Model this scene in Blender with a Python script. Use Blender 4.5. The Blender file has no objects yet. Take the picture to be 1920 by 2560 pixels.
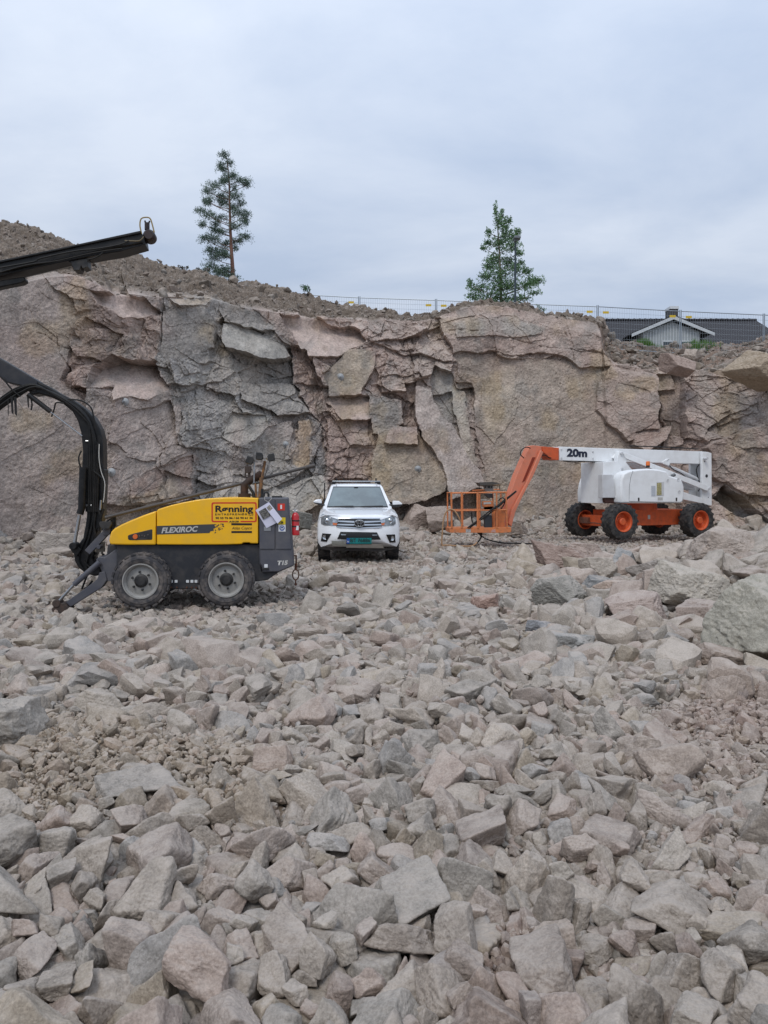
import bpy, bmesh, math
import numpy as np
from mathutils import Vector, Matrix, Quaternion
C = bpy.context.scene
COL = C.collection
# ---------------- camera ----------------
cam_d = bpy.data.cameras.new('camera'); cam = bpy.data.objects.new('camera', cam_d); COL.objects.link(cam)
cam.location = (0, 0, 1.6); cam.rotation_euler = (math.pi/2, 0, 0)
cam_d.sensor_fit = 'VERTICAL'; cam_d.sensor_height = 36; cam_d.sensor_width = 27; cam_d.lens = 27.0
cam_d.shift_y = -54/2560; cam_d.clip_end = 3000; cam_d.clip_start = 0.05
C.camera = cam
# ---------------- world: overcast sky ----------------
SUN_EL, SUN_AZ = math.radians(52), math.radians(200)
W = bpy.data.worlds.new('World'); C.world = W; W.use_nodes = True
nt = W.node_tree; nt.nodes.clear()
def wn(t, **k):
    n = nt.nodes.new(t)
    for a, b in k.items(): setattr(n, a, b)
    return n
out = wn('ShaderNodeOutputWorld'); bg = wn('ShaderNodeBackground')
sky = wn('ShaderNodeTexSky', sky_type='NISHITA', sun_disc=False, sun_elevation=SUN_EL, sun_rotation=SUN_AZ)
bg.inputs['Strength'].default_value = 0.1
tc = wn('ShaderNodeTexCoord'); sep = wn('ShaderNodeSeparateXYZ'); nt.links.new(tc.outputs['Generated'], sep.inputs[0])
# cloud deck: project the direction on a flat layer
zz = wn('ShaderNodeMath', operation='ADD'); zz.inputs[1].default_value = 0.16; nt.links.new(sep.outputs['Z'], zz.inputs[0])
zm = wn('ShaderNodeMath', operation='MAXIMUM'); zm.inputs[1].default_value = 0.05; nt.links.new(zz.outputs[0], zm.inputs[0])
dx = wn('ShaderNodeMath', operation='DIVIDE'); dy = wn('ShaderNodeMath', operation='DIVIDE')
nt.links.new(sep.outputs['X'], dx.inputs[0]); nt.links.new(zm.outputs[0], dx.inputs[1])
nt.links.new(sep.outputs['Y'], dy.inputs[0]); nt.links.new(zm.outputs[0], dy.inputs[1])
cmb = wn('ShaderNodeCombineXYZ'); nt.links.new(dx.outputs[0], cmb.inputs[0]); nt.links.new(dy.outputs[0], cmb.inputs[1])
mp = wn('ShaderNodeMapping'); mp.inputs['Scale'].default_value = (0.75, 1.0, 1); mp.inputs['Rotation'].default_value = (0, 0, 0.35); mp.inputs['Location'].default_value = (3.1, 1.7, 0)
nt.links.new(cmb.outputs[0], mp.inputs[0])
n1 = wn('ShaderNodeTexNoise'); n1.inputs['Scale'].default_value = 1.5; n1.inputs['Detail'].default_value = 8; n1.inputs['Roughness'].default_value = 0.55; n1.inputs['Distortion'].default_value = 0.25
nt.links.new(mp.outputs[0], n1.inputs['Vector'])
r1 = wn('ShaderNodeValToRGB'); e = r1.color_ramp.elements
e[0].position = 0.36; e[0].color = (4.8, 5.7, 7.3, 1); e[1].position = 0.66; e[1].color = (6.7, 7.4, 8.6, 1)
nt.links.new(n1.outputs['Fac'], r1.inputs[0])
# CIE overcast: brighter towards the zenith
cz = wn('ShaderNodeMapRange'); cz.inputs['From Min'].default_value = 0.25; cz.inputs['From Max'].default_value = 1.0; cz.inputs['To Min'].default_value = 1.0; cz.inputs['To Max'].default_value = 1.75
nt.links.new(sep.outputs['Z'], cz.inputs['Value'])
ml = wn('ShaderNodeVectorMath', operation='SCALE'); nt.links.new(r1.outputs[0], ml.inputs[0]); nt.links.new(cz.outputs[0], ml.inputs['Scale'])
mx = wn('ShaderNodeMix', data_type='RGBA'); mx.inputs[0].default_value = 0.93
nt.links.new(sky.outputs[0], mx.inputs[6]); nt.links.new(ml.outputs[0], mx.inputs[7])
nt.links.new(mx.outputs[2], bg.inputs['Color']); nt.links.new(bg.outputs[0], out.inputs[0])
# ---------------- sun behind the cloud ----------------
sd = bpy.data.lights.new('sun', 'SUN'); sd.energy = 1.3; sd.angle = math.radians(20); sd.color = (1, 0.96, 0.9)
sun = bpy.data.objects.new('sun', sd); COL.objects.link(sun); sun.location = (0, 0, 60)
# light arrives from behind the camera and a little from its left
sun.rotation_euler = (math.radians(38), 0, math.radians(-20))
C.view_settings.view_transform = 'Standard'; C.view_settings.look = 'None'; C.view_settings.exposure = 0.0; C.view_settings.gamma = 1
try: C.view_settings.use_curve_mapping = False
except Exception: pass
C.cycles.max_bounces = 6; C.cycles.diffuse_bounces = 3; C.cycles.transparent_max_bounces = 8
F=1659.0; CX=829.5; HY=1059.4; EH=1.6
# ---- noise ----
def _hash(ix,iy,iz,s):
    h=(ix.astype(np.int64)*374761393+iy.astype(np.int64)*668265263+iz.astype(np.int64)*2147483647+s*974634777)&0xffffffff
    h=((h^(h>>13))*1274126177)&0xffffffff
    h=h^(h>>16)
    return (h&0xffffff)/float(0xffffff)
def vnoise(p,s=0):
    p=np.asarray(p,float); i=np.floor(p).astype(np.int64); f=p-i; f=f*f*f*(f*(f*6-15)+10)
    r=0
    for dx in (0,1):
        wx=f[:,0] if dx else 1-f[:,0]
        for dy in (0,1):
            wy=f[:,1] if dy else 1-f[:,1]
            for dz in (0,1):
                wz=f[:,2] if dz else 1-f[:,2]
                r=r+wx*wy*wz*_hash(i[:,0]+dx,i[:,1]+dy,i[:,2]+dz,s)
    return r*2-1
def fbm(p,o=4,s=0,g=0.5):
    p=np.asarray(p,float); a=1.0; r=np.zeros(len(p)); t=0
    for k in range(o):
        r+=a*vnoise(p*(2.03**k)+17.3*k,s+k); t+=a; a*=g
    return r/t
def ss(a,b,x):
    t=np.clip((np.asarray(x,float)-a)/(b-a),0,1); return t*t*(3-2*t)
def Gz(x,y):
    x=np.asarray(x,float); y=np.asarray(y,float)
    p=np.stack([x*0.45,y*0.45,np.zeros_like(x)],-1).reshape(-1,3)
    n=fbm(p,3,5).reshape(x.shape)
    h=0.07*n*(1-0.5*ss(12,18,y))
    u=(x-7.4)/4.6; v=(y-11.2)/4.2
    d=np.sqrt(u*u+v*v)
    h=h+0.75*(1-ss(0.25,1.15,d+0.12*n))
    h=h+0.14*ss(15,24,y)+0.0*x
    return h
_ICO={}
def ico(n):
    if n in _ICO: return _ICO[n]
    t=(1+5**.5)/2
    v=[(-1,t,0),(1,t,0),(-1,-t,0),(1,-t,0),(0,-1,t),(0,1,t),(0,-1,-t),(0,1,-t),(t,0,-1),(t,0,1),(-t,0,-1),(-t,0,1)]
    f=[(0,11,5),(0,5,1),(0,1,7),(0,7,10),(0,10,11),(1,5,9),(5,11,4),(11,10,2),(10,7,6),(7,1,8),(3,9,4),(3,4,2),(3,2,6),(3,6,8),(3,8,9),(4,9,5),(2,4,11),(6,2,10),(8,6,7),(9,8,1)]
    v=np.array(v,float); v/=np.linalg.norm(v[0]); f=np.array(f)
    for _ in range(n):
        e=np.sort(np.concatenate([f[:,[0,1]],f[:,[1,2]],f[:,[2,0]]]),1)
        u,inv=np.unique(e,axis=0,return_inverse=True); inv=inv.reshape(-1)
        m=v[u[:,0]]+v[u[:,1]]; m/=np.linalg.norm(m,axis=1)[:,None]
        a,b,c=[inv[k*len(f):(k+1)*len(f)]+len(v) for k in range(3)]
        v=np.concatenate([v,m]); f=np.concatenate([np.stack([f[:,0],a,c],1),np.stack([f[:,1],b,a],1),np.stack([f[:,2],c,b],1),np.stack([a,b,c],1)])
    _ICO[n]=(v,f); return v,f
NV=40
def rock_planes(k):
    r=np.random.RandomState(1000+k)
    base=np.array([(1,0,0),(-1,0,0),(0,1,0),(0,-1,0),(0,0,1),(0,0,-1)],float)+r.normal(0,.22,(6,3))
    m=r.randint(3,7); ex=r.normal(0,1,(m,3))
    n=np.concatenate([base,ex]); n/=np.linalg.norm(n,axis=1)[:,None]
    h=np.concatenate([r.uniform(.62,.9,6),r.uniform(.72,.98,m)])
    sc=np.array([r.uniform(1.0,1.35),r.uniform(.8,1.05),r.uniform(.5,.85)])
    if k%5==0: sc[2]*=.75
    return n,h,sc
def rock_shape(k,lv,noise=1.0,p=16.0,seed=0):
    v,f=ico(lv); n,h,sc=rock_planes(k)
    d=np.maximum(v@n.T,0)/h
    if noise>0:
        w=v+0.10*noise*np.stack([vnoise(v*1.7+seed,k),vnoise(v*1.7+9+seed,k+1),vnoise(v*1.7+31+seed,k+2)],1)
        w/=np.linalg.norm(w,axis=1)[:,None]
        d=np.maximum(w@n.T,0)/h
    r=(d**p).sum(1)**(-1/p)
    P=v*r[:,None]*sc
    if noise>0:
        q=P*1.0
        a=0.05*fbm(q*2.2+seed,2,k+50)
        b=-0.06*np.abs(fbm(q*np.array([3.5,3.5,6.0])+seed,3,k+70))+0.03
        if lv>=4: b=b+0.022*fbm(q*13+seed,3,k+90,.6)
        P=P+v*((a+b)*noise)[:,None]
    return P,f
DZ = 0.0209
NEAR = [
-306,1262,15,48,-8,8,-5,8,124,275,1284,-23,33,1,-12,-34,2,111,53,1538,-16,43,6,-1,-23,10,144,569,1485,-17,43,10,5,21,16,120,-56,1455,-27,24,-39,18,-2,21,136,-467,1513,-17,38,-4,-7,30,18,111,-487,1690,-15,43,4,8,-22,18,138,402,1208,-23,0,-24,20,-38,8,112,
-171,1365,-21,45,3,1,-19,4,89,811,2201,1,47,11,-1,10,18,145,-694,2063,-1,18,6,-10,-44,13,141,-378,1321,-25,20,-42,-15,-5,15,113,-445,1366,-37,27,-25,21,24,32,116,126,1374,-1,33,8,-25,25,23,88,-501,1081,-5,41,24,12,-2,11,145,172,1190,-38,4,47,1,-13,4,111,
30,1373,-12,46,-16,2,0,30,116,96,1243,-34,8,-44,-7,20,23,90,556,1266,-3,37,-28,2,15,17,82,-139,1914,-46,30,16,-12,-33,11,142,236,1838,-27,39,2,-8,-28,10,145,-323,1907,-26,28,5,-29,28,35,145,-231,1183,-20,3,-25,-41,7,37,102,153,1582,-17,39,29,1,1,10,97,
2,1184,-41,13,-29,37,-2,23,94,519,1773,-35,43,2,-5,24,33,145,278,1172,-31,32,3,-25,28,27,111,330,1478,-8,7,-40,-4,-27,32,89,-852,1705,9,46,2,1,-16,0,145,-479,1276,-73,1,25,38,18,12,145,308,1622,-43,30,32,21,1,1,145,-608,1341,-24,2,-26,41,7,21,66,
643,1350,-5,37,-6,-16,-28,23,80,579,1124,15,47,-4,8,-12,39,145,701,1948,-40,44,-15,15,-7,38,138,514,1303,-35,15,8,-44,13,34,83,469,1161,-7,40,0,-5,28,9,67,-625,1645,-13,25,20,18,-32,37,95,-273,1308,-74,46,-14,-10,4,22,145,653,1422,-31,22,-6,2,44,29,94,
-117,1306,-8,18,-42,17,1,27,68,-185,1283,-25,2,36,31,14,1,70,-203,2022,-19,6,-18,-30,-34,33,111,150,2088,-24,19,41,12,16,29,118,-32,1344,-72,13,14,32,31,11,128,129,1306,-18,25,-7,25,33,6,84,-261,1743,-19,42,-9,-9,22,2,101,141,1432,-72,47,-11,-7,-2,22,145,
-265,1561,-6,42,15,1,-21,27,82,-188,1638,-31,12,-19,16,-41,5,99,-540,1270,-26,39,2,0,-30,37,67,-118,3069,-19,5,-8,-48,-7,4,145,328,1875,-27,42,12,-22,-5,29,73,1343,3030,-21,29,-13,37,4,23,145,-369,1244,-64,21,-27,-26,-24,31,123,26,2005,-45,27,-29,29,1,34,123,
-756,1769,-40,6,37,-30,9,8,145,-241,2729,-7,23,-7,-15,40,22,145,624,1700,-31,12,14,-16,-43,4,80,337,1232,-68,31,33,5,18,8,140,-814,1536,17,9,-30,-33,18,13,145,-355,1095,-13,41,25,-3,7,29,91,-456,1215,-38,39,17,23,0,22,52,-73,1263,-41,21,-9,43,5,18,60,
385,1399,-44,2,-21,44,-3,14,71,203,1532,-68,27,36,-16,11,23,94,158,1951,-34,37,25,-3,-20,1,107,905,1815,-39,23,8,-36,22,35,145,439,1716,-14,0,2,-25,-42,7,84,-306,2214,-37,28,-21,-23,-26,10,124,99,1737,-34,25,-25,34,-4,23,79,29,1258,-46,40,18,-10,18,32,86,
-346,1614,-46,32,-32,-5,19,8,87,474,1521,-42,42,12,0,23,19,86,-71,1348,-13,27,-31,11,-24,25,70,-26,1275,-39,25,40,-1,14,0,62,331,3041,-3,19,0,7,-45,4,128,-1081,2912,-22,9,46,-14,-2,11,145,292,1052,-3,38,-11,-13,25,11,122,-566,1390,-44,22,11,25,34,21,79,
-717,1847,-1,47,8,-6,-7,23,70,-974,2672,-19,47,12,-1,-1,32,145,760,1874,-54,43,-16,-15,7,24,115,756,2580,-19,36,-11,20,-23,29,118,-605,1834,3,43,15,3,17,2,68,477,1683,-56,40,-8,-22,15,18,90,415,1567,-64,15,-9,-45,-8,33,114,-557,1939,-33,29,14,14,34,33,145,
110,2437,-31,25,3,-6,41,27,145,-689,1511,-74,42,10,10,-21,4,92,437,1399,-34,24,-4,7,-42,26,62,-746,1643,-30,26,31,20,19,14,94,632,2094,-22,26,-4,1,41,4,115,244,1250,-65,21,14,-42,-3,22,89,511,1589,-4,30,4,-14,-36,6,65,-11,1651,-36,32,6,14,34,14,108,
364,2462,-6,19,-10,43,9,2,93,735,1517,-19,11,-19,26,-35,29,68,201,3274,1,49,-5,0,4,23,145,-646,1555,-49,42,12,2,-23,19,71,230,1194,-19,27,18,29,23,0,56,-130,1764,-17,44,-11,-2,-17,5,82,-400,1881,-24,14,41,14,-17,13,76,481,1442,-41,1,-3,-33,-36,2,57,
320,1413,-55,35,20,14,-24,11,85,172,1260,-43,13,-8,-41,-22,6,72,975,2060,-60,13,-18,43,6,6,108,-238,1938,-54,12,-34,32,-11,37,111,-950,1901,-21,23,12,4,-41,34,127,-519,1352,-35,1,-38,-21,22,32,55,792,2339,-3,46,-13,4,8,32,118,-671,1594,-9,40,-27,-8,8,34,54,
194,1694,-43,34,15,7,32,2,110,-432,1839,-52,1,-28,-33,23,0,100,-258,1373,-31,41,3,11,-24,21,59,24,2280,-31,42,5,-24,6,34,125,374,1483,-30,15,26,-5,-38,10,68,-74,1203,-64,25,-26,-5,33,2,77,-540,1819,-21,20,0,-42,-15,35,98,-317,1474,-48,22,-14,30,29,23,71,
-160,1158,-24,7,-16,46,5,11,64,452,1949,-19,9,-19,44,-5,31,80,-694,2651,-35,11,-7,-35,31,28,145,-364,3194,2,38,18,-1,-25,23,120,-447,2096,-31,28,13,38,2,33,89,463,1255,-64,31,18,1,33,12,102,-786,1841,-2,0,-12,-9,47,32,74,580,2962,-16,44,-11,-4,-19,23,130,
-139,1579,-44,41,23,11,-5,1,71,90,1918,-15,18,45,4,6,8,84,130,2742,-24,39,8,15,25,13,119,-78,1813,-34,18,45,7,6,7,109,216,2042,-45,47,13,-5,7,2,106,688,1583,-40,0,9,-42,24,33,64,-617,1579,-22,16,-32,30,-15,33,61,22,1753,-49,47,9,8,-5,34,83,
-331,1694,-63,34,27,17,15,34,108,436,1352,-60,48,4,-2,-9,30,69,899,2508,-28,40,0,7,-27,4,104,-145,1243,-26,3,47,-14,3,34,37,-51,1756,-59,23,-30,10,-30,38,116,-483,1888,-22,41,25,4,8,20,102,438,1472,-38,6,-10,-33,-34,5,65,332,2294,-43,42,-12,0,21,18,145,
-500,1273,-23,5,30,37,10,16,41,-547,1561,-32,39,0,-10,27,3,79,-555,2201,-24,29,-32,-8,23,33,81,-95,1615,-32,30,2,-24,-30,36,91,530,1412,-58,21,-9,-43,7,21,70,-529,2662,-37,46,15,2,5,11,115,629,1919,-45,17,18,40,-13,17,71,-410,1421,-9,40,-5,5,27,11,60,
-654,1296,-54,32,-31,-20,3,3,87,-660,1951,-16,19,-6,40,21,2,72,426,1852,-36,23,-24,20,-31,1,82,-655,1832,-48,45,12,7,13,17,123,-143,1256,-68,49,-2,5,0,0,122,465,2852,-21,3,47,-6,-10,38,137,-787,2375,-39,36,16,12,-26,21,100,-317,1536,-59,17,-18,42,-3,3,90,
-617,1418,-17,10,36,-31,1,23,51,-653,1396,-9,14,38,-26,11,35,57,549,1367,-35,24,-4,-42,-2,37,70,255,1465,-59,35,19,23,18,30,85,-618,2707,-16,32,27,-18,-19,22,100,116,1208,-4,20,10,-13,-41,31,41,100,1843,-30,15,-38,-15,22,22,82,665,3286,-10,0,-5,16,46,25,145,
-869,3292,35,36,-14,26,16,32,128,-403,1504,-33,39,14,-15,21,22,56,-43,2737,-21,4,-35,-34,-7,19,110,-457,1848,-12,46,-9,-7,14,2,56,-868,2799,-26,45,-8,-2,19,15,145,-514,1230,-50,14,-40,24,-1,21,55,1024,2738,-27,1,-39,29,7,29,83,-308,2010,3,14,-45,-12,8,22,65,
782,2095,-38,40,26,-4,11,1,72,569,2234,-32,34,17,-26,-17,15,108,525,1909,7,26,21,-8,35,11,55,1128,3091,-49,13,23,41,-7,12,121,-32,1361,10,11,-13,46,-1,21,40,-713,1584,-26,39,14,-7,-24,10,67,-910,2097,-20,38,-3,27,-15,13,69,-262,1421,-16,9,-9,-37,-30,2,39,
55,2201,-12,6,45,-18,-4,26,97,371,1833,-68,21,16,-8,41,0,94,822,1749,-28,1,4,49,-1,7,56,250,1642,-9,35,18,-4,29,2,49,-418,1195,-76,41,10,-20,15,5,98,-703,1416,-35,8,16,42,17,8,85,12,3194,3,5,21,-39,-21,33,96,-572,1530,-27,13,-1,-23,41,19,43,
-583,1670,-72,49,2,5,0,33,99,149,1773,-44,26,-24,27,-21,33,92,290,1930,-12,4,40,17,-22,31,90,1564,3213,-34,33,-29,-1,-22,23,145,1207,2546,-32,15,-40,-24,-2,8,86,729,2239,-26,22,3,-44,1,18,77,-72,2045,-22,11,-10,30,-36,25,73,998,2255,-23,43,21,-1,12,4,57,
469,1617,-35,24,-17,-39,4,15,60,-210,1736,-52,5,21,34,-28,2,97,1010,3009,-34,36,1,-4,-32,20,114,-710,3160,-11,32,4,-29,22,20,145,512,2199,-10,36,-28,4,18,29,71,-824,2600,-21,42,-5,24,-4,9,81,597,1308,-30,38,-4,27,-14,32,76,848,3017,-38,24,15,35,-19,33,122,
-1502,3282,-7,17,-9,-45,0,18,107,410,2014,-8,17,2,46,4,30,73,-1277,2669,-8,29,5,22,-32,9,72,481,1322,-71,7,-18,40,19,16,67,382,1373,-69,1,17,46,-4,35,55,-862,2082,-35,5,-12,47,7,18,70,-538,1491,-39,4,-42,6,-25,16,48,-135,2157,-36,45,19,4,-3,32,115,
-184,1204,-42,19,33,-5,-31,10,76,661,2213,-10,39,2,20,-22,13,74,268,1552,-66,41,16,-22,-1,37,95,370,1592,-6,31,-18,5,33,4,55,-428,1612,-25,37,-8,-16,-26,22,59,430,2690,-33,47,-11,-5,8,11,108,-31,2211,-17,16,-17,30,-31,0,76,644,2370,-18,45,5,-15,11,6,81,
-1414,3150,-32,49,-3,0,-4,1,145,452,2027,-22,28,26,4,30,33,85,-108,1407,-1,6,22,43,0,26,44,281,1467,-41,5,34,-30,-18,21,47,-275,1667,-42,23,32,12,26,22,67,-899,2313,-21,39,-3,-19,23,11,65,-1008,2022,-7,5,-35,15,-31,23,86,-578,1258,-32,34,5,18,30,16,60,
-324,2981,-47,39,20,-13,17,26,145,-655,1353,-66,38,9,26,-14,13,88,-1127,3236,-14,44,17,-9,7,28,116,908,2097,-28,26,4,-4,-41,18,64,345,1981,-23,18,-6,-32,-32,4,76,-1295,2899,-28,4,-40,10,26,4,82,-261,1336,-18,18,-26,-35,-12,34,36,502,2308,0,7,42,24,-3,29,61,
577,1981,-19,2,38,-28,-13,13,70,906,1956,-40,29,-2,-34,19,33,56,563,1578,-48,5,19,26,-37,16,94,-312,3264,-44,12,47,-6,3,6,145,753,1694,-22,9,-28,-39,-8,11,43,-964,3265,-33,41,-17,-21,5,23,145,-734,2888,-46,32,-12,-6,34,4,134,-239,1472,-39,47,3,11,-8,34,64,
32,3028,-52,11,-39,-27,-8,10,109,-137,1296,-35,4,27,39,-12,37,51,280,2139,3,43,21,0,-10,36,63,186,2726,11,45,6,-13,-15,32,71,216,1919,-18,7,47,-1,-13,6,64,-514,2012,-12,44,-13,7,-14,3,82,652,1619,-48,44,3,-19,9,28,64,-676,2312,-31,20,37,23,12,36,80,
-572,1728,-25,33,-4,36,1,11,62,-1122,2422,-17,21,-6,-23,-37,2,67,300,1359,-56,32,37,2,-7,29,73,-297,2541,-41,38,-19,9,22,21,112,-217,1849,-48,3,-46,16,2,11,64,124,2329,-50,10,-45,6,16,24,128,208,1609,-19,5,-12,32,34,18,61,724,1718,-34,29,0,-40,2,9,44,
-115,1217,-35,47,6,2,-10,31,35,-306,2679,-52,27,2,38,15,17,109,-549,2353,-18,29,35,-12,14,9,60,-1059,2317,-58,18,21,41,-1,17,88,-1132,2350,-29,40,1,11,-26,12,110,27,1832,-29,31,-23,-21,-22,38,54,35,1912,-57,4,-49,3,-3,13,104,-303,1376,-50,41,12,-4,24,22,62,
-1235,3270,7,21,-16,35,20,38,105,64,1178,-28,3,-19,38,-23,21,41,-514,1459,-77,42,-5,1,25,3,145,-570,1316,-49,35,-2,1,35,10,66,-112,2612,-26,4,47,8,11,14,99,-340,1183,-40,2,20,-45,-2,31,81,-199,2271,-24,43,-23,5,3,36,83,441,2205,-18,38,-25,3,18,4,51,
1322,3214,-29,34,2,16,-31,21,101,-1318,3281,2,18,41,1,20,9,94,581,1424,-13,10,23,26,-33,7,35,-1154,2172,20,39,-2,7,28,11,145,748,1660,-48,19,11,-44,-2,5,66,412,2990,-33,29,-11,32,-20,11,98,-229,1538,-35,8,-47,-12,-4,23,34,-876,1906,-13,43,5,9,-20,13,41,
545,1048,45,47,2,8,13,11,71,-762,2280,-36,35,-1,6,33,7,118,779,1937,-28,44,14,-13,-10,22,48,-116,1397,-38,8,-11,-22,42,6,84,182,1493,-38,19,29,-30,16,19,43,29,2583,-18,23,41,14,0,39,82,-550,2839,-36,9,-47,11,-5,30,117,383,2057,3,15,-1,-47,-1,32,59,
339,2021,0,13,-3,-17,-44,16,64,-1046,2531,-31,22,-8,-9,42,22,76,210,2556,-37,37,2,14,29,25,117,521,2585,-27,24,-35,-23,-11,22,62,-1345,2695,-26,6,-14,37,28,19,145,-804,3002,-27,20,-21,24,31,13,75,247,2214,4,23,-43,-3,0,8,73,-116,2370,-25,1,13,11,46,9,100,
1007,2401,-62,2,0,26,-42,37,112,535,2664,-47,8,-38,-30,0,34,130,413,2230,-45,24,40,12,-7,13,78,607,2700,-13,13,-37,28,-9,1,90,408,1763,-39,44,16,-3,12,25,66,-93,1318,-47,44,2,3,-21,24,74,686,1330,-44,47,-6,-5,-11,37,117,1043,3255,-31,8,-6,0,48,22,99,
425,1720,-67,39,-1,-9,-28,33,77,456,1431,-81,21,-4,7,43,23,84,-147,2067,-35,39,-5,-27,-11,6,82,680,2029,-16,21,-32,-29,-8,20,71,301,2205,-34,33,30,-14,-13,16,97,733,2955,-40,22,15,8,40,14,115,808,1837,-49,6,44,-15,-15,13,50,-134,2108,-6,10,-47,1,-9,17,58,
510,2084,-12,17,36,-25,14,32,57,-364,2159,-35,13,29,-36,9,23,88,833,2117,-29,10,-43,8,19,5,63,-111,2518,-52,43,3,-19,-13,14,122,843,1720,-59,18,23,-6,-39,36,78,470,1860,-25,31,11,27,-24,35,58,275,2102,-26,44,-7,2,21,19,84,1493,2998,-35,40,-4,-23,16,18,101,
-243,1587,-45,43,-16,-3,-17,13,79,-36,1246,-49,6,29,-35,18,10,53,-445,2325,-34,42,-2,5,-24,22,92,-580,1444,-50,33,30,-1,20,24,54,587,1225,-14,39,28,9,5,23,57,46,1795,-27,19,22,38,11,33,51,1093,2583,-61,4,-46,-7,-16,26,110,1406,2863,-52,34,3,-5,-35,24,112,
526,1704,-6,29,24,-28,14,18,37,253,1521,-28,37,10,24,18,37,47,-10,1856,-17,2,0,4,49,9,47,-565,3012,-22,14,15,16,-42,25,86,615,2636,-67,41,6,-23,12,10,91,-311,1653,-25,1,42,-23,10,28,57,180,2339,-19,31,-11,16,-32,8,94,554,2751,-5,20,-30,14,-30,32,95,
579,1917,-32,42,-16,-20,0,34,54,-423,1939,-7,15,24,21,34,32,62,776,1471,-26,31,-36,1,14,4,92,-520,3153,-28,44,0,22,3,4,92,1020,2132,-38,12,47,1,9,24,98,-634,1480,-58,38,-12,-27,-8,17,68,902,2774,-38,39,15,9,-23,18,80,553,1229,-71,11,-47,-8,0,18,121,
928,3278,-20,39,1,-30,-2,2,101,680,3056,-48,18,-20,-36,-19,4,99,553,2041,-62,34,-30,15,-13,17,136,-426,2739,-43,27,10,13,-38,3,90,305,2490,-23,13,15,26,-36,3,67,690,1734,-39,37,-12,-4,30,11,52,-215,1398,-39,39,9,22,-17,39,61,62,1445,-35,36,29,-14,5,17,51,
-10,2512,-28,36,-29,-16,4,24,60,682,1893,-76,42,2,-1,-25,25,97,209,1332,-54,29,-4,25,31,24,48,-87,2308,8,14,-3,2,47,9,53,-423,2262,-9,47,-12,-3,-6,19,64,501,3245,-45,39,-27,13,0,29,110,240,2658,-37,22,4,36,25,4,67,241,2748,-42,28,9,4,39,10,125,
-131,1686,-25,8,-3,-42,-24,7,45,830,2831,-42,20,12,5,-43,4,78,-1285,3025,-25,45,-16,1,-10,18,80,-125,1653,-35,18,43,3,16,39,61,-139,3272,-45,1,41,-25,-9,17,139,-390,2473,-14,23,-21,33,-19,4,77,-730,2974,-12,46,-14,-3,9,9,73,-941,2047,-23,30,25,15,25,10,39,
-798,1667,-49,43,20,-9,8,30,78,-404,1461,-31,35,-32,-13,-1,7,66,-420,1624,-74,40,24,-14,-2,13,82,458,2485,-12,5,18,12,-44,8,78,-943,2555,-38,34,23,6,-27,4,64,-46,1949,-57,42,13,-9,20,11,79,-384,1841,-33,13,-15,-40,20,23,47,-342,1855,-33,8,-19,-44,8,35,52,
-226,3199,-20,29,5,-12,-37,8,108,-855,2192,-23,49,0,3,-2,31,53,283,2541,-40,28,36,-10,-15,33,84,43,3166,-50,42,-12,-21,7,9,107,-687,3066,-4,15,-7,7,46,20,72,-119,2775,-13,2,-27,-41,-2,30,78,-815,3239,-13,32,15,3,34,28,102,-552,1659,-41,40,11,4,25,39,43,
236,2375,-27,36,-2,-4,33,22,86,-42,2323,-17,24,16,11,38,15,81,-196,2456,-35,37,-10,-25,-18,31,69,-452,1757,-62,9,-24,-41,-5,10,132,1121,2667,-50,38,6,-8,29,19,80,324,1797,-65,1,35,30,16,13,56,422,3217,-17,36,-28,-6,-18,18,108,-502,3010,-21,35,20,3,27,39,69,
126,3046,-59,7,-47,-6,10,26,132,-273,2615,-34,47,-9,-1,12,23,72,42,1692,-51,14,-5,-47,2,17,59,-575,1511,-46,24,7,22,36,13,38,34,2171,-31,41,-15,5,-21,21,64,852,3298,-19,41,-10,6,25,11,68,486,2164,-28,38,-23,4,-21,25,72,239,2122,4,0,46,-17,-7,23,43,
562,2138,-45,17,-36,-25,13,38,111,-702,1940,-1,45,-10,-13,-9,27,42,641,1482,-15,22,-1,-20,-39,2,32,-183,1545,-81,14,-39,24,-8,0,109,-879,3200,7,46,15,-2,-7,38,94,-646,2994,-29,5,-40,26,10,24,93,-1026,2979,-10,7,-46,-12,11,35,83,348,2096,-59,25,18,31,22,13,106,
-723,2535,-42,4,11,35,-32,21,65,-612,3077,-52,33,-33,-15,2,21,125,-753,1957,-24,18,23,-39,-2,27,76,751,1616,-39,15,36,25,-16,37,50,-317,1237,-58,18,-37,18,20,16,38,-349,1762,-28,13,33,28,19,7,48,819,2635,-33,38,-23,17,-13,9,71,807,3088,-35,25,-29,-21,-22,17,85,
1119,2490,-45,20,4,-29,-33,29,57,94,2091,-12,16,-24,7,39,29,40,-906,2503,-36,13,-16,44,-6,39,76,429,1445,-45,19,-45,-6,-5,10,33,-839,3131,12,46,-15,7,5,19,67,523,3152,-30,31,-6,11,36,18,93,356,2649,-57,46,-8,15,0,4,100,-1027,2418,-54,35,-15,5,-31,31,116,
1078,2701,-30,26,11,23,33,22,50,894,2668,-38,44,14,8,15,31,82,651,2292,-44,23,-37,22,-1,13,96,-897,2160,-15,41,-14,20,8,35,55,877,1917,-46,4,26,41,2,23,38,288,2952,-62,16,-32,-28,18,27,138,516,1192,-27,43,16,-16,-6,18,48,700,2730,-31,33,20,-27,-14,1,69,
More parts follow.
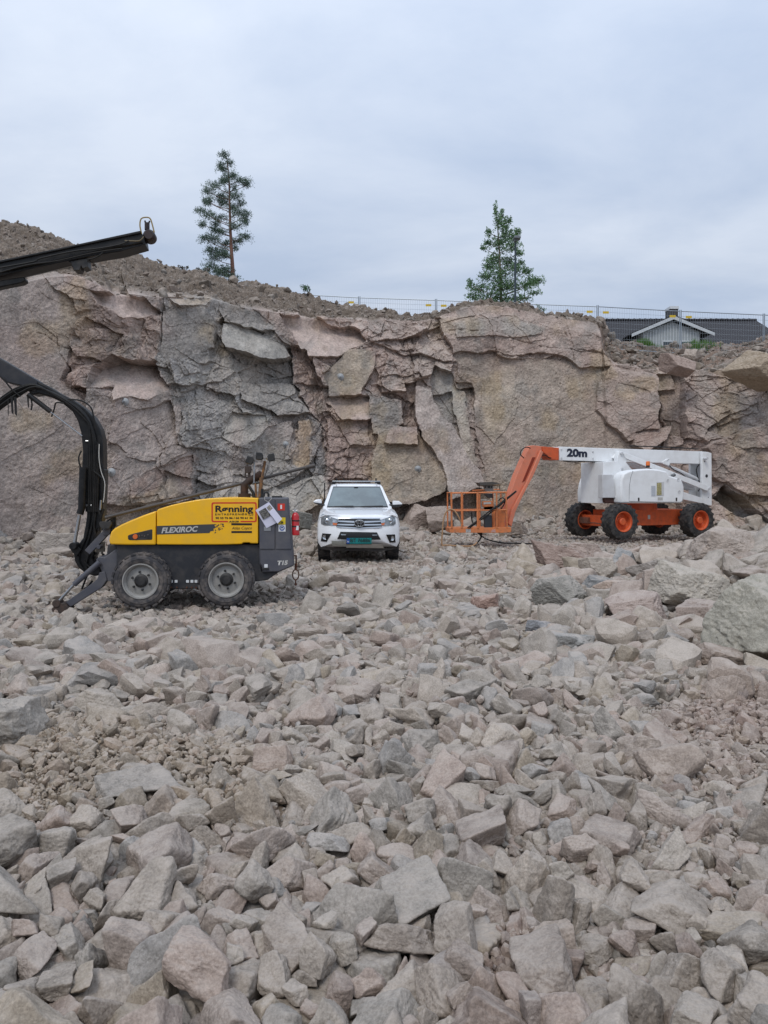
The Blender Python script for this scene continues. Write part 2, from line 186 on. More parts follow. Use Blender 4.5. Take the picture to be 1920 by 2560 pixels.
-1074,3175,-18,2,42,23,-12,29,57,-1227,2564,-35,32,-12,-12,33,33,68,237,1424,-78,42,-13,11,-19,12,46,156,1873,-57,40,-8,-2,-27,18,70,1445,3135,-32,15,-24,-40,-5,36,117,-857,2498,-41,36,-10,-22,-22,22,55,-356,1479,-36,34,-4,-26,24,28,39,-34,1896,-22,34,1,34,10,36,43,
-349,2474,-17,24,-24,34,8,8,66,-1094,2648,-30,26,-26,31,10,9,59,138,1508,-41,37,4,28,15,23,77,-163,2319,-40,35,31,-4,15,9,73,-432,2531,-30,29,-20,-29,16,9,63,151,3114,-23,11,-40,26,4,38,64,892,2013,-38,22,32,-21,-22,13,40,-612,1755,-59,27,-34,23,0,33,86,
374,1793,-54,42,3,11,-22,10,44,971,2541,-31,1,39,28,-8,19,86,851,1917,-50,29,31,-22,-11,13,36,-1424,2983,-35,32,3,13,35,20,109,311,2863,-40,47,10,5,-4,18,78,-21,2077,-22,3,22,43,8,38,76,-975,2403,-26,34,-2,-16,-31,34,54,-949,2327,-28,17,27,-37,-7,17,53,
-369,1378,-30,36,24,16,-17,0,96,64,1320,-59,42,-5,11,-21,2,61,901,2223,-56,15,-32,-26,-21,11,91,742,3095,-30,2,6,-48,-4,29,73,-281,1551,-83,27,-33,-17,-18,14,77,-730,1501,-46,23,-13,-30,28,30,64,145,2650,-42,8,23,5,42,29,65,552,3320,3,28,27,-10,-28,13,54,
-1162,2626,-32,34,5,22,27,13,66,1077,3185,-28,45,-15,11,-7,18,63,1413,3254,-52,32,-29,22,6,37,145,-583,1468,-66,32,-30,-23,-2,4,56,89,2134,-46,19,44,7,10,6,92,942,2950,-58,20,-6,20,-40,2,79,217,1618,-74,41,2,-15,-23,38,99,-57,2524,-31,19,29,28,21,22,56,
1009,2497,-60,46,16,-3,-9,34,93,562,1408,-38,31,5,38,2,24,47,-150,1723,-30,31,-14,4,35,25,59,315,3258,19,36,14,-24,-19,17,79,747,1776,-54,7,-26,-41,1,11,61,-265,2173,-7,20,4,-18,-41,30,58,1238,2888,-49,5,-46,-6,-14,32,52,-140,1522,-42,11,44,19,1,9,46,
777,1666,-38,39,15,-25,3,12,40,-374,1803,-47,28,20,-22,-28,15,48,-109,1762,-45,49,5,2,-1,16,45,-912,2988,-26,47,-2,5,13,7,73,931,2173,-40,4,-39,-30,-4,16,49,-663,3224,-14,31,24,-6,-28,37,118,-124,2728,-62,29,12,-37,-3,1,101,636,1980,-64,32,3,27,-25,12,96,
-422,1708,-46,37,-23,-20,11,39,56,655,1684,-54,5,18,-12,-44,34,57,1194,2897,-60,43,-12,1,21,2,66,-68,1677,-45,31,-37,-8,-3,3,45,-490,1180,-81,26,-38,-3,-16,22,89,-410,2908,-51,32,32,-2,-19,17,92,-459,3074,-5,43,7,12,18,20,65,-874,2650,-7,47,-9,4,11,25,69,
111,2937,-64,18,31,33,-3,24,145,-482,2571,-31,25,-24,-20,29,22,52,-200,3269,5,2,-4,5,-48,22,55,485,2450,-26,21,-23,-11,36,37,55,-113,1718,-68,3,2,46,-17,35,117,-1426,3296,-6,12,-36,-29,11,29,60,-402,1681,-50,43,5,18,15,29,41,-297,2124,0,10,2,-10,-47,16,49,
-1203,3226,-18,40,20,17,12,15,70,-496,2313,-21,21,25,23,-29,33,43,-167,1432,-17,29,38,-6,-8,39,53,-599,1778,-20,38,-9,15,26,16,42,1135,2359,-47,20,25,-22,-30,13,45,244,1750,-44,7,3,19,-44,9,45,-1325,3205,-9,45,-13,0,15,39,76,421,1407,-61,10,35,21,25,9,47,
267,2023,-28,3,35,-23,-25,37,45,-575,2409,-23,48,3,9,4,19,75,-414,2784,-53,41,15,-11,20,4,74,871,1994,-47,29,-24,-19,25,10,48,565,1725,-39,16,20,-5,-41,13,26,784,1988,-60,26,1,17,38,17,107,-797,2069,-25,32,15,28,20,23,35,404,1452,-52,45,-3,17,-8,7,44,
337,1540,-73,23,20,21,32,0,113,-199,2533,-55,13,-40,18,-16,26,119,691,3160,-14,43,2,15,17,0,85,-702,2589,-39,21,-22,-29,25,9,60,751,2801,-26,5,-42,-24,-4,18,75,576,2405,-24,12,-7,-42,-21,27,63,698,2271,-21,33,16,30,-11,37,55,1125,2969,-44,8,31,31,-21,2,57,
-1216,2800,-29,34,-27,-11,19,21,54,-1272,2769,-36,14,-16,44,0,26,95,-195,2602,-29,17,-38,24,11,19,59,-468,3243,-12,34,19,-4,-29,20,58,821,2945,-60,15,-2,-26,-39,22,88,-212,3026,-65,2,-27,-37,17,9,145,688,2428,-40,15,7,24,-39,13,79,305,1780,-49,10,32,-33,-12,28,37,
-856,2335,-44,38,-15,20,-18,3,69,-606,2225,-35,2,12,-33,34,3,69,802,1681,-62,24,2,-34,26,29,56,-318,2392,-42,13,-47,3,-1,29,95,845,2082,-44,30,-22,-18,-27,22,35,-936,2289,-49,25,39,2,-18,11,52,-1616,3266,7,28,-35,15,-12,27,57,247,1810,-74,0,-13,47,-1,15,125,
746,3246,-22,12,42,-23,1,6,63,-587,2507,-42,38,28,9,-11,36,70,290,2180,12,45,-8,17,-5,23,46,-651,2362,-30,12,24,6,40,30,58,-536,2552,-33,22,40,-6,17,20,57,-157,1625,-31,27,10,-8,39,37,38,643,1870,-65,25,-12,40,5,11,39,-1001,2157,-21,4,-49,-2,-1,26,44,
464,1195,-52,29,22,29,-15,9,71,-449,1996,-20,31,11,-11,34,33,66,34,1147,-24,24,-39,-15,9,24,47,536,2357,-29,22,9,-13,41,9,83,759,2124,-66,30,-35,9,13,3,105,-826,2035,-31,42,-24,3,2,11,32,1331,2938,-36,35,27,-17,11,9,42,-973,2056,-54,25,12,14,-38,25,98,
1052,2218,-28,37,30,13,-3,11,37,-1055,2195,-22,34,2,24,26,27,44,987,2146,-26,47,2,-2,13,11,30,-432,3115,-64,31,22,-23,-20,9,120,-366,2333,-9,33,-30,-3,-20,29,60,-212,2403,-39,14,-10,-42,19,13,66,297,3168,-7,44,-8,5,18,33,69,-94,2207,-34,30,-36,-8,-12,14,59,
1004,2218,-57,38,-26,-11,-12,32,68,530,1692,-40,27,26,-31,2,8,54,925,2717,-25,14,-8,40,23,12,50,1267,2831,-51,27,38,-15,0,37,54,-46,1361,-13,21,11,-1,43,37,32,-711,2224,-24,19,6,7,-44,1,70,-511,2875,-58,30,-4,36,16,20,81,734,2002,-39,35,16,-12,28,23,54,
-435,2234,-33,9,-45,-11,-13,30,55,-1113,2548,-25,36,-28,-4,-18,38,46,-1164,2581,-25,25,-9,-16,-38,29,36,-322,2345,-3,28,-1,-34,21,12,61,344,3205,6,43,-15,15,-9,34,63,-874,2573,-31,23,-4,-1,-43,14,72,-1476,3084,-24,19,-34,-29,-6,32,56,840,1670,-45,16,-14,-22,38,6,44,
-664,1695,-37,37,-28,-16,0,25,117,898,2930,-16,33,35,10,-4,9,49,-522,2520,-50,5,43,-1,22,0,78,-987,3103,-18,21,30,-7,32,2,41,483,1912,-39,0,12,-11,-46,32,70,992,2309,-62,44,-9,0,-20,15,114,-886,2004,-27,4,-19,41,19,22,24,-1279,3231,-58,43,-8,-4,-21,28,145,
-1532,3080,-41,21,-16,-39,-12,24,98,1203,2467,-53,31,-24,-28,10,17,54,243,1373,-58,22,-40,14,-9,25,48,-2,1090,-77,35,29,13,-14,13,94,-594,2263,-24,45,4,5,17,9,51,-388,2297,-8,38,-11,25,14,21,56,1027,3319,9,10,47,-4,10,6,54,-105,2294,-15,31,11,12,34,5,49,
415,2354,-4,18,-35,-1,29,35,64,-905,2591,-8,39,9,28,-6,16,38,-1320,2610,-8,7,-47,8,9,2,82,854,1867,-59,31,-35,6,11,34,34,670,1484,-32,11,-4,-46,-12,16,34,-205,1501,-57,11,-32,35,-6,37,76,-4,2662,-30,38,14,5,-27,10,71,-157,1462,-47,24,-17,-33,21,32,63,
-84,2098,-19,38,4,-10,-29,37,65,7,1954,-28,35,-2,34,-3,13,29,-273,2469,-59,29,-30,-24,9,17,95,383,2749,-32,48,5,-8,3,29,47,827,1877,-76,15,-20,-38,-17,16,51,1290,2843,-70,9,22,39,17,16,60,-1155,3162,-16,6,24,42,-3,7,66,622,1651,-46,38,17,-4,25,18,36,
-584,1360,-39,47,-6,-14,-3,3,32,-61,2267,-51,42,7,19,14,27,102,-791,2648,-26,44,-7,-1,20,24,57,-214,2203,-38,47,-11,-5,-2,2,66,804,2018,-27,47,-13,8,-4,35,45,-262,2044,-51,42,21,-10,-8,35,66,1317,2878,-37,10,47,-11,4,15,54,-1227,2749,-44,28,15,-14,-34,29,59,
-127,1446,-23,35,7,-33,-7,11,36,1054,2250,-25,27,-18,36,4,11,39,622,1740,-73,32,-24,28,-4,39,69,-284,1437,-46,17,-31,-1,-34,8,53,-1176,2837,-50,0,39,28,-7,29,65,-998,2182,-47,48,5,-7,2,11,77,-165,1612,-74,43,-17,5,14,13,73,1103,2330,-36,29,22,3,-33,17,53,
-799,1640,-35,40,-25,-13,-1,4,41,368,1736,-61,21,41,-15,-4,0,55,-644,2850,-29,29,14,-22,-30,25,109,840,1957,-44,10,0,1,-48,32,48,-38,1985,-29,33,7,36,1,34,40,-390,2979,-38,30,-9,-11,36,10,58,-230,2512,-26,14,-44,-14,9,17,41,958,3110,-24,6,-48,-6,3,31,62,
-785,2964,-32,7,-20,-2,-44,12,68,-401,2065,-48,34,-16,20,-24,4,54,747,1597,-40,17,21,-39,12,5,34,-309,2066,-10,42,-12,21,-7,33,79,-318,1804,-42,42,-25,3,3,4,69,-430,2179,-47,11,15,-5,45,23,76,-803,2726,-65,5,-32,37,4,3,128,1239,3015,-60,6,-35,28,20,11,57,
-808,2454,-31,43,5,-5,23,16,82,-953,2521,-39,26,1,-26,33,34,45,593,3318,1,23,20,-28,-26,18,51,628,1776,-45,46,-12,12,-3,39,35,-493,2250,-37,39,10,25,-13,37,57,-376,2848,-37,23,37,-11,19,39,73,-1083,3317,6,30,13,-2,-37,18,52,-549,2317,-25,8,15,45,-8,7,45,
148,3186,-26,26,40,-9,-6,22,61,101,3166,-12,17,-34,25,-18,22,47,662,1810,-79,39,3,1,-29,25,86,527,2908,-24,11,17,35,28,17,64,547,2500,-29,35,-10,23,-24,11,44,-739,2408,-18,12,34,-32,7,17,42,1179,2957,-53,30,7,7,38,29,62,1188,3028,-54,14,-9,44,-14,17,64,
-499,2152,-30,30,-20,31,11,36,32,-399,2106,-23,1,35,3,-34,31,43,95,1355,-41,25,-26,-1,34,21,41,1517,3091,-11,42,-15,-18,-8,9,67,-551,2475,-25,42,-22,0,11,29,38,-914,2423,-22,7,-13,-43,18,5,54,-1172,2951,-27,1,25,-40,-14,22,60,-1335,2963,-46,44,9,-8,-17,29,102,
543,1953,-40,5,38,-21,-23,22,86,-1041,2353,-40,25,-39,-11,-9,8,47,-708,1637,-26,11,43,14,14,29,44,-376,1649,-39,25,17,37,10,21,39,389,1329,-67,37,-27,-6,-17,4,54,-286,1168,-81,4,-42,-17,-17,7,145,-398,2652,-40,9,-12,-38,27,16,55,-969,3179,-17,43,-16,7,16,0,57,
-479,3035,-58,42,-6,-19,15,16,80,486,2295,-29,5,39,-24,15,9,39,1305,2965,-54,36,-14,30,-2,5,53,-1089,2397,-42,10,-8,45,15,30,63,-692,1924,-21,15,45,-11,2,38,38,352,1443,-84,15,2,41,22,4,64,102,1141,-32,33,16,2,32,20,59,-840,1937,-43,32,14,34,7,11,60,
-518,2385,-30,39,1,-7,29,10,58,381,2612,-26,19,-9,-41,-18,0,69,-687,2782,-61,3,-45,18,5,2,112,-842,2678,-38,4,21,18,-40,38,98,994,3287,-12,12,-40,14,-22,13,73,-769,2596,-34,6,24,-42,8,1,47,279,2692,-37,3,11,-47,7,17,66,-969,2204,-23,46,-14,9,6,5,46,
357,2973,-64,27,28,-20,-23,32,85,-666,2519,-43,43,-22,-5,7,31,47,414,1965,-56,18,36,1,29,35,56,628,2215,-59,26,16,-37,10,10,97,1260,3230,-12,19,-29,-34,3,12,51,-981,2313,-61,23,-33,-6,-28,1,60,-617,1670,-28,39,20,-17,15,29,41,698,1622,-28,18,-45,-2,5,7,31,
783,1836,-74,17,17,-41,10,10,73,-622,2332,-22,23,4,42,10,23,36,-525,2602,-26,24,-41,12,3,23,38,110,3250,-19,31,24,-6,-28,16,58,-515,2182,-20,30,28,25,10,17,33,-1009,3152,-27,42,3,-4,-24,6,71,1357,2734,-52,9,40,-25,-10,19,61,-347,1523,-39,47,-11,5,-1,15,32,
-598,1504,-58,41,13,18,14,20,46,-416,1532,-75,40,19,12,-16,18,104,-600,2189,-60,15,-22,-32,-26,32,60,-500,2116,-41,3,44,-8,-20,31,47,1028,2318,-23,7,20,-10,-43,22,41,608,2780,-8,8,-35,32,-6,5,66,-713,2487,-35,19,27,30,20,11,40,426,1910,-52,3,-42,22,10,31,53,
-904,3046,-25,8,-43,-9,-21,24,71,-174,2764,-5,45,11,0,-15,18,58,-696,1787,-29,47,-14,5,-2,3,36,31,1308,-45,19,-21,37,-15,12,45,-437,2423,-30,41,17,-7,-19,29,44,1271,3156,-51,1,-48,-6,10,31,62,217,1369,-82,13,-17,-13,-42,21,57,-593,1181,-24,43,-7,4,-22,24,108,
316,2804,-47,9,-21,-40,-16,13,47,61,2066,-37,7,-42,-3,24,8,63,203,3164,-46,24,-5,6,-42,1,65,-986,2465,-39,46,-7,10,-11,27,72,-474,2518,-42,40,22,15,9,22,36,-847,2237,-54,47,2,10,-8,10,100,498,1130,-17,12,-4,8,-47,2,45,-1551,3180,-22,45,5,-11,-15,31,69,
709,1711,-77,3,8,-45,-18,19,69,399,1502,-62,48,-8,-3,1,14,72,545,1515,-72,1,32,28,24,17,98,-371,3058,-28,24,-9,-10,40,23,65,-134,2274,-52,3,37,-9,31,39,95,-806,2211,-29,19,-9,-17,41,33,54,-1007,2345,-38,19,-36,-5,-26,16,37,1255,2693,-57,37,18,23,15,0,65,
668,1501,-67,16,7,9,-45,14,119,806,1725,-53,25,-13,-26,31,12,38,423,2304,-26,32,-9,-36,-4,24,86,600,1779,-66,22,-13,24,34,28,62,-597,2764,-58,20,-37,15,-20,22,116,27,2354,-8,30,27,-1,28,28,76,-716,2357,-23,26,9,-7,-40,11,49,726,2677,-36,13,-33,-33,5,38,53,
-51,3289,-10,2,-32,-33,17,23,58,-1227,2661,-46,36,6,7,32,6,90,727,2855,-28,45,12,2,15,2,41,964,3244,-7,41,-12,-18,16,34,41,1069,2476,-65,27,-19,34,-13,13,69,794,3297,-28,2,28,33,23,17,64,-869,2397,-49,14,30,-35,-6,4,50,-974,2121,-31,1,47,-9,-10,24,59,
1292,2648,-61,24,-17,-7,-39,9,86,-39,1625,-63,39,-20,7,-21,2,48,-744,1469,-41,34,-5,-34,-8,8,62,617,2451,-38,34,32,4,-13,4,43,812,1786,-47,1,6,0,-49,1,37,1124,2753,-42,46,6,15,0,37,64,964,2153,-51,25,36,22,-1,29,43,-1342,3122,-35,21,-33,-9,28,14,83,
1141,3259,-14,47,0,13,-6,37,48,-1002,2577,-63,30,24,-30,0,33,84,-1015,2289,-37,46,-10,11,-10,0,42,200,2955,-35,31,17,13,31,2,71,629,3184,-21,20,38,-19,-14,22,48,372,2965,-18,39,17,-24,5,39,38,-1067,2750,-58,44,21,2,5,16,78,-1228,2917,-38,37,-12,-1,30,8,52,
435,1300,-60,39,-2,-28,11,0,51,729,1592,-65,16,-34,-14,-28,37,55,-781,2014,-49,43,-18,2,15,39,100,-940,2875,-57,19,7,5,44,39,123,-255,2236,-10,28,28,-29,-1,13,40,305,2259,6,21,-32,28,-12,26,48,-853,2159,-57,40,26,-7,-11,23,69,1179,2574,-41,35,-17,-26,14,22,38,
1174,3272,-48,34,-24,-22,15,16,80,-788,1937,-31,29,2,-39,5,39,50,629,1589,-40,6,8,-38,29,7,49,1080,2209,-30,14,11,38,-25,3,34,182,1362,-68,28,-14,-1,38,37,31,-1288,2556,-48,8,18,-35,-28,10,75,-745,3083,-39,43,-22,11,2,29,78,1087,2825,-54,0,-25,-34,-25,12,81,
949,3191,-29,8,32,12,34,6,48,-131,2229,-23,10,-10,33,33,7,49,791,2991,-44,30,-23,31,0,10,50,-356,2814,-51,44,-4,-20,-8,18,66,627,1817,-58,23,-42,-6,10,35,32,-878,2271,-28,34,-5,9,34,13,29,642,2245,-41,6,31,20,-32,3,49,1168,2443,-48,40,4,-5,-27,10,48,
1430,3004,-66,25,35,16,16,21,63,-774,1562,-64,3,46,3,16,5,92,340,2913,-33,23,30,-29,-12,22,54,670,2592,-43,1,37,-9,-30,36,40,695,2604,-50,19,37,-10,24,8,49,636,2573,-29,3,3,-25,-42,36,30,-261,2421,-33,44,3,12,-16,29,30,-844,2020,-43,26,23,-33,-9,1,40,
-1522,3216,-36,15,13,34,29,19,87,398,1630,-45,21,32,-30,5,9,56,-1,1443,-82,46,-1,-16,3,30,98,-1204,2507,-40,17,33,32,3,31,58,-361,1593,-74,22,-34,-11,25,32,43,-811,3149,-63,9,7,0,48,29,145,-13,2134,-57,2,0,-35,35,33,103,-23,2598,-58,23,-26,-3,-35,38,96,
426,2172,-49,36,13,-15,-26,38,71,229,2472,-33,7,-5,46,14,28,57,832,1997,-36,42,-2,-16,-20,19,33,1178,2639,-54,7,3,-43,-23,32,39,721,2858,-55,6,-5,6,-48,4,64,792,1621,-46,35,-10,8,-32,5,57,1185,2824,-46,41,7,0,-26,31,44,-1295,3089,-47,5,6,48,9,33,72,
1251,2546,-48,28,29,-21,-19,15,49,724,1689,-59,30,-30,23,7,9,29,75,1374,-69,2,33,25,26,2,49,513,1623,-48,33,35,9,4,0,50,-527,2973,-73,18,38,24,0,38,108,298,1903,-71,41,1,10,-26,3,88,-1024,2253,-38,47,-7,-7,-9,32,51,1073,2381,-46,31,15,16,-30,18,46,
597,3234,-34,43,-16,16,8,3,60,-630,2293,-48,19,-41,19,-4,25,79,-958,3128,-36,0,-41,7,26,30,53,629,3325,13,36,-3,-16,-29,34,48,602,1841,-73,41,-16,9,18,3,67,566,1626,-38,28,-40,2,-1,6,65,-177,2883,-25,11,48,2,3,33,58,-195,2733,-41,1,9,-7,-48,5,76,
-929,2384,-23,0,-18,-46,-3,5,44,-467,2946,-64,4,30,-13,36,32,55,-1247,2461,-30,18,-12,-14,41,1,91,-1188,3189,-18,6,-13,20,-42,25,45,-808,2169,-32,18,30,33,-9,33,42,-982,2990,-24,24,24,25,26,25,44,-864,2970,-68,22,-34,-28,-1,16,68,266,3221,-45,12,1,26,40,32,71,
-29,2468,-65,46,12,10,-3,38,88,823,1906,-35,47,-12,-1,9,25,36,236,3005,-29,1,46,6,15,33,49,999,2907,-60,1,-41,25,-9,30,73,871,2065,-49,1,-43,-12,20,11,27,284,1748,-82,45,20,-1,-6,29,61,-829,2113,-35,30,-22,-29,14,8,33,-873,3008,-22,21,-39,1,-20,22,31,
1197,2790,-53,43,-11,17,12,17,41,-17,3257,1,19,-26,37,-2,6,55,-644,2494,-38,40,1,3,28,5,33,-1091,2715,-44,18,-4,19,-41,26,53,1036,2184,-37,44,-10,-17,9,16,34,72,1570,-82,8,-47,-11,1,36,145,725,1410,-21,41,-5,7,25,37,75,-737,2427,-62,5,30,36,14,6,86,
303,2367,-23,6,40,27,2,24,66,-537,3294,-35,20,42,-10,-11,9,83,99,2269,-35,9,3,-14,46,23,47,454,2266,-24,35,-5,-5,-34,26,59,186,2759,-42,36,-15,-21,19,10,50,891,2155,-56,17,-30,-24,25,5,44,526,1656,-51,4,44,6,-21,25,59,730,1567,-47,27,0,24,-33,39,38,
-1343,2656,16,10,3,-47,9,8,62,-156,1796,-69,39,12,2,27,2,81,1140,2277,-40,14,-33,3,33,11,48,65,1776,-71,29,-4,-22,33,22,82,198,2672,-35,5,33,-27,24,3,44,664,2684,-37,2,32,-11,35,28,44,-1041,2626,-62,0,-36,2,34,36,62,1130,2425,-42,41,16,15,15,20,39,
-941,2100,-27,33,20,13,27,28,45,1288,3118,-42,25,21,6,36,28,48,-1256,2909,-27,30,1,39,2,0,33,-1088,2317,-14,42,14,-1,22,19,30,761,1655,-32,41,0,20,18,30,27,1351,2808,-49,43,-8,-18,-12,26,38,1036,2054,-41,10,44,20,-2,6,47,-691,2492,-43,32,21,-30,-6,32,34,
-525,2153,-63,2,-41,-24,-10,30,92,1033,3202,-31,42,-21,10,8,27,45,524,1865,-56,35,29,12,-13,0,105,-585,2300,-27,0,-11,-32,36,31,44,73,2602,-59,39,15,-18,17,34,79,450,2589,-45,20,33,30,-1,17,62,484,2338,-29,37,-3,4,-32,3,55,-1414,3083,-34,12,45,0,15,0,47,
-1084,2440,-57,11,19,-39,-20,13,50,991,2776,-37,40,28,6,-6,7,52,-1021,2325,-42,32,6,26,25,27,36,1105,2244,-38,44,-9,7,17,30,61,-797,1603,-35,48,9,-5,-3,19,59,-304,2010,-53,13,-22,-4,-42,20,77,452,2112,-34,4,-48,-8,-7,18,69,673,2525,-50,14,0,-43,-18,0,54,
591,2490,-47,31,26,-24,13,10,68,485,3089,-39,43,4,18,-15,18,49,855,2908,-25,8,-27,27,-29,32,61,88,2693,-71,15,23,-23,-34,2,76,-654,2087,-59,41,17,-5,-19,0,82,-796,3100,-19,39,28,2,-9,31,45,-944,2945,-41,11,-46,-9,-10,27,55,226,2308,-38,37,-14,23,19,4,51,
1153,2480,-63,7,27,5,-40,30,50,-277,2099,-10,5,41,20,16,25,31,1290,3248,-67,43,18,2,14,25,145,-896,2447,-42,5,43,-19,-12,29,37,59,1204,-49,19,12,-22,37,10,36,-1112,2604,-34,39,3,19,22,19,47,770,1586,-31,36,-31,-3,10,34,34,-19,1581,-47,43,5,3,-23,0,65,
1322,2581,-36,4,42,12,21,20,106,-18,1785,-54,32,11,31,-17,15,42,119,2204,-32,9,39,0,29,19,63,899,2893,-41,46,-18,3,3,0,69,-86,2234,-25,38,-19,-24,-7,8,41,-295,3130,-49,13,-24,0,-41,11,65,-320,2176,-17,6,1,48,6,36,30,126,3156,-63,34,25,22,-13,32,78,
-382,2745,-78,45,15,-1,14,6,66,-822,2329,-59,29,9,39,0,13,54,-1310,3153,-23,39,-9,28,-1,33,48,1134,3219,-44,27,34,-20,-13,33,68,1231,2824,-80,21,29,-32,10,27,69,164,2979,-52,11,36,-1,-31,4,46,-1527,3034,-33,32,1,33,-18,18,54,1148,2515,-40,29,-38,-5,-8,21,29,
1068,2698,-67,10,22,-39,16,21,32,-997,2953,-38,7,40,27,-5,26,60,1254,2507,-48,17,-36,26,11,39,44,1212,3245,-21,12,11,-6,46,14,38,-880,2635,-34,31,-1,-20,-33,13,48,-1586,3222,-29,38,12,18,21,35,62,410,1288,-61,29,-8,39,1,37,66,352,1931,-54,27,10,-5,39,27,89,
-32,3004,-54,39,-19,21,9,4,46,803,2755,-41,24,11,-10,-40,16,63,-786,2102,-36,44,19,-4,-11,9,52,-578,2558,-57,40,-4,27,-5,23,74,-1313,2832,-59,27,33,-7,-23,25,111,-77,2915,-58,42,24,8,1,0,83,786,2856,-43,16,42,14,12,32,57,-1009,3196,-7,40,21,-18,9,18,41,
491,2530,-61,46,-6,-10,-11,23,105,-1112,2517,-50,42,20,10,-12,7,67,-419,3326,5,29,37,-11,5,6,47,96,2230,-34,38,-12,-27,-7,34,48,533,2818,-24,2,37,32,2,18,58,1034,2369,-45,29,34,-10,-17,32,39,-17,2852,-48,42,11,-14,-19,0,75,1259,3301,-29,47,3,12,3,14,61,
854,1784,-53,13,-3,27,-38,1,63,-934,1998,-33,47,-1,9,10,10,35,-1019,2128,-19,42,-10,23,-3,18,26,1158,2343,-47,5,29,-39,5,37,47,-1088,3158,-69,46,-6,1,-17,19,141,1034,3182,-62,24,-17,-8,-38,28,97,-256,2301,-32,42,-22,-6,12,31,54,217,3034,-30,15,39,17,-18,23,43,
700,2359,-60,25,27,-29,-12,22,91,-634,2400,-53,20,-44,9,-5,11,74,-1146,2800,-44,36,18,-4,-28,1,46,-1149,2673,-45,35,-27,17,-12,3,49,-459,2968,-42,3,-6,-13,-47,9,36,113,2123,-2,11,36,-27,-17,7,30,1247,2766,-80,24,-40,-8,13,31,79,-1273,3139,-33,34,-1,-24,26,22,39,
-312,2458,-29,3,38,-28,14,24,50,-978,2629,13,19,-22,-37,-12,31,22,1088,2718,-72,3,-7,-38,30,20,41,-1054,2223,-51,17,42,-8,16,33,57,599,2588,-57,25,23,-3,36,27,45,-644,1597,-81,48,4,-5,8,21,110,592,1389,-50,8,18,-44,11,16,36,694,1827,-53,8,-11,15,-44,7,56,
191,2233,-13,16,-21,41,-6,27,63,230,2171,-32,45,-2,0,-20,3,122,-382,2224,-49,23,25,-26,23,17,77,423,2416,-65,1,-42,26,-1,16,145,-1218,3140,-33,34,32,-13,-8,28,64,909,2058,-43,30,37,12,-4,36,39,-482,2753,-65,18,21,-40,-6,1,75,-912,3114,-30,32,25,-26,9,19,63,
-1038,3254,-18,33,-13,34,-5,11,46,-181,2651,-68,13,27,39,6,6,94,-837,1849,-33,28,-10,31,25,15,42,572,1699,-47,8,-44,-7,18,31,31,-1143,2757,-34,25,11,-14,-38,28,49,-1086,2607,-33,33,2,16,33,2,29,1373,3222,-9,32,22,-29,-9,27,43,1188,2713,-57,23,-12,40,-10,18,30,
-1179,2711,-53,32,-23,-5,29,3,69,-661,2501,-56,17,-20,3,-41,6,39,1225,3197,-43,36,10,6,-31,27,39,-1181,2887,-36,7,12,4,-47,14,37,-711,1624,-60,4,33,35,-9,13,77,751,2732,-32,22,-9,16,40,17,71,-640,3273,-61,33,9,-33,11,29,87,-1019,3280,2,18,35,-28,-7,36,53,
954,3050,-38,11,29,-12,36,9,47,-236,3127,-58,18,-21,-39,12,39,79,-92,2006,-54,39,0,-5,29,29,55,1183,3220,-36,22,-42,-10,-8,13,43,-877,1970,-40,14,-13,-4,-45,24,54,-817,2279,-34,39,4,29,-1,17,33,-1122,2697,-52,23,27,-33,-4,26,90,-586,1560,-54,25,17,-36,-14,3,65,
1002,2364,-54,37,-13,-30,1,8,37,-1120,2811,-53,15,-2,40,24,28,60,-356,2049,-33,3,31,37,7,33,80,-226,2161,-34,42,25,-4,-5,4,54,602,1865,-47,9,4,-48,-3,30,54,397,1987,-45,23,21,-21,-32,12,45,-944,3081,-47,0,-15,25,39,16,66,-1215,3001,-45,36,-21,-10,-23,15,82,
675,2632,-51,21,44,6,-4,36,53,-610,2364,-44,28,-33,1,22,11,50,849,2603,-69,44,-17,-13,3,19,84,-497,2031,-45,41,8,-10,25,21,57,-420,3028,-67,2,-35,-28,-19,30,79,1253,2804,-56,36,26,19,1,17,23,844,2938,-15,31,34,-10,13,6,26,563,3315,-28,44,4,-14,16,2,37,
1058,2936,-78,39,7,-27,7,2,62,-1371,3061,-39,10,25,39,-13,28,82,1077,2999,-68,47,-3,2,-13,26,79,1239,3238,-30,40,-4,-7,27,14,38,1148,3009,-46,31,20,-9,31,32,45,485,1977,-40,49,3,-1,-1,26,61,1164,2399,-69,1,-39,14,-27,27,67,1078,2278,-43,24,-1,27,-34,34,53,
1332,2830,-55,37,5,14,-29,15,31,1264,3090,-56,38,23,16,12,23,42,236,2970,-22,39,10,-15,-23,26,38,1353,2831,-46,6,21,9,43,8,29,1032,2553,-46,15,-14,-8,-44,38,38,-1599,3289,-29,28,-8,-3,-39,32,60,95,1487,-60,45,-15,-9,-3,38,40,-1650,3289,18,26,-20,0,36,22,63,
708,2204,-63,38,28,0,-12,27,83,-612,3151,-21,19,-22,31,-25,15,72,-999,2365,-34,13,11,-41,-20,36,22,1207,2660,-68,21,22,28,27,21,58,751,1970,-34,48,-9,2,6,3,39,1054,2506,-34,2,-27,-35,21,0,31,696,1646,-70,43,-16,2,18,11,83,279,2469,-30,12,9,2,47,14,29,
995,2175,-37,46,1,9,16,16,40,818,1642,-47,38,-19,-24,6,6,25,-589,2365,-20,9,-25,28,-30,33,30,-1181,3307,-14,2,4,-11,-48,35,60,-36,2557,-37,28,2,39,8,4,35,-583,2943,-42,17,-31,33,7,34,48,-221,2638,-34,23,11,-15,-39,12,45,-525,2456,-36,47,-13,-7,1,13,47,
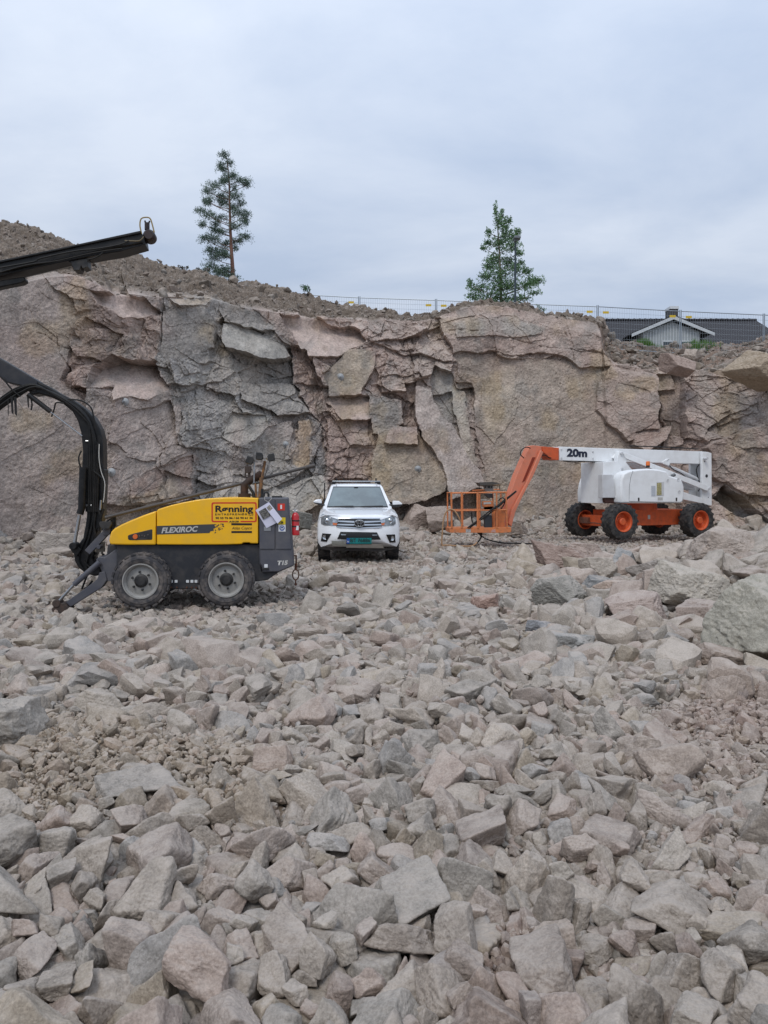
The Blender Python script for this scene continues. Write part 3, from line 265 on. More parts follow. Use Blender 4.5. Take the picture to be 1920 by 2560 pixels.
1038,2273,-47,7,-43,-15,16,33,38,469,2418,-30,44,1,18,11,10,22,-462,3301,-20,44,4,6,21,35,80,-429,1592,-53,4,-46,-8,-14,19,50,313,1728,-55,20,10,-30,-32,18,41,809,2525,-39,42,6,4,24,37,69,706,1998,-15,34,-2,31,-16,34,35,516,2449,-43,39,-27,-13,2,17,64,
-161,2574,-42,19,-37,-18,17,6,47,1101,2408,-60,23,-8,-24,36,25,73,-221,2323,-23,30,15,-32,-18,16,39,1041,2716,-81,25,36,15,15,4,55,877,2862,-27,33,-27,23,6,11,42,96,3315,-26,24,-16,11,-38,2,48,-461,2607,-42,30,-28,-1,-27,17,55,565,1724,-76,11,-44,-17,9,4,79,
708,2933,-69,41,-6,13,-22,10,64,-497,2813,-54,23,14,28,30,32,38,-927,2073,-53,36,-17,-27,-7,12,37,79,2758,-51,11,-2,37,-29,8,55,-1095,2584,-41,23,41,13,1,20,32,889,3196,-42,39,19,1,-23,26,88,-491,3072,-27,3,39,27,14,28,61,1396,2938,-79,24,26,-34,-1,30,69,
-341,1414,-83,22,-29,31,-10,11,88,195,2267,-66,48,10,-2,-1,2,107,-314,2905,-55,42,17,-8,16,8,103,566,2573,-48,16,6,-14,44,4,42,64,3283,-42,21,-14,-18,-38,36,97,-864,2001,-39,40,-12,22,-13,37,28,830,3282,-56,48,-6,-4,5,24,73,715,1891,-56,40,4,27,5,3,28,
630,2570,-66,40,-21,-2,19,5,92,47,2910,-42,24,-37,20,-4,17,35,167,2498,-30,3,18,-43,-13,13,36,-819,2141,-32,17,2,40,22,0,24,-171,2433,-47,11,-41,17,-17,33,42,-1174,2766,-43,32,16,8,-33,0,42,511,2789,-54,12,14,-38,24,21,65,-442,2690,-67,32,-6,-29,-22,20,65,
703,2697,-57,42,-13,-4,22,19,63,1110,2939,-76,37,26,-19,-1,33,74,812,1913,-74,35,-33,-8,-4,33,60,-798,2893,-34,32,-32,-3,-19,23,33,853,2972,-9,12,-46,-10,0,16,22,-400,3112,-10,27,-40,6,-6,25,22,1339,2860,-54,1,3,14,47,1,37,1162,2680,-53,23,-28,-14,30,11,24,
1020,2818,-36,4,45,-17,-7,21,59,-927,2169,-51,37,7,-26,17,19,46,1184,3244,-20,40,20,1,21,21,22,-1247,2616,-31,40,17,5,-22,29,30,397,1938,-67,13,7,-22,41,23,22,1218,2700,-62,47,4,10,-9,25,43,633,2494,-44,19,-36,12,-24,24,39,-1098,2304,-36,32,-31,-14,-14,23,26,
-961,2022,-45,28,30,-15,23,16,35,716,2160,-54,37,26,12,-14,38,66,96,1982,-40,37,21,18,17,36,73,282,2328,-20,20,-21,-39,-2,24,43,-857,3073,-28,5,-1,-38,30,16,63,13,2782,-51,35,-32,-3,14,3,50,-500,2281,-32,46,-1,13,10,4,39,-564,2297,-56,11,25,41,0,16,80,
-6,2440,-46,44,-9,13,15,18,41,-181,2809,-46,39,15,-12,-23,32,99,884,2420,-40,19,-19,36,-19,29,55,586,3203,-54,47,-3,14,1,18,73,-848,2465,-67,39,28,4,-5,25,70,-921,2583,-43,37,23,-22,7,22,38,502,3305,-13,13,-42,-22,5,20,74,-710,1900,-51,38,30,1,-7,3,100,
-732,2622,-28,10,-13,-20,41,8,30,26,2550,-42,46,-10,-12,3,2,43,-640,3171,-19,24,24,31,-16,24,50,-620,2606,-49,34,9,-1,34,35,52,-1389,3260,-48,24,-15,-40,5,29,73,-1262,3130,-69,43,-17,-15,6,21,67,809,3173,-47,14,25,26,31,16,44,-771,2687,-45,27,5,-8,40,12,37,
751,2413,-34,5,25,9,-41,36,62,-1271,2595,-38,47,5,-13,-5,17,31,-908,3173,-31,9,-25,35,21,8,57,1074,2764,-81,23,21,36,13,17,58,945,2005,-46,29,-39,8,-1,25,22,262,1659,-31,22,-41,15,-1,23,38,-479,2204,-28,44,-5,-13,-18,2,42,-471,2889,-68,28,20,-6,-34,20,65,
427,2823,-77,31,-4,-10,-36,2,101,1,3121,-40,20,4,-30,33,39,45,273,3133,-52,40,-8,19,19,7,86,97,3126,-48,6,-10,-30,-37,0,40,303,2459,-56,30,-34,-10,17,34,60,709,2582,-48,39,-21,12,18,34,30,579,3285,-26,1,-45,-16,-12,9,22,679,2793,-44,44,-10,3,-20,28,59,
-625,3233,-26,33,21,8,-28,4,39,442,2759,-28,37,-11,-3,29,35,56,-1107,3034,-37,42,9,0,-23,9,73,999,2698,-56,4,38,28,-13,13,24,1171,2801,-50,38,-26,16,7,23,22,578,1437,-71,13,-6,-41,22,29,56,185,2704,-49,10,22,-42,-9,37,31,-422,3243,-30,9,-1,-18,44,9,58,
-900,2020,-42,1,-47,1,-13,35,45,1049,3319,-20,15,-26,35,17,38,52,-486,2068,-32,48,1,8,-7,16,33,-473,2236,-34,32,5,-20,30,33,29,1271,3010,-70,31,-22,-7,-31,33,26,481,3186,-51,23,-13,1,-42,32,57,-1491,2966,-38,41,-14,-18,-12,12,40,-896,2359,-50,20,15,19,38,5,46,
41,2515,-47,45,-16,-7,11,11,70,-391,2378,-22,47,8,12,-1,34,71,-285,1949,-67,19,28,11,33,4,62,345,1883,-76,14,22,38,-16,11,52,-1021,2600,-40,23,11,-14,-39,10,27,-372,1727,-75,30,-35,-12,13,24,84,12,1838,-81,37,-14,18,-22,12,52,392,2910,-83,2,-18,-27,37,11,66,
1238,3175,-71,40,25,-11,10,12,51,1026,2590,-55,20,-5,-45,3,26,66,-999,2319,-43,41,-1,-26,-5,31,22,973,2249,-51,13,-17,-40,19,39,39,-890,1946,-66,48,1,4,-7,34,61,1255,2747,-59,45,17,-4,-10,14,30,-653,3087,-27,10,3,47,-10,17,31,-52,2001,-48,28,-3,2,-40,27,34,
863,2961,-31,12,47,5,8,33,50,897,2072,-66,18,-32,-32,-7,23,44,-257,1763,-86,25,-30,-24,16,0,44,17,1853,-62,17,-22,0,-41,15,30,-703,3020,-43,18,37,-26,-7,12,51,-635,2040,-49,3,19,-21,-40,13,37,513,1415,-85,39,0,30,0,29,40,-45,1675,-71,32,0,18,-33,33,49,
-492,1433,-29,34,-1,4,35,9,49,-483,2492,-53,29,-11,-17,-34,3,52,658,2950,-53,45,18,0,-5,21,43,-820,1818,-39,34,-21,25,15,38,43,-647,2462,-62,6,26,-5,-41,14,64,-1385,3214,-24,8,-16,-43,-14,2,60,-847,2533,-64,22,31,-1,-31,13,57,1436,3062,-56,3,0,15,47,26,50,
866,1913,-67,48,3,-1,10,3,34,1163,2746,-60,41,12,-18,-15,26,60,-666,1906,-37,24,-10,-33,-25,32,38,1103,2362,-54,7,-9,43,19,26,42,198,3074,-54,17,-27,-16,33,8,73,714,2636,-53,20,24,-9,-37,14,48,1262,3269,-16,33,-35,4,7,29,30,-1215,2864,-53,24,41,11,2,36,51,
491,2413,-38,40,15,22,9,38,30,-736,1855,-56,31,-30,-21,-10,22,56,-1270,3289,-43,15,1,2,-47,18,53,-1450,3095,-50,42,-21,3,-14,2,43,-1059,3305,-17,43,-2,-17,16,15,57,-773,3256,-40,39,9,-24,-16,32,67,1286,2943,-79,15,18,18,39,21,66,20,2853,-54,25,-34,-18,-18,14,30,
-898,2191,-50,39,16,-15,-21,39,71,-976,3102,-55,37,-31,8,-3,20,44,357,2856,-54,40,7,-9,25,33,34,-987,2513,-54,5,-43,21,7,16,48,-390,1828,-88,46,2,-2,-16,16,46,56,2783,-52,37,14,-29,7,34,41,-595,3266,-42,40,24,-14,3,24,30,-1538,3132,-35,20,10,-5,43,31,48,
1220,2790,-71,27,-29,-1,-29,23,23,752,1708,-72,22,27,30,-18,36,63,-610,1379,-40,38,-1,-21,23,4,40,-250,1413,-63,39,25,-5,16,33,75,1344,2779,-68,46,12,5,8,22,49,1218,2522,-74,15,-21,2,42,10,74,-73,1155,-50,11,12,-24,40,4,51,-396,1981,-27,45,3,-3,20,5,60,
533,3066,-44,9,-31,34,-13,32,94,-5,2376,-51,6,-38,-20,22,28,101,338,2748,-66,9,-22,42,9,26,93,-1006,3042,-64,17,18,-42,1,26,131,307,2053,-18,46,18,0,3,23,28,456,2457,-33,33,4,26,25,13,22,963,2712,-39,47,13,0,-7,9,40,669,3220,-68,44,0,-8,20,23,114,
-817,2087,-51,45,15,8,-9,20,40,-926,2034,-68,38,14,3,-27,2,45,-1102,2474,-42,24,-28,-12,-30,38,50,-65,2312,-28,19,8,-45,2,16,37,-729,2565,-31,36,-29,13,-8,39,39,174,3116,-63,31,-31,-13,18,11,41,-474,3035,-17,15,-23,-7,40,8,25,-912,2240,-47,14,-8,-7,-46,19,47,
-1065,2675,-38,40,14,-15,-20,24,22,1400,3031,-60,45,4,-18,-9,35,60,863,2137,-65,4,-27,-38,15,36,48,1082,2342,-57,38,13,29,-1,33,31,677,2555,-51,39,23,-4,17,29,34,894,2005,-63,34,-10,-9,-33,4,32,1165,2540,-43,30,-4,-6,38,4,27,1053,2567,-56,28,29,-17,-21,26,36,
1336,2677,-46,16,9,2,-45,20,36,507,1451,-93,20,-41,-1,17,34,42,-78,2101,-75,8,-45,17,0,39,66,354,1382,-99,28,-1,15,38,13,59,52,1474,-104,19,-17,31,-28,34,36,238,957,-12,10,-2,-46,13,8,142,1086,2145,-27,18,-28,7,35,0,75,-239,2940,-27,39,26,11,-11,20,78,
-256,2126,-35,40,-10,16,20,11,64,615,3144,-54,38,18,3,25,37,91,-684,3317,-13,31,38,-3,1,36,63,-150,2539,-43,46,4,-16,-2,16,32,601,2517,-39,5,8,37,-30,20,47,-88,2686,-37,33,10,34,-5,39,59,-30,1232,-75,26,-9,-20,-36,23,48,-29,3194,-32,34,-33,0,13,2,61,
-324,1772,-67,28,31,-21,16,14,85,72,1871,-32,18,-8,2,-45,20,32,173,2605,-38,42,4,0,26,15,41,915,3133,-43,27,37,7,17,8,80,-986,2621,-43,33,21,23,-18,27,33,-229,2344,-50,0,32,-36,-11,30,62,1278,2806,-72,46,12,13,1,34,37,-1515,2992,-34,22,-35,-23,-12,0,49,
-1191,2566,-44,39,-2,-26,14,24,41,765,3224,-43,45,-15,-11,-4,4,45,-901,2058,-62,20,31,8,-30,1,54,668,2922,-64,33,-19,22,22,15,45,585,2426,-55,2,8,14,-46,38,67,-437,2844,-50,4,39,-21,-19,37,35,-134,2670,-44,36,-5,-12,30,21,42,-612,1341,-59,39,0,5,-30,7,57,
-1045,2657,-39,13,-3,39,27,21,23,-1148,3125,-43,30,30,0,25,8,58,150,2189,-29,37,-12,-27,-13,35,68,1057,2677,-84,12,47,9,-2,29,41,-641,2711,-75,23,21,-38,3,27,61,-254,1642,-43,35,-17,-26,15,5,37,-697,3047,-28,31,-30,10,-21,4,27,-559,2529,-34,26,-17,-34,-17,13,22,
1138,2453,-62,36,-7,11,-30,22,41,-871,3042,-51,38,2,-25,-18,2,57,-768,3305,-22,27,38,8,-14,8,72,189,2647,-56,32,13,26,-23,9,38,1038,2089,-41,12,-5,-44,17,26,31,1337,2890,-72,33,-10,-29,19,8,71,-388,3131,-35,2,-33,22,-28,28,41,-735,2602,-42,37,17,25,12,25,44,
29,2816,-74,32,1,36,7,29,53,-1301,3119,-23,2,45,12,15,34,38,182,2724,-62,47,3,10,7,30,49,986,2432,-30,25,11,-1,40,0,23,940,2273,-55,26,29,18,23,17,39,1135,3289,-37,22,8,-40,-16,12,67,-1095,2856,-82,21,4,2,44,26,131,-107,2980,-90,16,-1,19,-42,2,80,
-30,3101,-54,6,24,13,-40,12,49,108,944,1,26,23,9,-34,36,113,-910,2635,-28,16,15,-10,-43,18,22,-1152,2309,-9,17,15,34,27,19,43,-368,1425,-31,36,4,-11,31,27,54,-490,2843,-62,16,41,-8,19,10,29,-403,1003,-24,3,35,-19,28,34,127,-630,2570,-58,24,36,20,11,34,43,
512,2280,-33,32,0,-18,-33,16,55,-839,1985,-54,41,-25,-2,9,27,52,78,1296,-28,2,26,18,-37,39,40,245,1960,-53,23,-39,-12,12,27,82,1241,2445,-52,31,32,19,7,37,59,-109,3095,-80,5,-47,5,11,5,145,-809,2060,-43,28,5,14,37,37,36,-440,2050,-53,45,-20,4,1,34,41,
-652,2204,-42,41,-8,-15,-21,27,82,-429,1929,-59,48,1,5,9,33,99,998,2004,-55,18,-36,-26,11,16,36,1320,2803,-71,15,-40,-5,-23,39,34,800,2237,-68,3,6,48,8,4,104,-1094,2193,-49,22,18,19,-35,19,62,-1140,2577,-68,4,45,19,7,11,96,835,2056,-54,46,-8,14,-4,38,58,
26,2963,-78,30,-19,-12,-32,15,89,460,3008,-68,21,23,-31,-22,13,65,706,2553,-44,37,10,-14,-28,35,30,-1036,2495,-72,47,-11,-7,-2,2,71,1137,3041,-67,8,3,18,-45,9,26,877,2041,-58,8,46,13,8,29,36,454,2915,-63,6,-46,-6,-14,28,92,423,3314,-9,48,7,-7,-3,31,66,
-359,1502,-57,13,-5,4,-47,27,54,-899,2512,-67,48,5,-5,-8,38,58,1077,3052,-69,48,5,-9,-3,38,49,-963,2370,-62,48,-2,4,9,34,86,-652,3115,-43,34,-8,-32,-14,19,53,941,2120,-57,43,7,22,1,16,40,260,1685,-58,45,-7,-8,17,12,60,-659,2247,-30,44,-6,0,20,7,31,
-1183,2613,-46,35,4,21,27,30,57,441,2954,-57,0,-20,-4,-45,27,34,1251,3188,-47,6,25,41,4,5,22,-1266,2995,-72,16,17,22,36,39,79,368,2877,-74,1,-16,36,29,10,51,590,3301,-45,35,-21,26,8,9,41,1091,2657,-75,38,9,5,29,4,34,-1266,2831,-38,15,-4,41,-22,0,32,
806,1927,-38,22,32,-10,-29,37,32,-1091,2278,-58,15,39,14,-21,5,82,256,2600,-70,27,1,41,3,16,52,1088,2738,-51,13,-41,22,6,35,38,-705,1961,-27,30,-20,26,-21,19,38,700,2975,-77,25,20,3,37,5,61,227,2508,-71,15,42,21,-3,20,89,-1111,2232,-39,19,-28,-35,3,16,42,
-476,2821,-62,44,-6,-4,-21,5,24,-64,1284,-104,45,-12,9,-14,35,59,-398,1665,-91,45,-4,5,-19,27,65,1174,2352,-80,48,0,-1,8,20,73,636,1547,-52,34,33,-5,13,33,40,20,1478,-104,34,5,-1,-35,11,47,1231,2725,-62,13,47,4,4,18,26,-1282,2643,-45,47,-13,6,-3,16,42,
-1273,2518,-64,11,-32,20,29,29,76,215,1439,-101,13,-26,39,6,29,40,434,937,-24,27,-21,-22,-27,14,101,-100,971,-49,28,32,-18,15,21,113,325,953,11,24,19,22,32,20,97,-755,1280,-19,47,8,11,3,34,94,703,1142,-5,22,30,11,-30,11,109,391,2185,-34,24,16,13,-37,29,40,
858,1559,-22,48,3,-3,11,16,123,-377,1787,-82,6,-18,-41,-19,24,49,-604,2011,-31,12,40,-2,25,11,33,-408,2148,-32,2,36,-28,-19,14,35,-619,2136,-57,32,-4,-12,35,35,74,-51,1873,-73,13,34,-32,6,35,73,-300,2302,-31,31,-17,-8,33,16,64,-462,2546,-42,23,40,-14,9,36,26,
969,1991,-53,4,-12,12,46,9,35,-225,2588,-46,4,-24,23,-35,37,32,-781,2922,-40,17,18,-25,-34,10,32,506,2398,-34,30,9,-28,-26,18,41,698,1766,-72,1,43,-11,21,14,57,1138,2547,-56,32,28,23,8,20,59,1202,2732,-69,38,27,-4,13,0,35,-26,2059,-62,16,-12,-5,-45,24,74,
-895,2146,-48,40,24,-16,-1,12,37,900,2987,-29,8,39,7,28,28,41,1207,3259,-68,9,39,-6,28,21,80,-597,2333,-42,44,-18,-8,10,39,53,-1650,3261,-21,47,9,-2,-9,37,47,1005,3204,-43,30,17,-35,4,32,22,1001,2966,-62,4,14,43,-19,14,36,799,3238,-56,43,5,-15,-16,31,55,
-775,3215,-40,6,-14,-26,-39,14,29,-960,3000,-44,33,-4,-1,36,31,51,839,2000,-56,11,-35,30,-13,5,49,-69,2646,-68,7,-29,-2,-39,29,62,951,2200,-45,37,28,-14,3,29,28,-647,1516,-53,25,4,-29,30,16,25,-291,2169,-40,5,43,17,-16,36,54,202,1302,-57,42,-11,11,-19,15,56,
743,1928,-83,27,29,-29,2,17,46,1162,3298,-22,15,7,23,-40,27,26,-1038,2704,-73,1,1,41,27,15,77,59,3101,-63,46,3,-13,11,39,76,-508,2202,-52,27,-1,-38,15,8,49,-658,2598,-73,1,-29,35,-17,30,66,-1546,3181,-49,15,-7,9,45,13,47,1181,2371,-50,22,12,-27,-32,28,22,
-1254,2715,-35,47,-6,-11,-5,23,34,-422,2842,-42,37,-14,23,-16,37,29,-624,2512,-64,43,-3,3,-23,22,50,-415,2612,-43,6,10,30,-37,39,51,-24,2420,-41,27,-6,-36,19,25,22,-1653,3295,-39,45,19,-3,2,32,65,-1241,3311,-11,36,-32,9,-2,3,77,571,3263,-49,1,34,-35,-5,25,55,
718,1537,-69,34,20,-17,23,39,60,-1048,2680,-54,42,14,15,14,38,43,697,1685,-64,30,6,16,-35,37,22,215,3020,-78,13,-16,-41,17,22,90,-925,2117,-65,17,-5,-45,-6,0,66,1095,3054,-88,2,-40,-26,-12,35,62,1089,3298,-30,19,-7,-40,21,24,65,901,1918,-66,12,33,-31,-15,6,40,
-1008,2119,-36,3,-34,-28,-21,19,22,-229,1240,-93,25,25,21,27,33,90,177,989,-83,45,-18,0,-2,19,116,-290,983,-15,33,-14,3,-33,32,98,-115,923,6,9,-1,46,15,32,76,-829,1460,-34,7,29,24,-30,24,145,-477,965,-9,39,-8,-16,24,22,81,616,1191,-26,37,27,13,-11,26,105,
466,994,5,44,19,-2,11,16,96,-221,1014,-64,1,27,40,9,4,116,380,948,-13,23,36,-10,-22,13,68,-240,946,-42,6,-3,31,37,36,75,-568,993,-14,33,33,12,9,21,92,-313,970,-61,48,11,4,1,20,78,-621,1099,22,31,-7,-16,-33,24,92,-494,1003,-77,12,-43,-10,17,6,99,
-398,979,-83,21,-4,-18,-40,3,81,407,1007,-65,8,32,36,-3,27,145,19,958,-39,37,4,9,-30,9,65,-1102,2167,-21,33,-1,-15,-33,14,52,580,975,15,40,-1,-3,28,21,120,1671,3307,-11,33,-11,34,3,32,68,-761,2638,-61,31,36,-11,-7,37,81,-607,2436,-64,28,30,-18,-21,5,67,
435,1641,-79,34,13,-21,-25,24,64,-1191,2533,-32,5,34,30,-18,16,27,629,2751,-64,30,8,2,38,20,145,590,2365,-46,45,6,16,11,18,40,1398,2964,-59,18,-21,40,-4,34,33,-562,1516,-73,14,-32,-34,8,11,42,-1013,2247,-71,43,-2,-5,22,10,80,921,2270,-31,19,25,-35,-15,12,40,
810,1759,-58,47,-14,-4,4,38,52,856,2027,-47,30,-33,20,-6,12,22,884,2702,-73,46,3,5,-15,22,97,1243,3152,-60,8,47,-1,-10,28,27,1197,3105,-64,37,12,-29,7,18,64,260,2466,-56,18,22,-31,25,34,54,140,1909,-80,14,18,-26,35,35,48,1350,2947,-65,44,-14,-1,15,18,55,
9,1815,-62,19,-22,-35,19,31,36,958,2747,-67,37,-31,5,-5,32,100,434,2965,-91,49,3,5,2,13,77,479,2713,-76,8,9,-40,26,22,43,-898,2277,-51,44,-21,8,2,7,41,-607,3202,-72,26,11,27,-30,4,76,353,2575,-46,39,15,1,26,0,51,-49,2023,-50,13,-37,-11,-27,10,22,
1252,2484,-48,11,-25,39,14,30,29,742,2376,-48,9,39,-26,10,29,48,1301,2743,-55,41,-4,-2,-27,13,34,-491,3278,-33,31,23,-29,-8,0,29,-528,3039,-51,17,-20,28,30,29,64,-1449,3287,-43,23,-28,-6,32,29,47,192,2435,-43,37,2,31,7,1,52,-554,2207,-72,26,3,3,41,2,52,
1140,2607,-58,34,-3,-6,34,31,42,1146,3061,-88,46,7,-1,16,6,58,720,2292,-46,24,27,0,-33,4,43,1307,3304,-32,11,-16,-2,-45,24,40,-799,2946,-55,30,0,26,29,0,54,-830,2049,-67,47,-6,-1,13,27,63,-515,2585,-64,38,-2,3,31,17,69,869,2096,-49,18,-20,7,-40,7,38,
-216,2234,-59,16,-8,40,22,21,54,1057,2449,-48,28,4,10,39,25,31,1290,3263,-18,14,-2,-12,-45,36,22,-948,3179,-71,41,-19,10,17,31,98,-1247,2939,-76,21,-36,-7,25,3,85,1239,3090,-75,9,-39,27,9,7,44,-92,1392,-79,38,-23,-15,15,39,49,-1499,3044,-56,13,18,12,-42,3,58,
1260,3144,-87,46,-10,1,12,23,57,1151,2839,-60,44,-17,-12,-8,5,34,-1076,2419,-49,9,35,18,27,32,34,394,1885,-73,9,40,-1,27,21,55,364,2154,-43,34,-17,7,30,1,52,1236,2663,-68,35,-1,18,-30,34,31,-1008,2632,-59,40,-1,25,12,11,34,916,2003,-47,15,24,-35,-20,32,40,
-1474,2926,-47,9,46,-8,10,34,58,905,2136,-72,18,13,-37,-23,32,26,-567,3152,-76,42,10,-24,0,16,72,721,3009,-60,21,-42,-15,-1,7,34,-45,2109,-25,29,4,37,-13,19,22,-106,1812,-84,4,41,27,1,26,71,194,2787,-70,48,10,1,3,23,57,862,2651,-62,25,13,-1,40,14,44,
1175,2538,-69,3,22,-44,1,28,70,-550,3202,-52,28,4,-32,24,23,50,-238,1583,-101,27,-41,2,5,27,44,-29,2534,-62,46,-12,-1,12,18,51,96,3228,-73,37,7,27,-15,16,49,-426,1970,-13,15,15,18,-41,31,22,411,2514,-57,16,-30,35,1,20,43,-776,1862,-39,27,6,16,37,20,44,
389,3013,-73,47,4,3,-11,28,38,888,1890,-80,3,39,15,-25,36,53,-1197,3274,-31,5,-7,-43,21,17,37,-373,1636,-71,6,-34,24,25,39,51,1011,2040,-66,36,-23,-22,8,30,45,972,3153,-50,38,20,-5,-23,12,64,1385,2795,-61,20,-19,-31,26,27,29,82,2248,-66,47,-6,1,-12,32,52,
-1196,2787,-56,2,26,-41,3,33,44,311,2501,-81,2,12,-39,-27,13,45,-265,2166,-70,26,-2,-8,41,32,66,1452,2969,-58,13,31,0,36,33,24,727,2612,-65,21,38,11,21,31,49,-1068,2690,-53,10,-41,7,24,20,29,-1090,2812,-47,37,3,-28,-14,8,24,35,2868,-66,29,24,-26,-17,33,33,
-756,2498,-47,47,-6,7,8,10,54,-1003,3114,-63,40,-11,20,16,26,24,1088,2226,-65,28,-12,3,38,22,57,43,1290,-84,42,10,-13,-20,4,61,-371,1620,-97,40,-11,9,24,21,37,941,2226,-39,24,-2,-13,-41,36,26,154,2695,-79,44,-8,-19,3,18,62,751,3299,-34,40,-4,-28,-4,2,46,
-1088,2223,-38,35,4,-31,-13,0,26,1213,3273,-24,22,2,8,43,38,38,-27,1037,-44,19,45,-5,1,16,92,501,912,16,15,-15,-29,-33,21,46,53,938,-22,44,3,22,4,27,59,330,954,-49,47,-5,-9,-7,24,81,-178,977,-15,4,-6,5,-48,25,76,-743,1177,-13,3,26,39,-14,25,83,
-326,1033,-30,36,20,26,9,14,100,-15,985,-15,24,3,43,-1,9,54,-820,1334,-20,28,-16,-5,37,0,72,988,1705,-18,31,2,2,38,22,77,-499,947,-56,43,-21,7,10,26,58,739,1349,-10,1,24,42,-9,17,47,777,1292,-33,30,34,15,-12,39,75,824,1420,-44,16,-2,-10,45,26,98,
-232,985,-20,27,20,7,35,28,66,1086,1982,-42,44,18,-12,1,2,93,380,1037,-3,16,-10,16,-42,33,81,526,959,-32,1,-19,44,-12,16,72,-958,1614,6,27,18,0,37,33,75,5,993,-77,37,-1,1,32,29,80,-442,1038,10,17,-14,39,-20,36,72,283,967,-71,14,-46,-10,1,22,57,
92,1024,-72,17,-19,28,-31,15,114,-154,1024,-26,29,37,-12,-4,36,79,486,1005,-81,41,12,-20,-15,1,104,1059,1894,-45,47,2,-6,11,35,109,572,987,-58,42,14,-9,-18,12,92,-265,991,-103,9,2,-28,-39,33,47,429,1058,20,46,10,12,5,23,53,20,1087,-33,10,12,-45,-10,5,61,
937,1642,-38,12,-47,3,-8,33,79,684,1273,-43,29,38,8,-8,13,47,-538,961,-29,39,9,-21,18,18,40,-1040,1904,-19,43,3,17,-17,13,83,-725,1328,-74,44,6,13,-16,18,119,816,1311,-14,23,-20,39,0,23,40,-361,1046,3,11,26,-38,12,6,52,-1813,3279,44,5,-41,-5,-25,0,145,
-1070,1974,-7,28,-32,-10,23,39,94,-148,962,11,1,-8,42,24,6,44,694,1356,-6,18,-4,-44,10,7,50,1125,2071,-30,41,-22,14,8,39,91,876,1504,-65,21,-4,7,43,19,87,-695,1351,-34,5,-40,-27,6,27,36,-1001,1806,-45,35,-14,2,-31,28,145,913,1749,-41,34,-4,4,35,2,55,
-961,1764,-2,29,-22,-32,-2,28,59,1204,2334,-47,25,-18,30,24,18,62,106,970,-83,46,-4,12,12,37,48,-672,1238,-44,14,-11,26,-38,25,79,-1537,2787,-18,6,-5,-47,-13,36,109,-888,1634,-23,48,1,5,-11,35,113,-1300,2477,-3,5,40,27,6,13,86,797,1345,-11,5,31,-2,-38,29,43,
-849,1421,-38,23,35,13,-22,15,56,531,1067,-2,44,-9,18,-9,18,78,760,1360,-58,23,33,-26,-12,25,120,-679,1096,-9,19,33,23,19,13,87,1190,2070,-32,20,-12,42,11,36,67,-914,1538,-21,8,-12,21,-42,6,43,-913,1788,-12,33,-6,13,-34,11,79,-957,1562,11,40,-19,17,11,27,52,
80,1080,-36,26,32,5,26,24,68,1720,3194,-14,41,-13,11,20,18,113,81,1151,-61,27,-7,11,-39,22,85,-72,992,-105,10,14,41,21,34,38,125,994,-17,37,18,5,-26,16,88,-539,991,-104,4,48,-6,-4,10,37,-89,1083,-43,45,-14,11,7,11,62,-679,1169,-31,43,7,-1,23,5,99,
762,1210,-13,28,-27,-10,-29,39,49,-1369,2488,-40,24,-21,9,-36,20,137,-26,954,-65,12,-7,47,1,30,41,1442,2753,-51,24,37,10,18,15,125,-999,1818,5,6,-18,-42,17,16,68,304,991,-103,1,11,47,-7,39,66,41,1011,-29,2,45,-8,17,30,52,236,1111,-63,1,45,13,-15,24,121,
-243,1123,-59,30,35,10,13,24,61,-337,1006,-94,5,30,39,4,11,73,-447,973,-89,29,-30,17,19,21,28,-579,1038,12,9,-39,-18,21,21,42,248,1113,-17,47,-14,4,5,6,64,757,1250,-46,45,5,-19,0,2,74,-1638,2928,29,23,-41,-10,-6,20,91,-1657,3057,3,2,18,46,-3,4,120,
826,1366,-24,42,-17,16,-10,23,53,1037,1842,-35,18,-33,31,7,21,48,-117,1135,-70,44,4,20,-6,35,95,-1138,1937,-26,17,-25,-27,28,3,76,889,1715,-51,43,4,20,-11,2,42,-1422,2634,-11,31,34,-3,-17,17,92,498,947,4,25,31,-26,-12,33,43,1296,2442,-37,17,-1,-3,46,38,80,
-1192,2070,-18,15,3,-18,-43,21,54,-78,1040,-90,8,-13,-43,17,13,94,-1592,2853,-8,45,-6,11,-16,29,108,965,1774,-10,30,20,-12,-31,24,48,-1054,1779,-20,9,39,15,25,4,46,1034,1939,-29,6,-3,28,-40,28,45,-766,1511,-54,21,3,-41,17,10,64,-769,1434,-51,13,6,-26,-39,33,31,
-540,959,-63,45,-3,-2,18,13,44,993,1918,-45,33,9,1,35,7,56,-1731,3272,-26,3,2,-38,-31,0,145,-1738,3324,53,26,-41,2,-8,23,80,509,953,-68,32,-5,-17,-32,37,32,-935,1581,-18,43,-14,-14,13,9,42,-937,1721,-28,10,47,0,-10,16,79,-1116,1987,-31,38,30,7,0,3,78,
-1270,2240,-20,21,31,25,20,30,82,-998,1963,-7,43,-20,-11,6,17,64,1260,2236,-28,27,-7,-1,41,2,60,1553,2822,-47,30,-37,10,4,25,100,-1208,2300,-17,29,-5,21,-33,34,117,-1401,2577,1,49,3,-1,0,29,49,-277,1051,-31,16,37,13,25,35,61,-31,937,-52,28,-21,-34,6,8,23,
-762,1402,-50,15,-27,-26,27,17,41,1636,3142,-34,9,20,-44,-3,6,68,1078,1840,-38,22,-44,-1,3,11,40,1382,2685,-25,20,-38,-10,22,34,67,-62,1900,-49,6,8,42,22,17,42,1055,1786,-45,12,32,4,35,0,44,911,1524,-42,44,-18,-2,9,3,40,-1113,2025,-1,48,8,2,1,10,51,
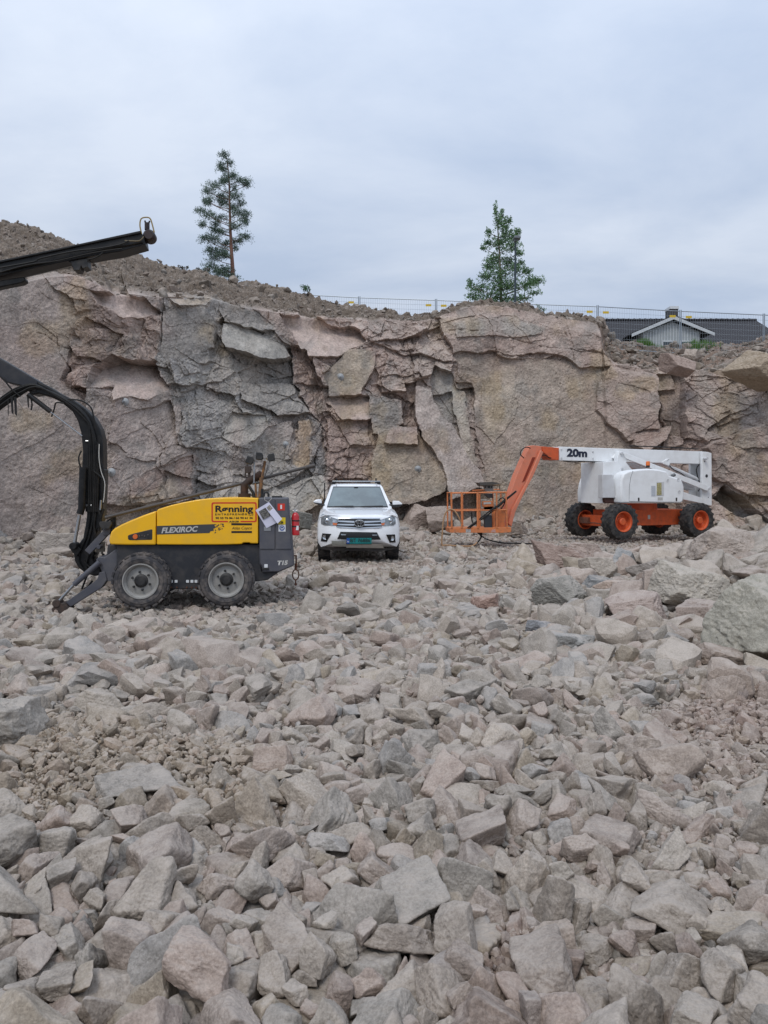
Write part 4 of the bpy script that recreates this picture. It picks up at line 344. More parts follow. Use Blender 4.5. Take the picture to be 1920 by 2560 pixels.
-1317,2539,-5,35,27,-10,20,23,66,-868,1535,-87,0,1,33,36,32,72,-904,1565,-47,49,6,4,0,35,84,1645,3182,-7,32,-27,24,-10,12,63,1111,1941,-25,41,25,7,4,15,44,-30,1516,-41,26,-17,38,0,1,72,-1139,2034,-45,2,-43,-2,23,29,96,-898,1568,-13,37,28,-2,17,18,30,
-1444,2529,-8,6,45,15,12,29,47,-1212,2178,-42,6,-26,24,-33,36,93,-507,1587,-74,47,-4,-1,13,12,145,303,2029,-35,38,-20,-2,-23,6,53,-1414,2722,-2,30,22,32,0,1,73,-1567,2929,1,47,4,-11,-5,12,68,-1091,2080,-15,19,17,42,-5,24,80,119,994,-105,35,-17,27,13,23,30,
-64,1554,-79,47,8,8,-8,2,97,-1373,2398,-25,17,20,-29,29,11,49,1274,2352,-31,31,-29,-15,21,6,51,-394,1032,-87,48,8,-3,-2,3,56,1322,2283,-15,19,20,39,10,29,35,924,2435,-35,47,-4,-9,12,23,41,1454,2610,-20,35,24,-4,-24,13,41,-1656,3239,3,39,-27,9,-10,6,53,
1594,3054,-40,18,-29,34,9,5,60,-744,1222,-58,11,22,-9,42,19,78,-1338,2377,-31,24,-22,-36,-8,37,48,468,1083,1,37,1,15,-28,28,68,1234,2357,-37,42,9,-13,19,0,50,1130,1918,-31,8,39,-6,27,38,56,1389,2482,-45,38,6,14,27,14,73,69,979,-23,25,7,0,42,18,39,
-1102,1907,-29,26,4,-13,-39,13,37,-1055,1846,-25,1,47,10,-11,13,44,1133,2144,-25,26,-9,35,-22,6,42,-556,935,-36,7,-11,28,38,27,40,-1555,2973,0,31,-24,29,1,13,43,-966,1639,-64,30,-20,-9,-31,37,63,1426,2538,-53,2,-18,-43,-15,28,60,1434,2585,-30,40,-13,-2,-25,9,37,
1688,3027,-50,26,38,16,1,13,54,257,1022,-110,2,47,12,-1,26,50,-1090,1879,-34,37,25,-13,14,12,33,1513,2669,-36,32,6,16,33,33,47,-573,2155,-64,9,-37,3,31,37,48,1588,3025,-31,43,-20,2,-14,33,37,-1175,3096,-32,8,10,-37,29,29,41,1106,2115,-32,33,10,34,-7,9,39,
1424,2652,-39,15,-44,-5,13,31,43,203,1050,-41,20,29,-34,5,10,67,369,1088,-71,25,38,14,9,5,145,1165,2020,-39,26,31,-16,-21,19,33,1562,3121,-38,46,-3,3,-17,8,89,-821,1394,-58,29,-11,-21,-32,19,74,-212,1169,-66,32,7,33,-14,24,49,-1792,3203,-4,39,5,26,14,15,70,
-1739,3208,-7,10,16,-13,-43,22,74,1222,2176,-34,33,-6,36,3,10,69,-155,1359,-92,45,-8,-4,-17,1,130,988,1658,-41,47,11,5,4,31,32,-372,987,-111,48,-3,-4,7,14,22,459,958,-67,30,-21,25,20,35,39,1471,2591,-43,40,18,-9,20,13,40,-1540,2716,-30,17,-12,42,-14,21,33,
947,1729,-41,7,-30,-23,-30,34,31,1507,2760,-51,12,4,-39,-26,13,46,-1720,3106,23,21,19,-40,3,4,53,-1303,2420,-42,45,4,-1,18,39,93,1363,2601,-56,22,-32,26,-14,0,79,-572,1007,-104,48,-1,-1,-10,0,45,981,1771,-26,16,-3,46,7,15,48,908,1689,-36,42,-18,-6,18,12,36,
947,1684,-31,22,-9,23,36,1,46,1175,2251,-49,18,11,6,44,23,55,1158,2083,-6,38,19,24,-1,13,30,959,2661,-58,1,-19,-2,45,38,58,-404,2585,-33,43,11,17,-12,36,35,-1318,2314,-32,34,4,22,27,30,50,1216,2260,-43,37,-25,12,16,31,38,354,1769,-84,29,21,33,3,13,38,
194,1076,-97,43,5,3,-23,13,111,-630,1074,-45,41,-6,-21,-16,33,130,33,2908,-60,8,-21,-43,8,21,39,162,1318,-62,1,34,-35,-5,39,56,957,2461,-58,33,35,4,10,5,39,1381,2415,-42,12,-30,19,32,23,28,-1209,2089,-60,6,4,15,-46,1,28,-814,1364,-88,19,-27,15,-34,32,49,
836,1478,-55,3,44,-13,16,32,52,-821,1518,-46,16,-24,21,34,24,64,1009,1896,-41,43,-5,-18,15,8,26,-305,1008,-112,43,12,-5,-19,7,27,432,3174,-51,37,-23,4,22,7,76,1325,2372,-38,15,-4,12,45,34,57,1660,3100,-37,36,9,-24,-20,22,47,-886,2943,-44,34,-35,0,3,32,41,
-777,2166,-33,29,2,-11,38,19,36,1616,3000,-42,37,-10,-3,30,37,60,-473,2134,-44,12,18,-18,40,28,43,1480,2909,-66,36,-2,18,-28,2,52,-1260,2382,-13,8,44,9,17,29,56,1345,2541,-36,18,12,43,-11,26,37,886,3166,-24,10,-6,46,10,39,59,1012,1766,-53,29,-6,-17,35,1,78,
-1643,3231,-53,48,-5,-6,-5,24,117,-123,2009,-27,44,-13,5,-16,24,61,917,2335,-35,16,22,-38,15,23,66,1586,2942,-51,34,-29,11,17,18,55,980,2442,-43,12,-46,12,1,4,33,66,2397,-41,20,-6,-37,24,38,30,-333,3098,-34,12,10,-28,-37,33,48,-687,2246,-55,11,-26,-38,-13,15,70,
-1424,2487,-2,8,31,37,5,26,47,1025,2004,-47,37,28,5,15,4,35,1292,2322,-21,41,13,1,-23,15,27,-1540,2991,-13,34,-18,28,11,37,41,-797,1507,-83,19,-12,24,36,17,57,1239,2132,-32,9,39,-13,26,14,44,-706,1249,-61,35,12,31,10,8,43,1651,3022,-36,41,19,-16,-10,22,33,
666,2500,-42,24,12,29,-29,27,25,1209,2390,-52,24,9,1,-42,4,46,1783,3217,-46,24,-2,-14,40,37,55,-32,2979,-84,30,-2,33,20,36,64,1808,3219,-22,42,-15,5,-20,29,26,1335,2462,-28,44,2,-21,-3,27,37,102,1650,-64,29,-5,30,25,16,39,1049,1814,-64,16,15,-42,14,32,51,
949,1944,-51,0,-38,-25,-17,38,52,1283,2233,-48,38,-21,-15,-19,12,41,-232,2903,-23,15,-37,18,22,3,68,379,1175,-87,41,24,0,13,28,102,-1487,2733,-16,39,-12,10,-26,35,59,-1183,2143,-33,21,-3,10,43,39,51,-1440,2552,-45,44,3,-10,-19,39,70,149,2589,-65,3,-15,-15,-44,13,92,
1524,2883,-44,4,46,-17,1,11,79,1447,2564,-72,6,-19,25,38,0,49,863,1640,-37,19,45,-2,-1,19,46,113,1903,-59,31,-23,-17,25,0,48,-762,1902,-34,39,5,-29,-4,24,67,-1424,3053,-46,7,-10,41,-24,2,45,1235,2308,-55,3,31,-35,14,6,42,-671,2944,-53,37,-24,18,-13,19,65,
30,2102,-37,12,41,11,-21,28,63,-1484,2635,-4,42,-11,-22,-3,5,37,-203,1794,-80,44,7,18,-10,26,71,-1258,3057,-55,10,12,-3,-46,22,44,672,1771,-51,7,-7,-41,-25,28,56,1110,3171,-65,42,2,-14,-21,2,65,-1057,1821,-60,27,-25,10,-31,24,80,885,1680,-57,46,16,2,-8,31,50,
25,2466,-47,2,-27,38,15,17,33,1270,2403,-35,45,-15,6,-11,39,37,-586,3169,-47,44,-13,-17,7,18,49,-1221,2102,-38,10,28,34,-18,36,50,1223,2233,-66,36,14,-30,-3,19,69,769,2306,-48,14,5,8,46,23,72,-819,1401,-98,19,-36,-27,6,18,38,69,2199,-68,12,38,-27,-10,35,72,
547,2855,-49,28,-2,37,-15,32,69,1638,2957,-40,12,46,-1,10,5,41,59,1099,-51,31,8,-30,22,27,22,-684,2198,-10,24,1,-13,-41,25,29,861,1448,-49,20,-34,-25,15,22,30,-887,1865,-60,20,-17,41,-3,37,74,1309,2281,-39,9,16,9,45,14,34,-761,2219,-31,3,-9,10,47,12,26,
-850,2890,-66,34,-6,-12,32,10,63,-875,1526,-30,15,20,17,38,14,60,1681,2978,-49,41,-2,-3,27,14,35,226,2624,-51,7,-47,11,6,5,43,486,1830,-57,24,16,13,-37,7,52,-53,1599,-64,28,4,-40,3,28,46,-52,1385,-28,13,18,42,-10,1,44,-773,1439,-71,41,0,-5,27,30,50,
-550,985,-86,7,48,8,-1,29,22,59,1058,-104,27,-10,1,-40,1,67,-73,3296,-60,37,16,-17,23,27,75,1682,3134,-29,3,-25,42,-5,5,46,-70,2495,-63,7,12,-18,-43,4,32,1197,3182,-43,21,40,-6,-17,23,31,1282,2728,-60,45,8,-4,-16,7,33,602,1360,-71,42,-15,-20,-6,38,83,
-101,2066,-55,24,-37,0,-21,39,61,-514,1014,-29,39,6,-21,21,28,31,10,2746,-68,48,-8,-3,6,5,84,-1552,2745,-22,14,29,9,35,12,35,-1506,2843,-5,48,-5,6,-5,15,64,734,1184,-45,14,42,-7,20,6,66,-181,1148,-64,3,-7,48,0,25,66,1281,2267,-53,9,-48,3,3,15,49,
149,1108,-42,7,45,-4,-18,30,85,-1346,2393,-64,45,-4,17,8,7,62,-1076,2850,-47,47,-2,5,-12,3,42,-254,1089,-49,25,-30,-10,-28,36,37,-1748,3109,-8,6,-3,-13,47,9,44,-37,1895,-58,30,21,-27,-18,15,31,972,1656,-84,0,-47,6,-11,31,25,1328,2318,-27,11,-26,40,-5,13,46,
-359,2622,-61,27,-16,-33,-18,36,57,1055,2888,-55,9,-1,48,-5,24,62,456,1859,-72,29,-23,-8,31,31,38,1192,2197,-72,17,33,-22,-23,36,68,1167,2596,-59,23,31,-26,15,23,22,1554,3013,-58,12,26,-33,-23,19,67,-209,1854,-84,47,-14,-4,3,1,46,-1506,2888,-34,39,-29,2,8,29,57,
1144,2109,-28,20,39,21,-9,29,50,-754,2198,-34,6,-12,-29,37,13,32,1669,2960,-41,25,-15,-39,7,2,26,-1394,2422,-12,36,-3,29,17,27,36,-1289,2288,-52,31,-13,-18,31,37,61,-1461,2603,-12,27,-33,23,-8,26,66,1226,2105,-36,24,37,-21,-1,6,22,1610,2880,-58,18,34,-30,-8,33,39,
958,1635,-77,23,1,-27,-34,26,34,1739,3116,-50,39,-24,18,0,18,38,809,1323,-54,36,-2,12,31,39,38,-1508,2941,-23,32,-18,10,-30,33,40,1060,2636,-72,15,-7,-14,44,8,38,1209,2114,-74,21,10,-5,43,33,35,823,2883,-72,31,19,-11,31,0,83,687,2886,-69,38,24,-16,10,13,32,
1411,2601,-67,2,-22,-44,2,32,85,896,1554,-60,4,-47,14,3,24,57,-247,1811,-82,35,22,-10,-24,7,63,-1063,2163,-46,25,14,-39,5,29,44,1501,2799,-46,18,40,-15,-15,15,50,-499,3245,-48,15,12,42,17,0,42,1547,2751,-35,40,10,-2,-27,10,31,-782,2532,-47,3,-5,2,-49,19,42,
1788,3177,-40,20,33,23,-20,6,24,-1,2187,-53,6,0,-22,43,33,42,-1613,2988,-1,30,-10,-26,-26,1,46,50,1841,-67,35,-15,-16,27,27,64,1535,2715,-42,6,-47,-4,-11,23,38,959,1660,-63,44,15,-13,-8,29,39,945,2244,-53,35,9,13,-30,13,22,481,1892,-86,3,0,23,43,2,54,
642,1587,-67,41,-18,-17,-8,6,34,445,1095,-30,12,-47,7,5,7,95,-632,1906,-33,29,-24,29,-12,27,58,23,1875,-83,47,-7,3,-10,36,44,-697,2009,-56,18,-36,-25,13,20,94,832,2119,-76,18,5,45,4,14,46,
]
# ---------------- helpers ----------------
def PX(xd, Y): return (xd-CX)/F*Y
def PZ(yd, Y): return EH+(HY-yd)/F*Y
def P3(xd, yd, Y): return Vector((PX(xd, Y), Y, PZ(yd, Y)))
def tag(o, label=None, cat=None, group=None, kind=None):
    if label: o['label'] = label
    if cat: o['category'] = cat
    if group: o['group'] = group
    if kind: o['kind'] = kind
    return o
def empty(name, loc, parent=None):
    o = bpy.data.objects.new(name, None); COL.objects.link(o); o.empty_display_size = 0.1
    if parent is not None:
        o.parent = parent; o.location = Vector(loc)-worldloc(parent)
    else: o.location = loc
    return o
def worldloc(o):
    v = Vector(o.location)
    while o.parent is not None: o = o.parent; v += Vector(o.location)
    return v
def np_mesh(name, V, Fc, mat=None, smooth=False, colors=None, parent=None, loc=None):
    V = np.asarray(V, np.float32); Fc = np.asarray(Fc, np.int32); k = Fc.shape[1]
    me = bpy.data.meshes.new(name)
    if loc is not None: V = V-np.asarray(loc, np.float32)
    me.vertices.add(len(V)); me.vertices.foreach_set('co', V.ravel())
    me.loops.add(Fc.size); me.loops.foreach_set('vertex_index', Fc.ravel())
    me.polygons.add(len(Fc)); me.polygons.foreach_set('loop_start', np.arange(0, Fc.size, k, dtype=np.int32))
    try: me.polygons.foreach_set('loop_total', np.full(len(Fc), k, np.int32))
    except Exception: pass
    me.polygons.foreach_set('use_smooth', np.asarray(smooth, bool) if np.ndim(smooth) else np.full(len(Fc), bool(smooth)))
    if colors is not None:
        a = me.color_attributes.new('col', 'FLOAT_COLOR', 'POINT')
        c4 = np.ones((len(V), 4), np.float32); c4[:, :colors.shape[1]] = colors; a.data.foreach_set('color', c4.ravel())
    me.update(calc_edges=True)
    if mat is not None: me.materials.append(mat)
    o = bpy.data.objects.new(name, me); COL.objects.link(o)
    if loc is not None: o.location = loc
    if parent is not None: o.parent = parent
    return o
class Frame:
    """local axes u (along), w (across, away from the viewer), z (up)"""
    def __init__(s, O, deg): s.O = Vector(O); s.c = math.cos(math.radians(deg)); s.s = math.sin(math.radians(deg))
    def __call__(s, u, w, z): return (s.O.x+u*s.c-w*s.s, s.O.y+u*s.s+w*s.c, s.O.z+z)
    def at(s, xd, yd, w):
        k = (xd-CX)/F
        u = (k*(s.O.y+w*s.c)-s.O.x+w*s.s)/(s.c-k*s.s); Y = s.O.y+u*s.s+w*s.c
        return u, PZ(yd, Y)-s.O.z
class MB:
    def __init__(s, fr=None): s.V = []; s.Fc = []; s.fr = fr
    def add(s, vs, fs):
        n = len(s.V); s.V += [s.fr(*v) if s.fr else tuple(v) for v in vs]; s.Fc += [tuple(i+n for i in f) for f in fs]; return s
    def box(s, a, b):
        (x0, y0, z0), (x1, y1, z1) = a, b
        return s.add([(x0,y0,z0),(x1,y0,z0),(x1,y1,z0),(x0,y1,z0),(x0,y0,z1),(x1,y0,z1),(x1,y1,z1),(x0,y1,z1)],
                     [(3,2,1,0),(4,5,6,7),(0,1,5,4),(1,2,6,5),(2,3,7,6),(3,0,4,7)])
    def prism(s, pts, w0, w1, inset=0.0):
        """outline in (u,z), extruded from w0 to w1"""
        a = 0
        for i in range(len(pts)): a += pts[i-1][0]*pts[i][1]-pts[i][0]*pts[i-1][1]
        if a < 0: pts = pts[::-1]
        n = len(pts)
        return s.add([(u, w0, z) for u, z in pts]+[(u, w1, z) for u, z in pts],
                     [tuple(range(n)), tuple(range(2*n-1, n-1, -1))]+[(i, i+n, (i+1) % n+n, (i+1) % n) for i in range(n)])
    def tube(s, path, r, n=8, cap=True, rs=None):
        path = [Vector(p) for p in path]; vs = []; fs = []; m = len(path); up = None
        for i, p in enumerate(path):
            t = (path[min(i+1, m-1)]-path[max(i-1, 0)]).normalized()
            if up is None: up = Vector((0, 0, 1)) if abs(t.z) < .9 else Vector((0, 1, 0))
            a = t.cross(up)
            if a.length < 1e-4: a = t.cross(Vector((1, 0.1, 0)))
            a.normalize(); b = a.cross(t).normalized(); up = b
            rr = rs[i] if rs else r
            for k in range(n):
                q = 2*math.pi*k/n; v = p+(a*math.cos(q)+b*math.sin(q))*rr; vs.append(tuple(v))
        for i in range(m-1):
            for k in range(n): fs.append((i*n+k, i*n+(k+1) % n, (i+1)*n+(k+1) % n, (i+1)*n+k))
        if cap: fs.append(tuple(range(n-1, -1, -1))); fs.append(tuple((m-1)*n+k for k in range(n)))
        return s.add(vs, fs)
    def beam(s, a, b, hw, hh):
        """square bar from a to b, half sizes"""
        a = Vector(a); b = Vector(b); t = (b-a).normalized(); side = Vector((0, 1, 0)); 
        if abs(t.y) > .9: side = Vector((1, 0, 0))
        side = (side-t*side.dot(t)).normalized(); up = t.cross(side).normalized()
        vs = []
        for p in (a, b):
            for i, j in ((-1, -1), (1, -1), (1, 1), (-1, 1)): vs.append(tuple(p+side*i*hw+up*j*hh))
        return s.add(vs, [(0,1,2,3),(7,6,5,4),(0,4,5,1),(1,5,6,2),(2,6,7,3),(3,7,4,0)])
    def lathe(s, cu, cz, prof, n=36, sgn=1):
        """prof of (radius, w) about the w axis through (cu,cz)"""
        vs = []; fs = []; m = len(prof)
        for k in range(n):
            q = 2*math.pi*k/n
            for r, w in prof: vs.append((cu+r*math.cos(q), w, cz+r*math.sin(q)))
        for k in range(n):
            for i in range(m-1):
                a = k*m+i; b = ((k+1) % n)*m+i; fs.append((a, a+1, b+1, b))
        return s.add(vs, fs)
    def loft(s, rings, cap=True, closed=True):
        n = len(rings[0]); vs = [p for r in rings for p in r]; fs = []
        for i in range(len(rings)-1):
            for k in range(n if closed else n-1): fs.append((i*n+k, i*n+(k+1) % n, (i+1)*n+(k+1) % n, (i+1)*n+k))
        if cap: fs.append(tuple(range(n-1, -1, -1))); fs.append(tuple((len(rings)-1)*n+k for k in range(n)))
        return s.add(vs, fs)
    def build(s, name, mat, parent=None, bev=0, seg=2, smooth=False, loc=None):
        base = worldloc(parent) if parent is not None else Vector(loc if loc is not None else (0, 0, 0))
        own = Vector((0, 0, 0))
        if parent is None and loc is not None: own = base
        me = bpy.data.meshes.new(name); me.from_pydata([tuple(Vector(v)-base) for v in s.V], [], s.Fc); me.materials.append(mat)
        bm = bmesh.new(); bm.from_mesh(me); bmesh.ops.recalc_face_normals(bm, faces=bm.faces); bm.to_mesh(me); bm.free()
        o = bpy.data.objects.new(name, me); COL.objects.link(o); o.location = own
        if parent is not None: o.parent = parent
        if bev:
            b = o.modifiers.new('b', 'BEVEL'); b.width = bev; b.segments = seg; b.limit_method = 'ANGLE'; b.angle_limit = math.radians(32); b.harden_normals = False
        if smooth or bev:
            me.polygons.foreach_set('use_smooth', [True]*len(me.polygons))
            try: me.set_sharp_from_angle(angle=math.radians(38))
            except Exception: pass
        return o
def copy_tree(o, parent=None):
    c = o.copy(); COL.objects.link(c); c.parent = parent
    for ch in o.children: copy_tree(ch, c)
    return c
# ---------------- materials ----------------
def srgb(h):
    h = h.lstrip('#'); v = [int(h[i:i+2], 16)/255 for i in (0, 2, 4)]
    return tuple(((x+.055)/1.055)**2.4 if x > .04045 else x/12.92 for x in v)
def mat(name, col, rough=.5, metal=0, dirt_or_sheen=None, damt=.4, dscale=6, bump=0, coat=0, spec=.5, emit=0):
    m = bpy.data.materials.new(name); m.use_nodes = True; t = m.node_tree; b = t.nodes['Principled BSDF']
    if isinstance(col, str): col = srgb(col)
    b.inputs['Base Color'].default_value = (*col, 1); b.inputs['Roughness'].default_value = rough; b.inputs['Metallic'].default_value = metal
    b.inputs['Coat Weight'].default_value = coat; b.inputs['Specular IOR Level'].default_value = spec
    if emit: b.inputs['Emission Color'].default_value = (*col, 1); b.inputs['Emission Strength'].default_value = emit
    tcd = t.nodes.new('ShaderNodeTexCoord'); ns = t.nodes.new('ShaderNodeTexNoise'); ns.inputs['Scale'].default_value = dscale; ns.inputs['Detail'].default_value = 8; ns.inputs['Roughness'].default_value = .62
    t.links.new(tcd.outputs['Object'], ns.inputs['Vector'])
    if dirt_or_sheen:
        r = t.nodes.new('ShaderNodeValToRGB'); r.color_ramp.elements[0].position = .42; r.color_ramp.elements[1].position = .72
        r.color_ramp.elements[0].color = (0, 0, 0, 1); r.color_ramp.elements[1].color = (damt,)*3+(1,)
        t.links.new(ns.outputs['Fac'], r.inputs[0]); mxx = t.nodes.new('ShaderNodeMix'); mxx.data_type = 'RGBA'
        mxx.inputs[6].default_value = (*col, 1); mxx.inputs[7].default_value = (*(srgb(dirt_or_sheen) if isinstance(dirt_or_sheen, str) else dirt_or_sheen), 1)
        t.links.new(r.outputs[0], mxx.inputs[0]); t.links.new(mxx.outputs[2], b.inputs['Base Color'])
        rr = t.nodes.new('ShaderNodeMapRange'); rr.inputs['To Min'].default_value = rough; rr.inputs['To Max'].default_value = min(1, rough+.35)
        t.links.new(r.outputs[0], rr.inputs['Value']); t.links.new(rr.outputs[0], b.inputs['Roughness'])
    if bump:
        bp = t.nodes.new('ShaderNodeBump'); bp.inputs['Strength'].default_value = bump; bp.inputs['Distance'].default_value = .01
        t.links.new(ns.outputs['Fac'], bp.inputs['Height']); t.links.new(bp.outputs[0], b.inputs['Normal'])
    return m
def rock_mat(name, fine=1.0, bump=.5, dust=.5, bdist=.01, speck=55):
    m = bpy.data.materials.new(name); m.use_nodes = True; t = m.node_tree; b = t.nodes['Principled BSDF']; b.inputs['Roughness'].default_value = .93; b.inputs['Specular IOR Level'].default_value = .25
    N = t.nodes.new; L = t.links.new
    at = N('ShaderNodeAttribute'); at.attribute_name = 'col'; ge = N('ShaderNodeNewGeometry'); 
    a = N('ShaderNodeTexNoise'); a.inputs['Scale'].default_value = 3.2*fine; a.inputs['Detail'].default_value = 8; a.inputs['Roughness'].default_value = .65
    c = N('ShaderNodeTexNoise'); c.inputs['Scale'].default_value = speck*fine; c.inputs['Detail'].default_value = 5; c.inputs['Roughness'].default_value = .7
    L(ge.outputs['Position'], a.inputs['Vector']); L(ge.outputs['Position'], c.inputs['Vector'])
    m1 = N('ShaderNodeMapRange'); m1.inputs['From Min'].default_value = .3; m1.inputs['From Max'].default_value = .7; m1.inputs['To Min'].default_value = .78; m1.inputs['To Max'].default_value = 1.2; L(a.outputs['Fac'], m1.inputs['Value'])
    m2 = N('ShaderNodeMapRange'); m2.inputs['From Min'].default_value = .33; m2.inputs['From Max'].default_value = .67; m2.inputs['To Min'].default_value = .72; m2.inputs['To Max'].default_value = 1.28; L(c.outputs['Fac'], m2.inputs['Value'])
    mu = N('ShaderNodeMath'); mu.operation = 'MULTIPLY'; L(m1.outputs[0], mu.inputs[0]); L(m2.outputs[0], mu.inputs[1])
    sc = N('ShaderNodeVectorMath'); sc.operation = 'SCALE'; L(at.outputs['Color'], sc.inputs[0]); L(mu.outputs[0], sc.inputs['Scale'])
    # pale rock flour settled on faces that lie flat, broken up by noise
    sp = N('ShaderNodeSeparateXYZ'); L(ge.outputs['Normal'], sp.inputs[0])
    d1 = N('ShaderNodeMapRange'); d1.inputs['From Min'].default_value = .35; d1.inputs['From Max'].default_value = 1.0; L(sp.outputs['Z'], d1.inputs['Value'])
    d2 = N('ShaderNodeMapRange'); d2.inputs['From Min'].default_value = .38; d2.inputs['From Max'].default_value = .62; d2.inputs['To Max'].default_value = dust; L(a.outputs['Fac'], d2.inputs['Value'])
    d3 = N('ShaderNodeMath'); d3.operation = 'MULTIPLY'; L(d1.outputs[0], d3.inputs[0]); L(d2.outputs[0], d3.inputs[1])
    mi = N('ShaderNodeMix'); mi.data_type = 'RGBA'; mi.inputs[7].default_value = (*srgb('#b1a69c'), 1); L(d3.outputs[0], mi.inputs[0]); L(sc.outputs[0], mi.inputs[6])
    L(mi.outputs[2], b.inputs['Base Color'])
    c2 = N('ShaderNodeTexNoise'); c2.inputs['Scale'].default_value = 14*fine; c2.inputs['Detail'].default_value = 9; c2.inputs['Roughness'].default_value = .68; L(ge.outputs['Position'], c2.inputs['Vector'])
    bp = N('ShaderNodeBump'); bp.inputs['Strength'].default_value = bump; bp.inputs['Distance'].default_value = bdist; L(c2.outputs['Fac'], bp.inputs['Height']); L(bp.outputs[0], b.inputs['Normal'])
    return m
def text(s, name, fr, u, w, z, size, m, parent, bold=0.0, shear=0, sx=1.0, align='LEFT', space=1.0, depth=.001, rotz=0):
    """lettering lying in the u-z plane, facing -w"""
    cu = bpy.data.curves.new(name, 'FONT'); cu.body = s; cu.size = size; cu.shear = shear; cu.offset = bold; cu.align_x = align; cu.space_character = space; cu.extrude = depth; cu.resolution_u = 4
    t = bpy.data.objects.new('tmp', cu); COL.objects.link(t); dg = bpy.context.evaluated_depsgraph_get(); dg.update()
    me = bpy.data.meshes.new_from_object(t.evaluated_get(dg)); bpy.data.objects.remove(t); me.name = name
    base = worldloc(parent) if parent is not None else Vector((0, 0, 0)); cr, sr = math.cos(rotz), math.sin(rotz)
    for v in me.vertices:
        a, b = v.co.x*sx, v.co.y
        v.co = Vector(fr(u+a*cr-b*sr, w-v.co.z, z+a*sr+b*cr))-base
    me.materials.clear(); me.materials.append(m)
    o = bpy.data.objects.new(name, me); COL.objects.link(o); o.parent = parent
    return o
# ---------------- quarry face, slope above it and plateau: one sheet ----------------
def interp(tab, x): t = np.array(tab, float); return np.interp(x, t[:, 0], t[:, 1])
Y0T = [(-700,12),(-300,16),(0,19),(200,20.6),(400,23),(600,25.4),(750,27),(1000,28),(1250,29),(1450,28.6),(1659,26.5),(1900,22),(2360,15)]
TOPT = [(-700,520),(0,612),(60,600),(125,594),(170,612),(200,630),(310,642),(430,642),(500,662),(590,675),(650,681),(760,690),(800,697),(830,692),(900,692),(950,686),(965,680),(1000,670),(1040,662),(1110,665),(1180,681),(1240,691),(1290,697),(1312,704),(1319,760),(1345,786),(1400,796),(1500,800),(1600,798),(1659,790),(2360,720)]
CRT = [(-700,380),(0,480),(60,492),(130,515),(180,525),(260,545),(300,552),(350,578),(430,585),(500,605),(560,615),(640,632),(690,640),(710,658),(780,668),(850,680),(940,677),(1000,665),(1040,657),(1110,662),(1180,678),(1240,688),(1305,699),(1316,732),(1340,745),(1400,748),(1500,751),(1590,747),(1625,738),(1659,722),(1800,690),(2360,560)]
BKT = [(-700,9),(0,8),(300,8),(500,7.5),(650,6),(760,4.5),(850,3),(950,1.6),(1100,1.2),(1300,1.0),(1320,5),(1659,6),(2360,8)]
a_ = lambda pts: [(x*.5, 587.5+y*.5) for x, y in pts]
b_ = lambda pts: [(829.5+x*.5, 639.4+y*.5) for x, y in pts]
CC = dict(slab='#b3aaa3', pink='#a68f86', palepink='#bfa89e', red='#8c7268', pinkgrey='#9a8d87', grey='#858684', blue='#828484', dark='#747473', palegrey='#9a9a94', tan='#a0917d', ochre='#a08864', brown='#988a7d', brownpink='#9c887f', lichen='#aeaa9b', slate='#8b8883')
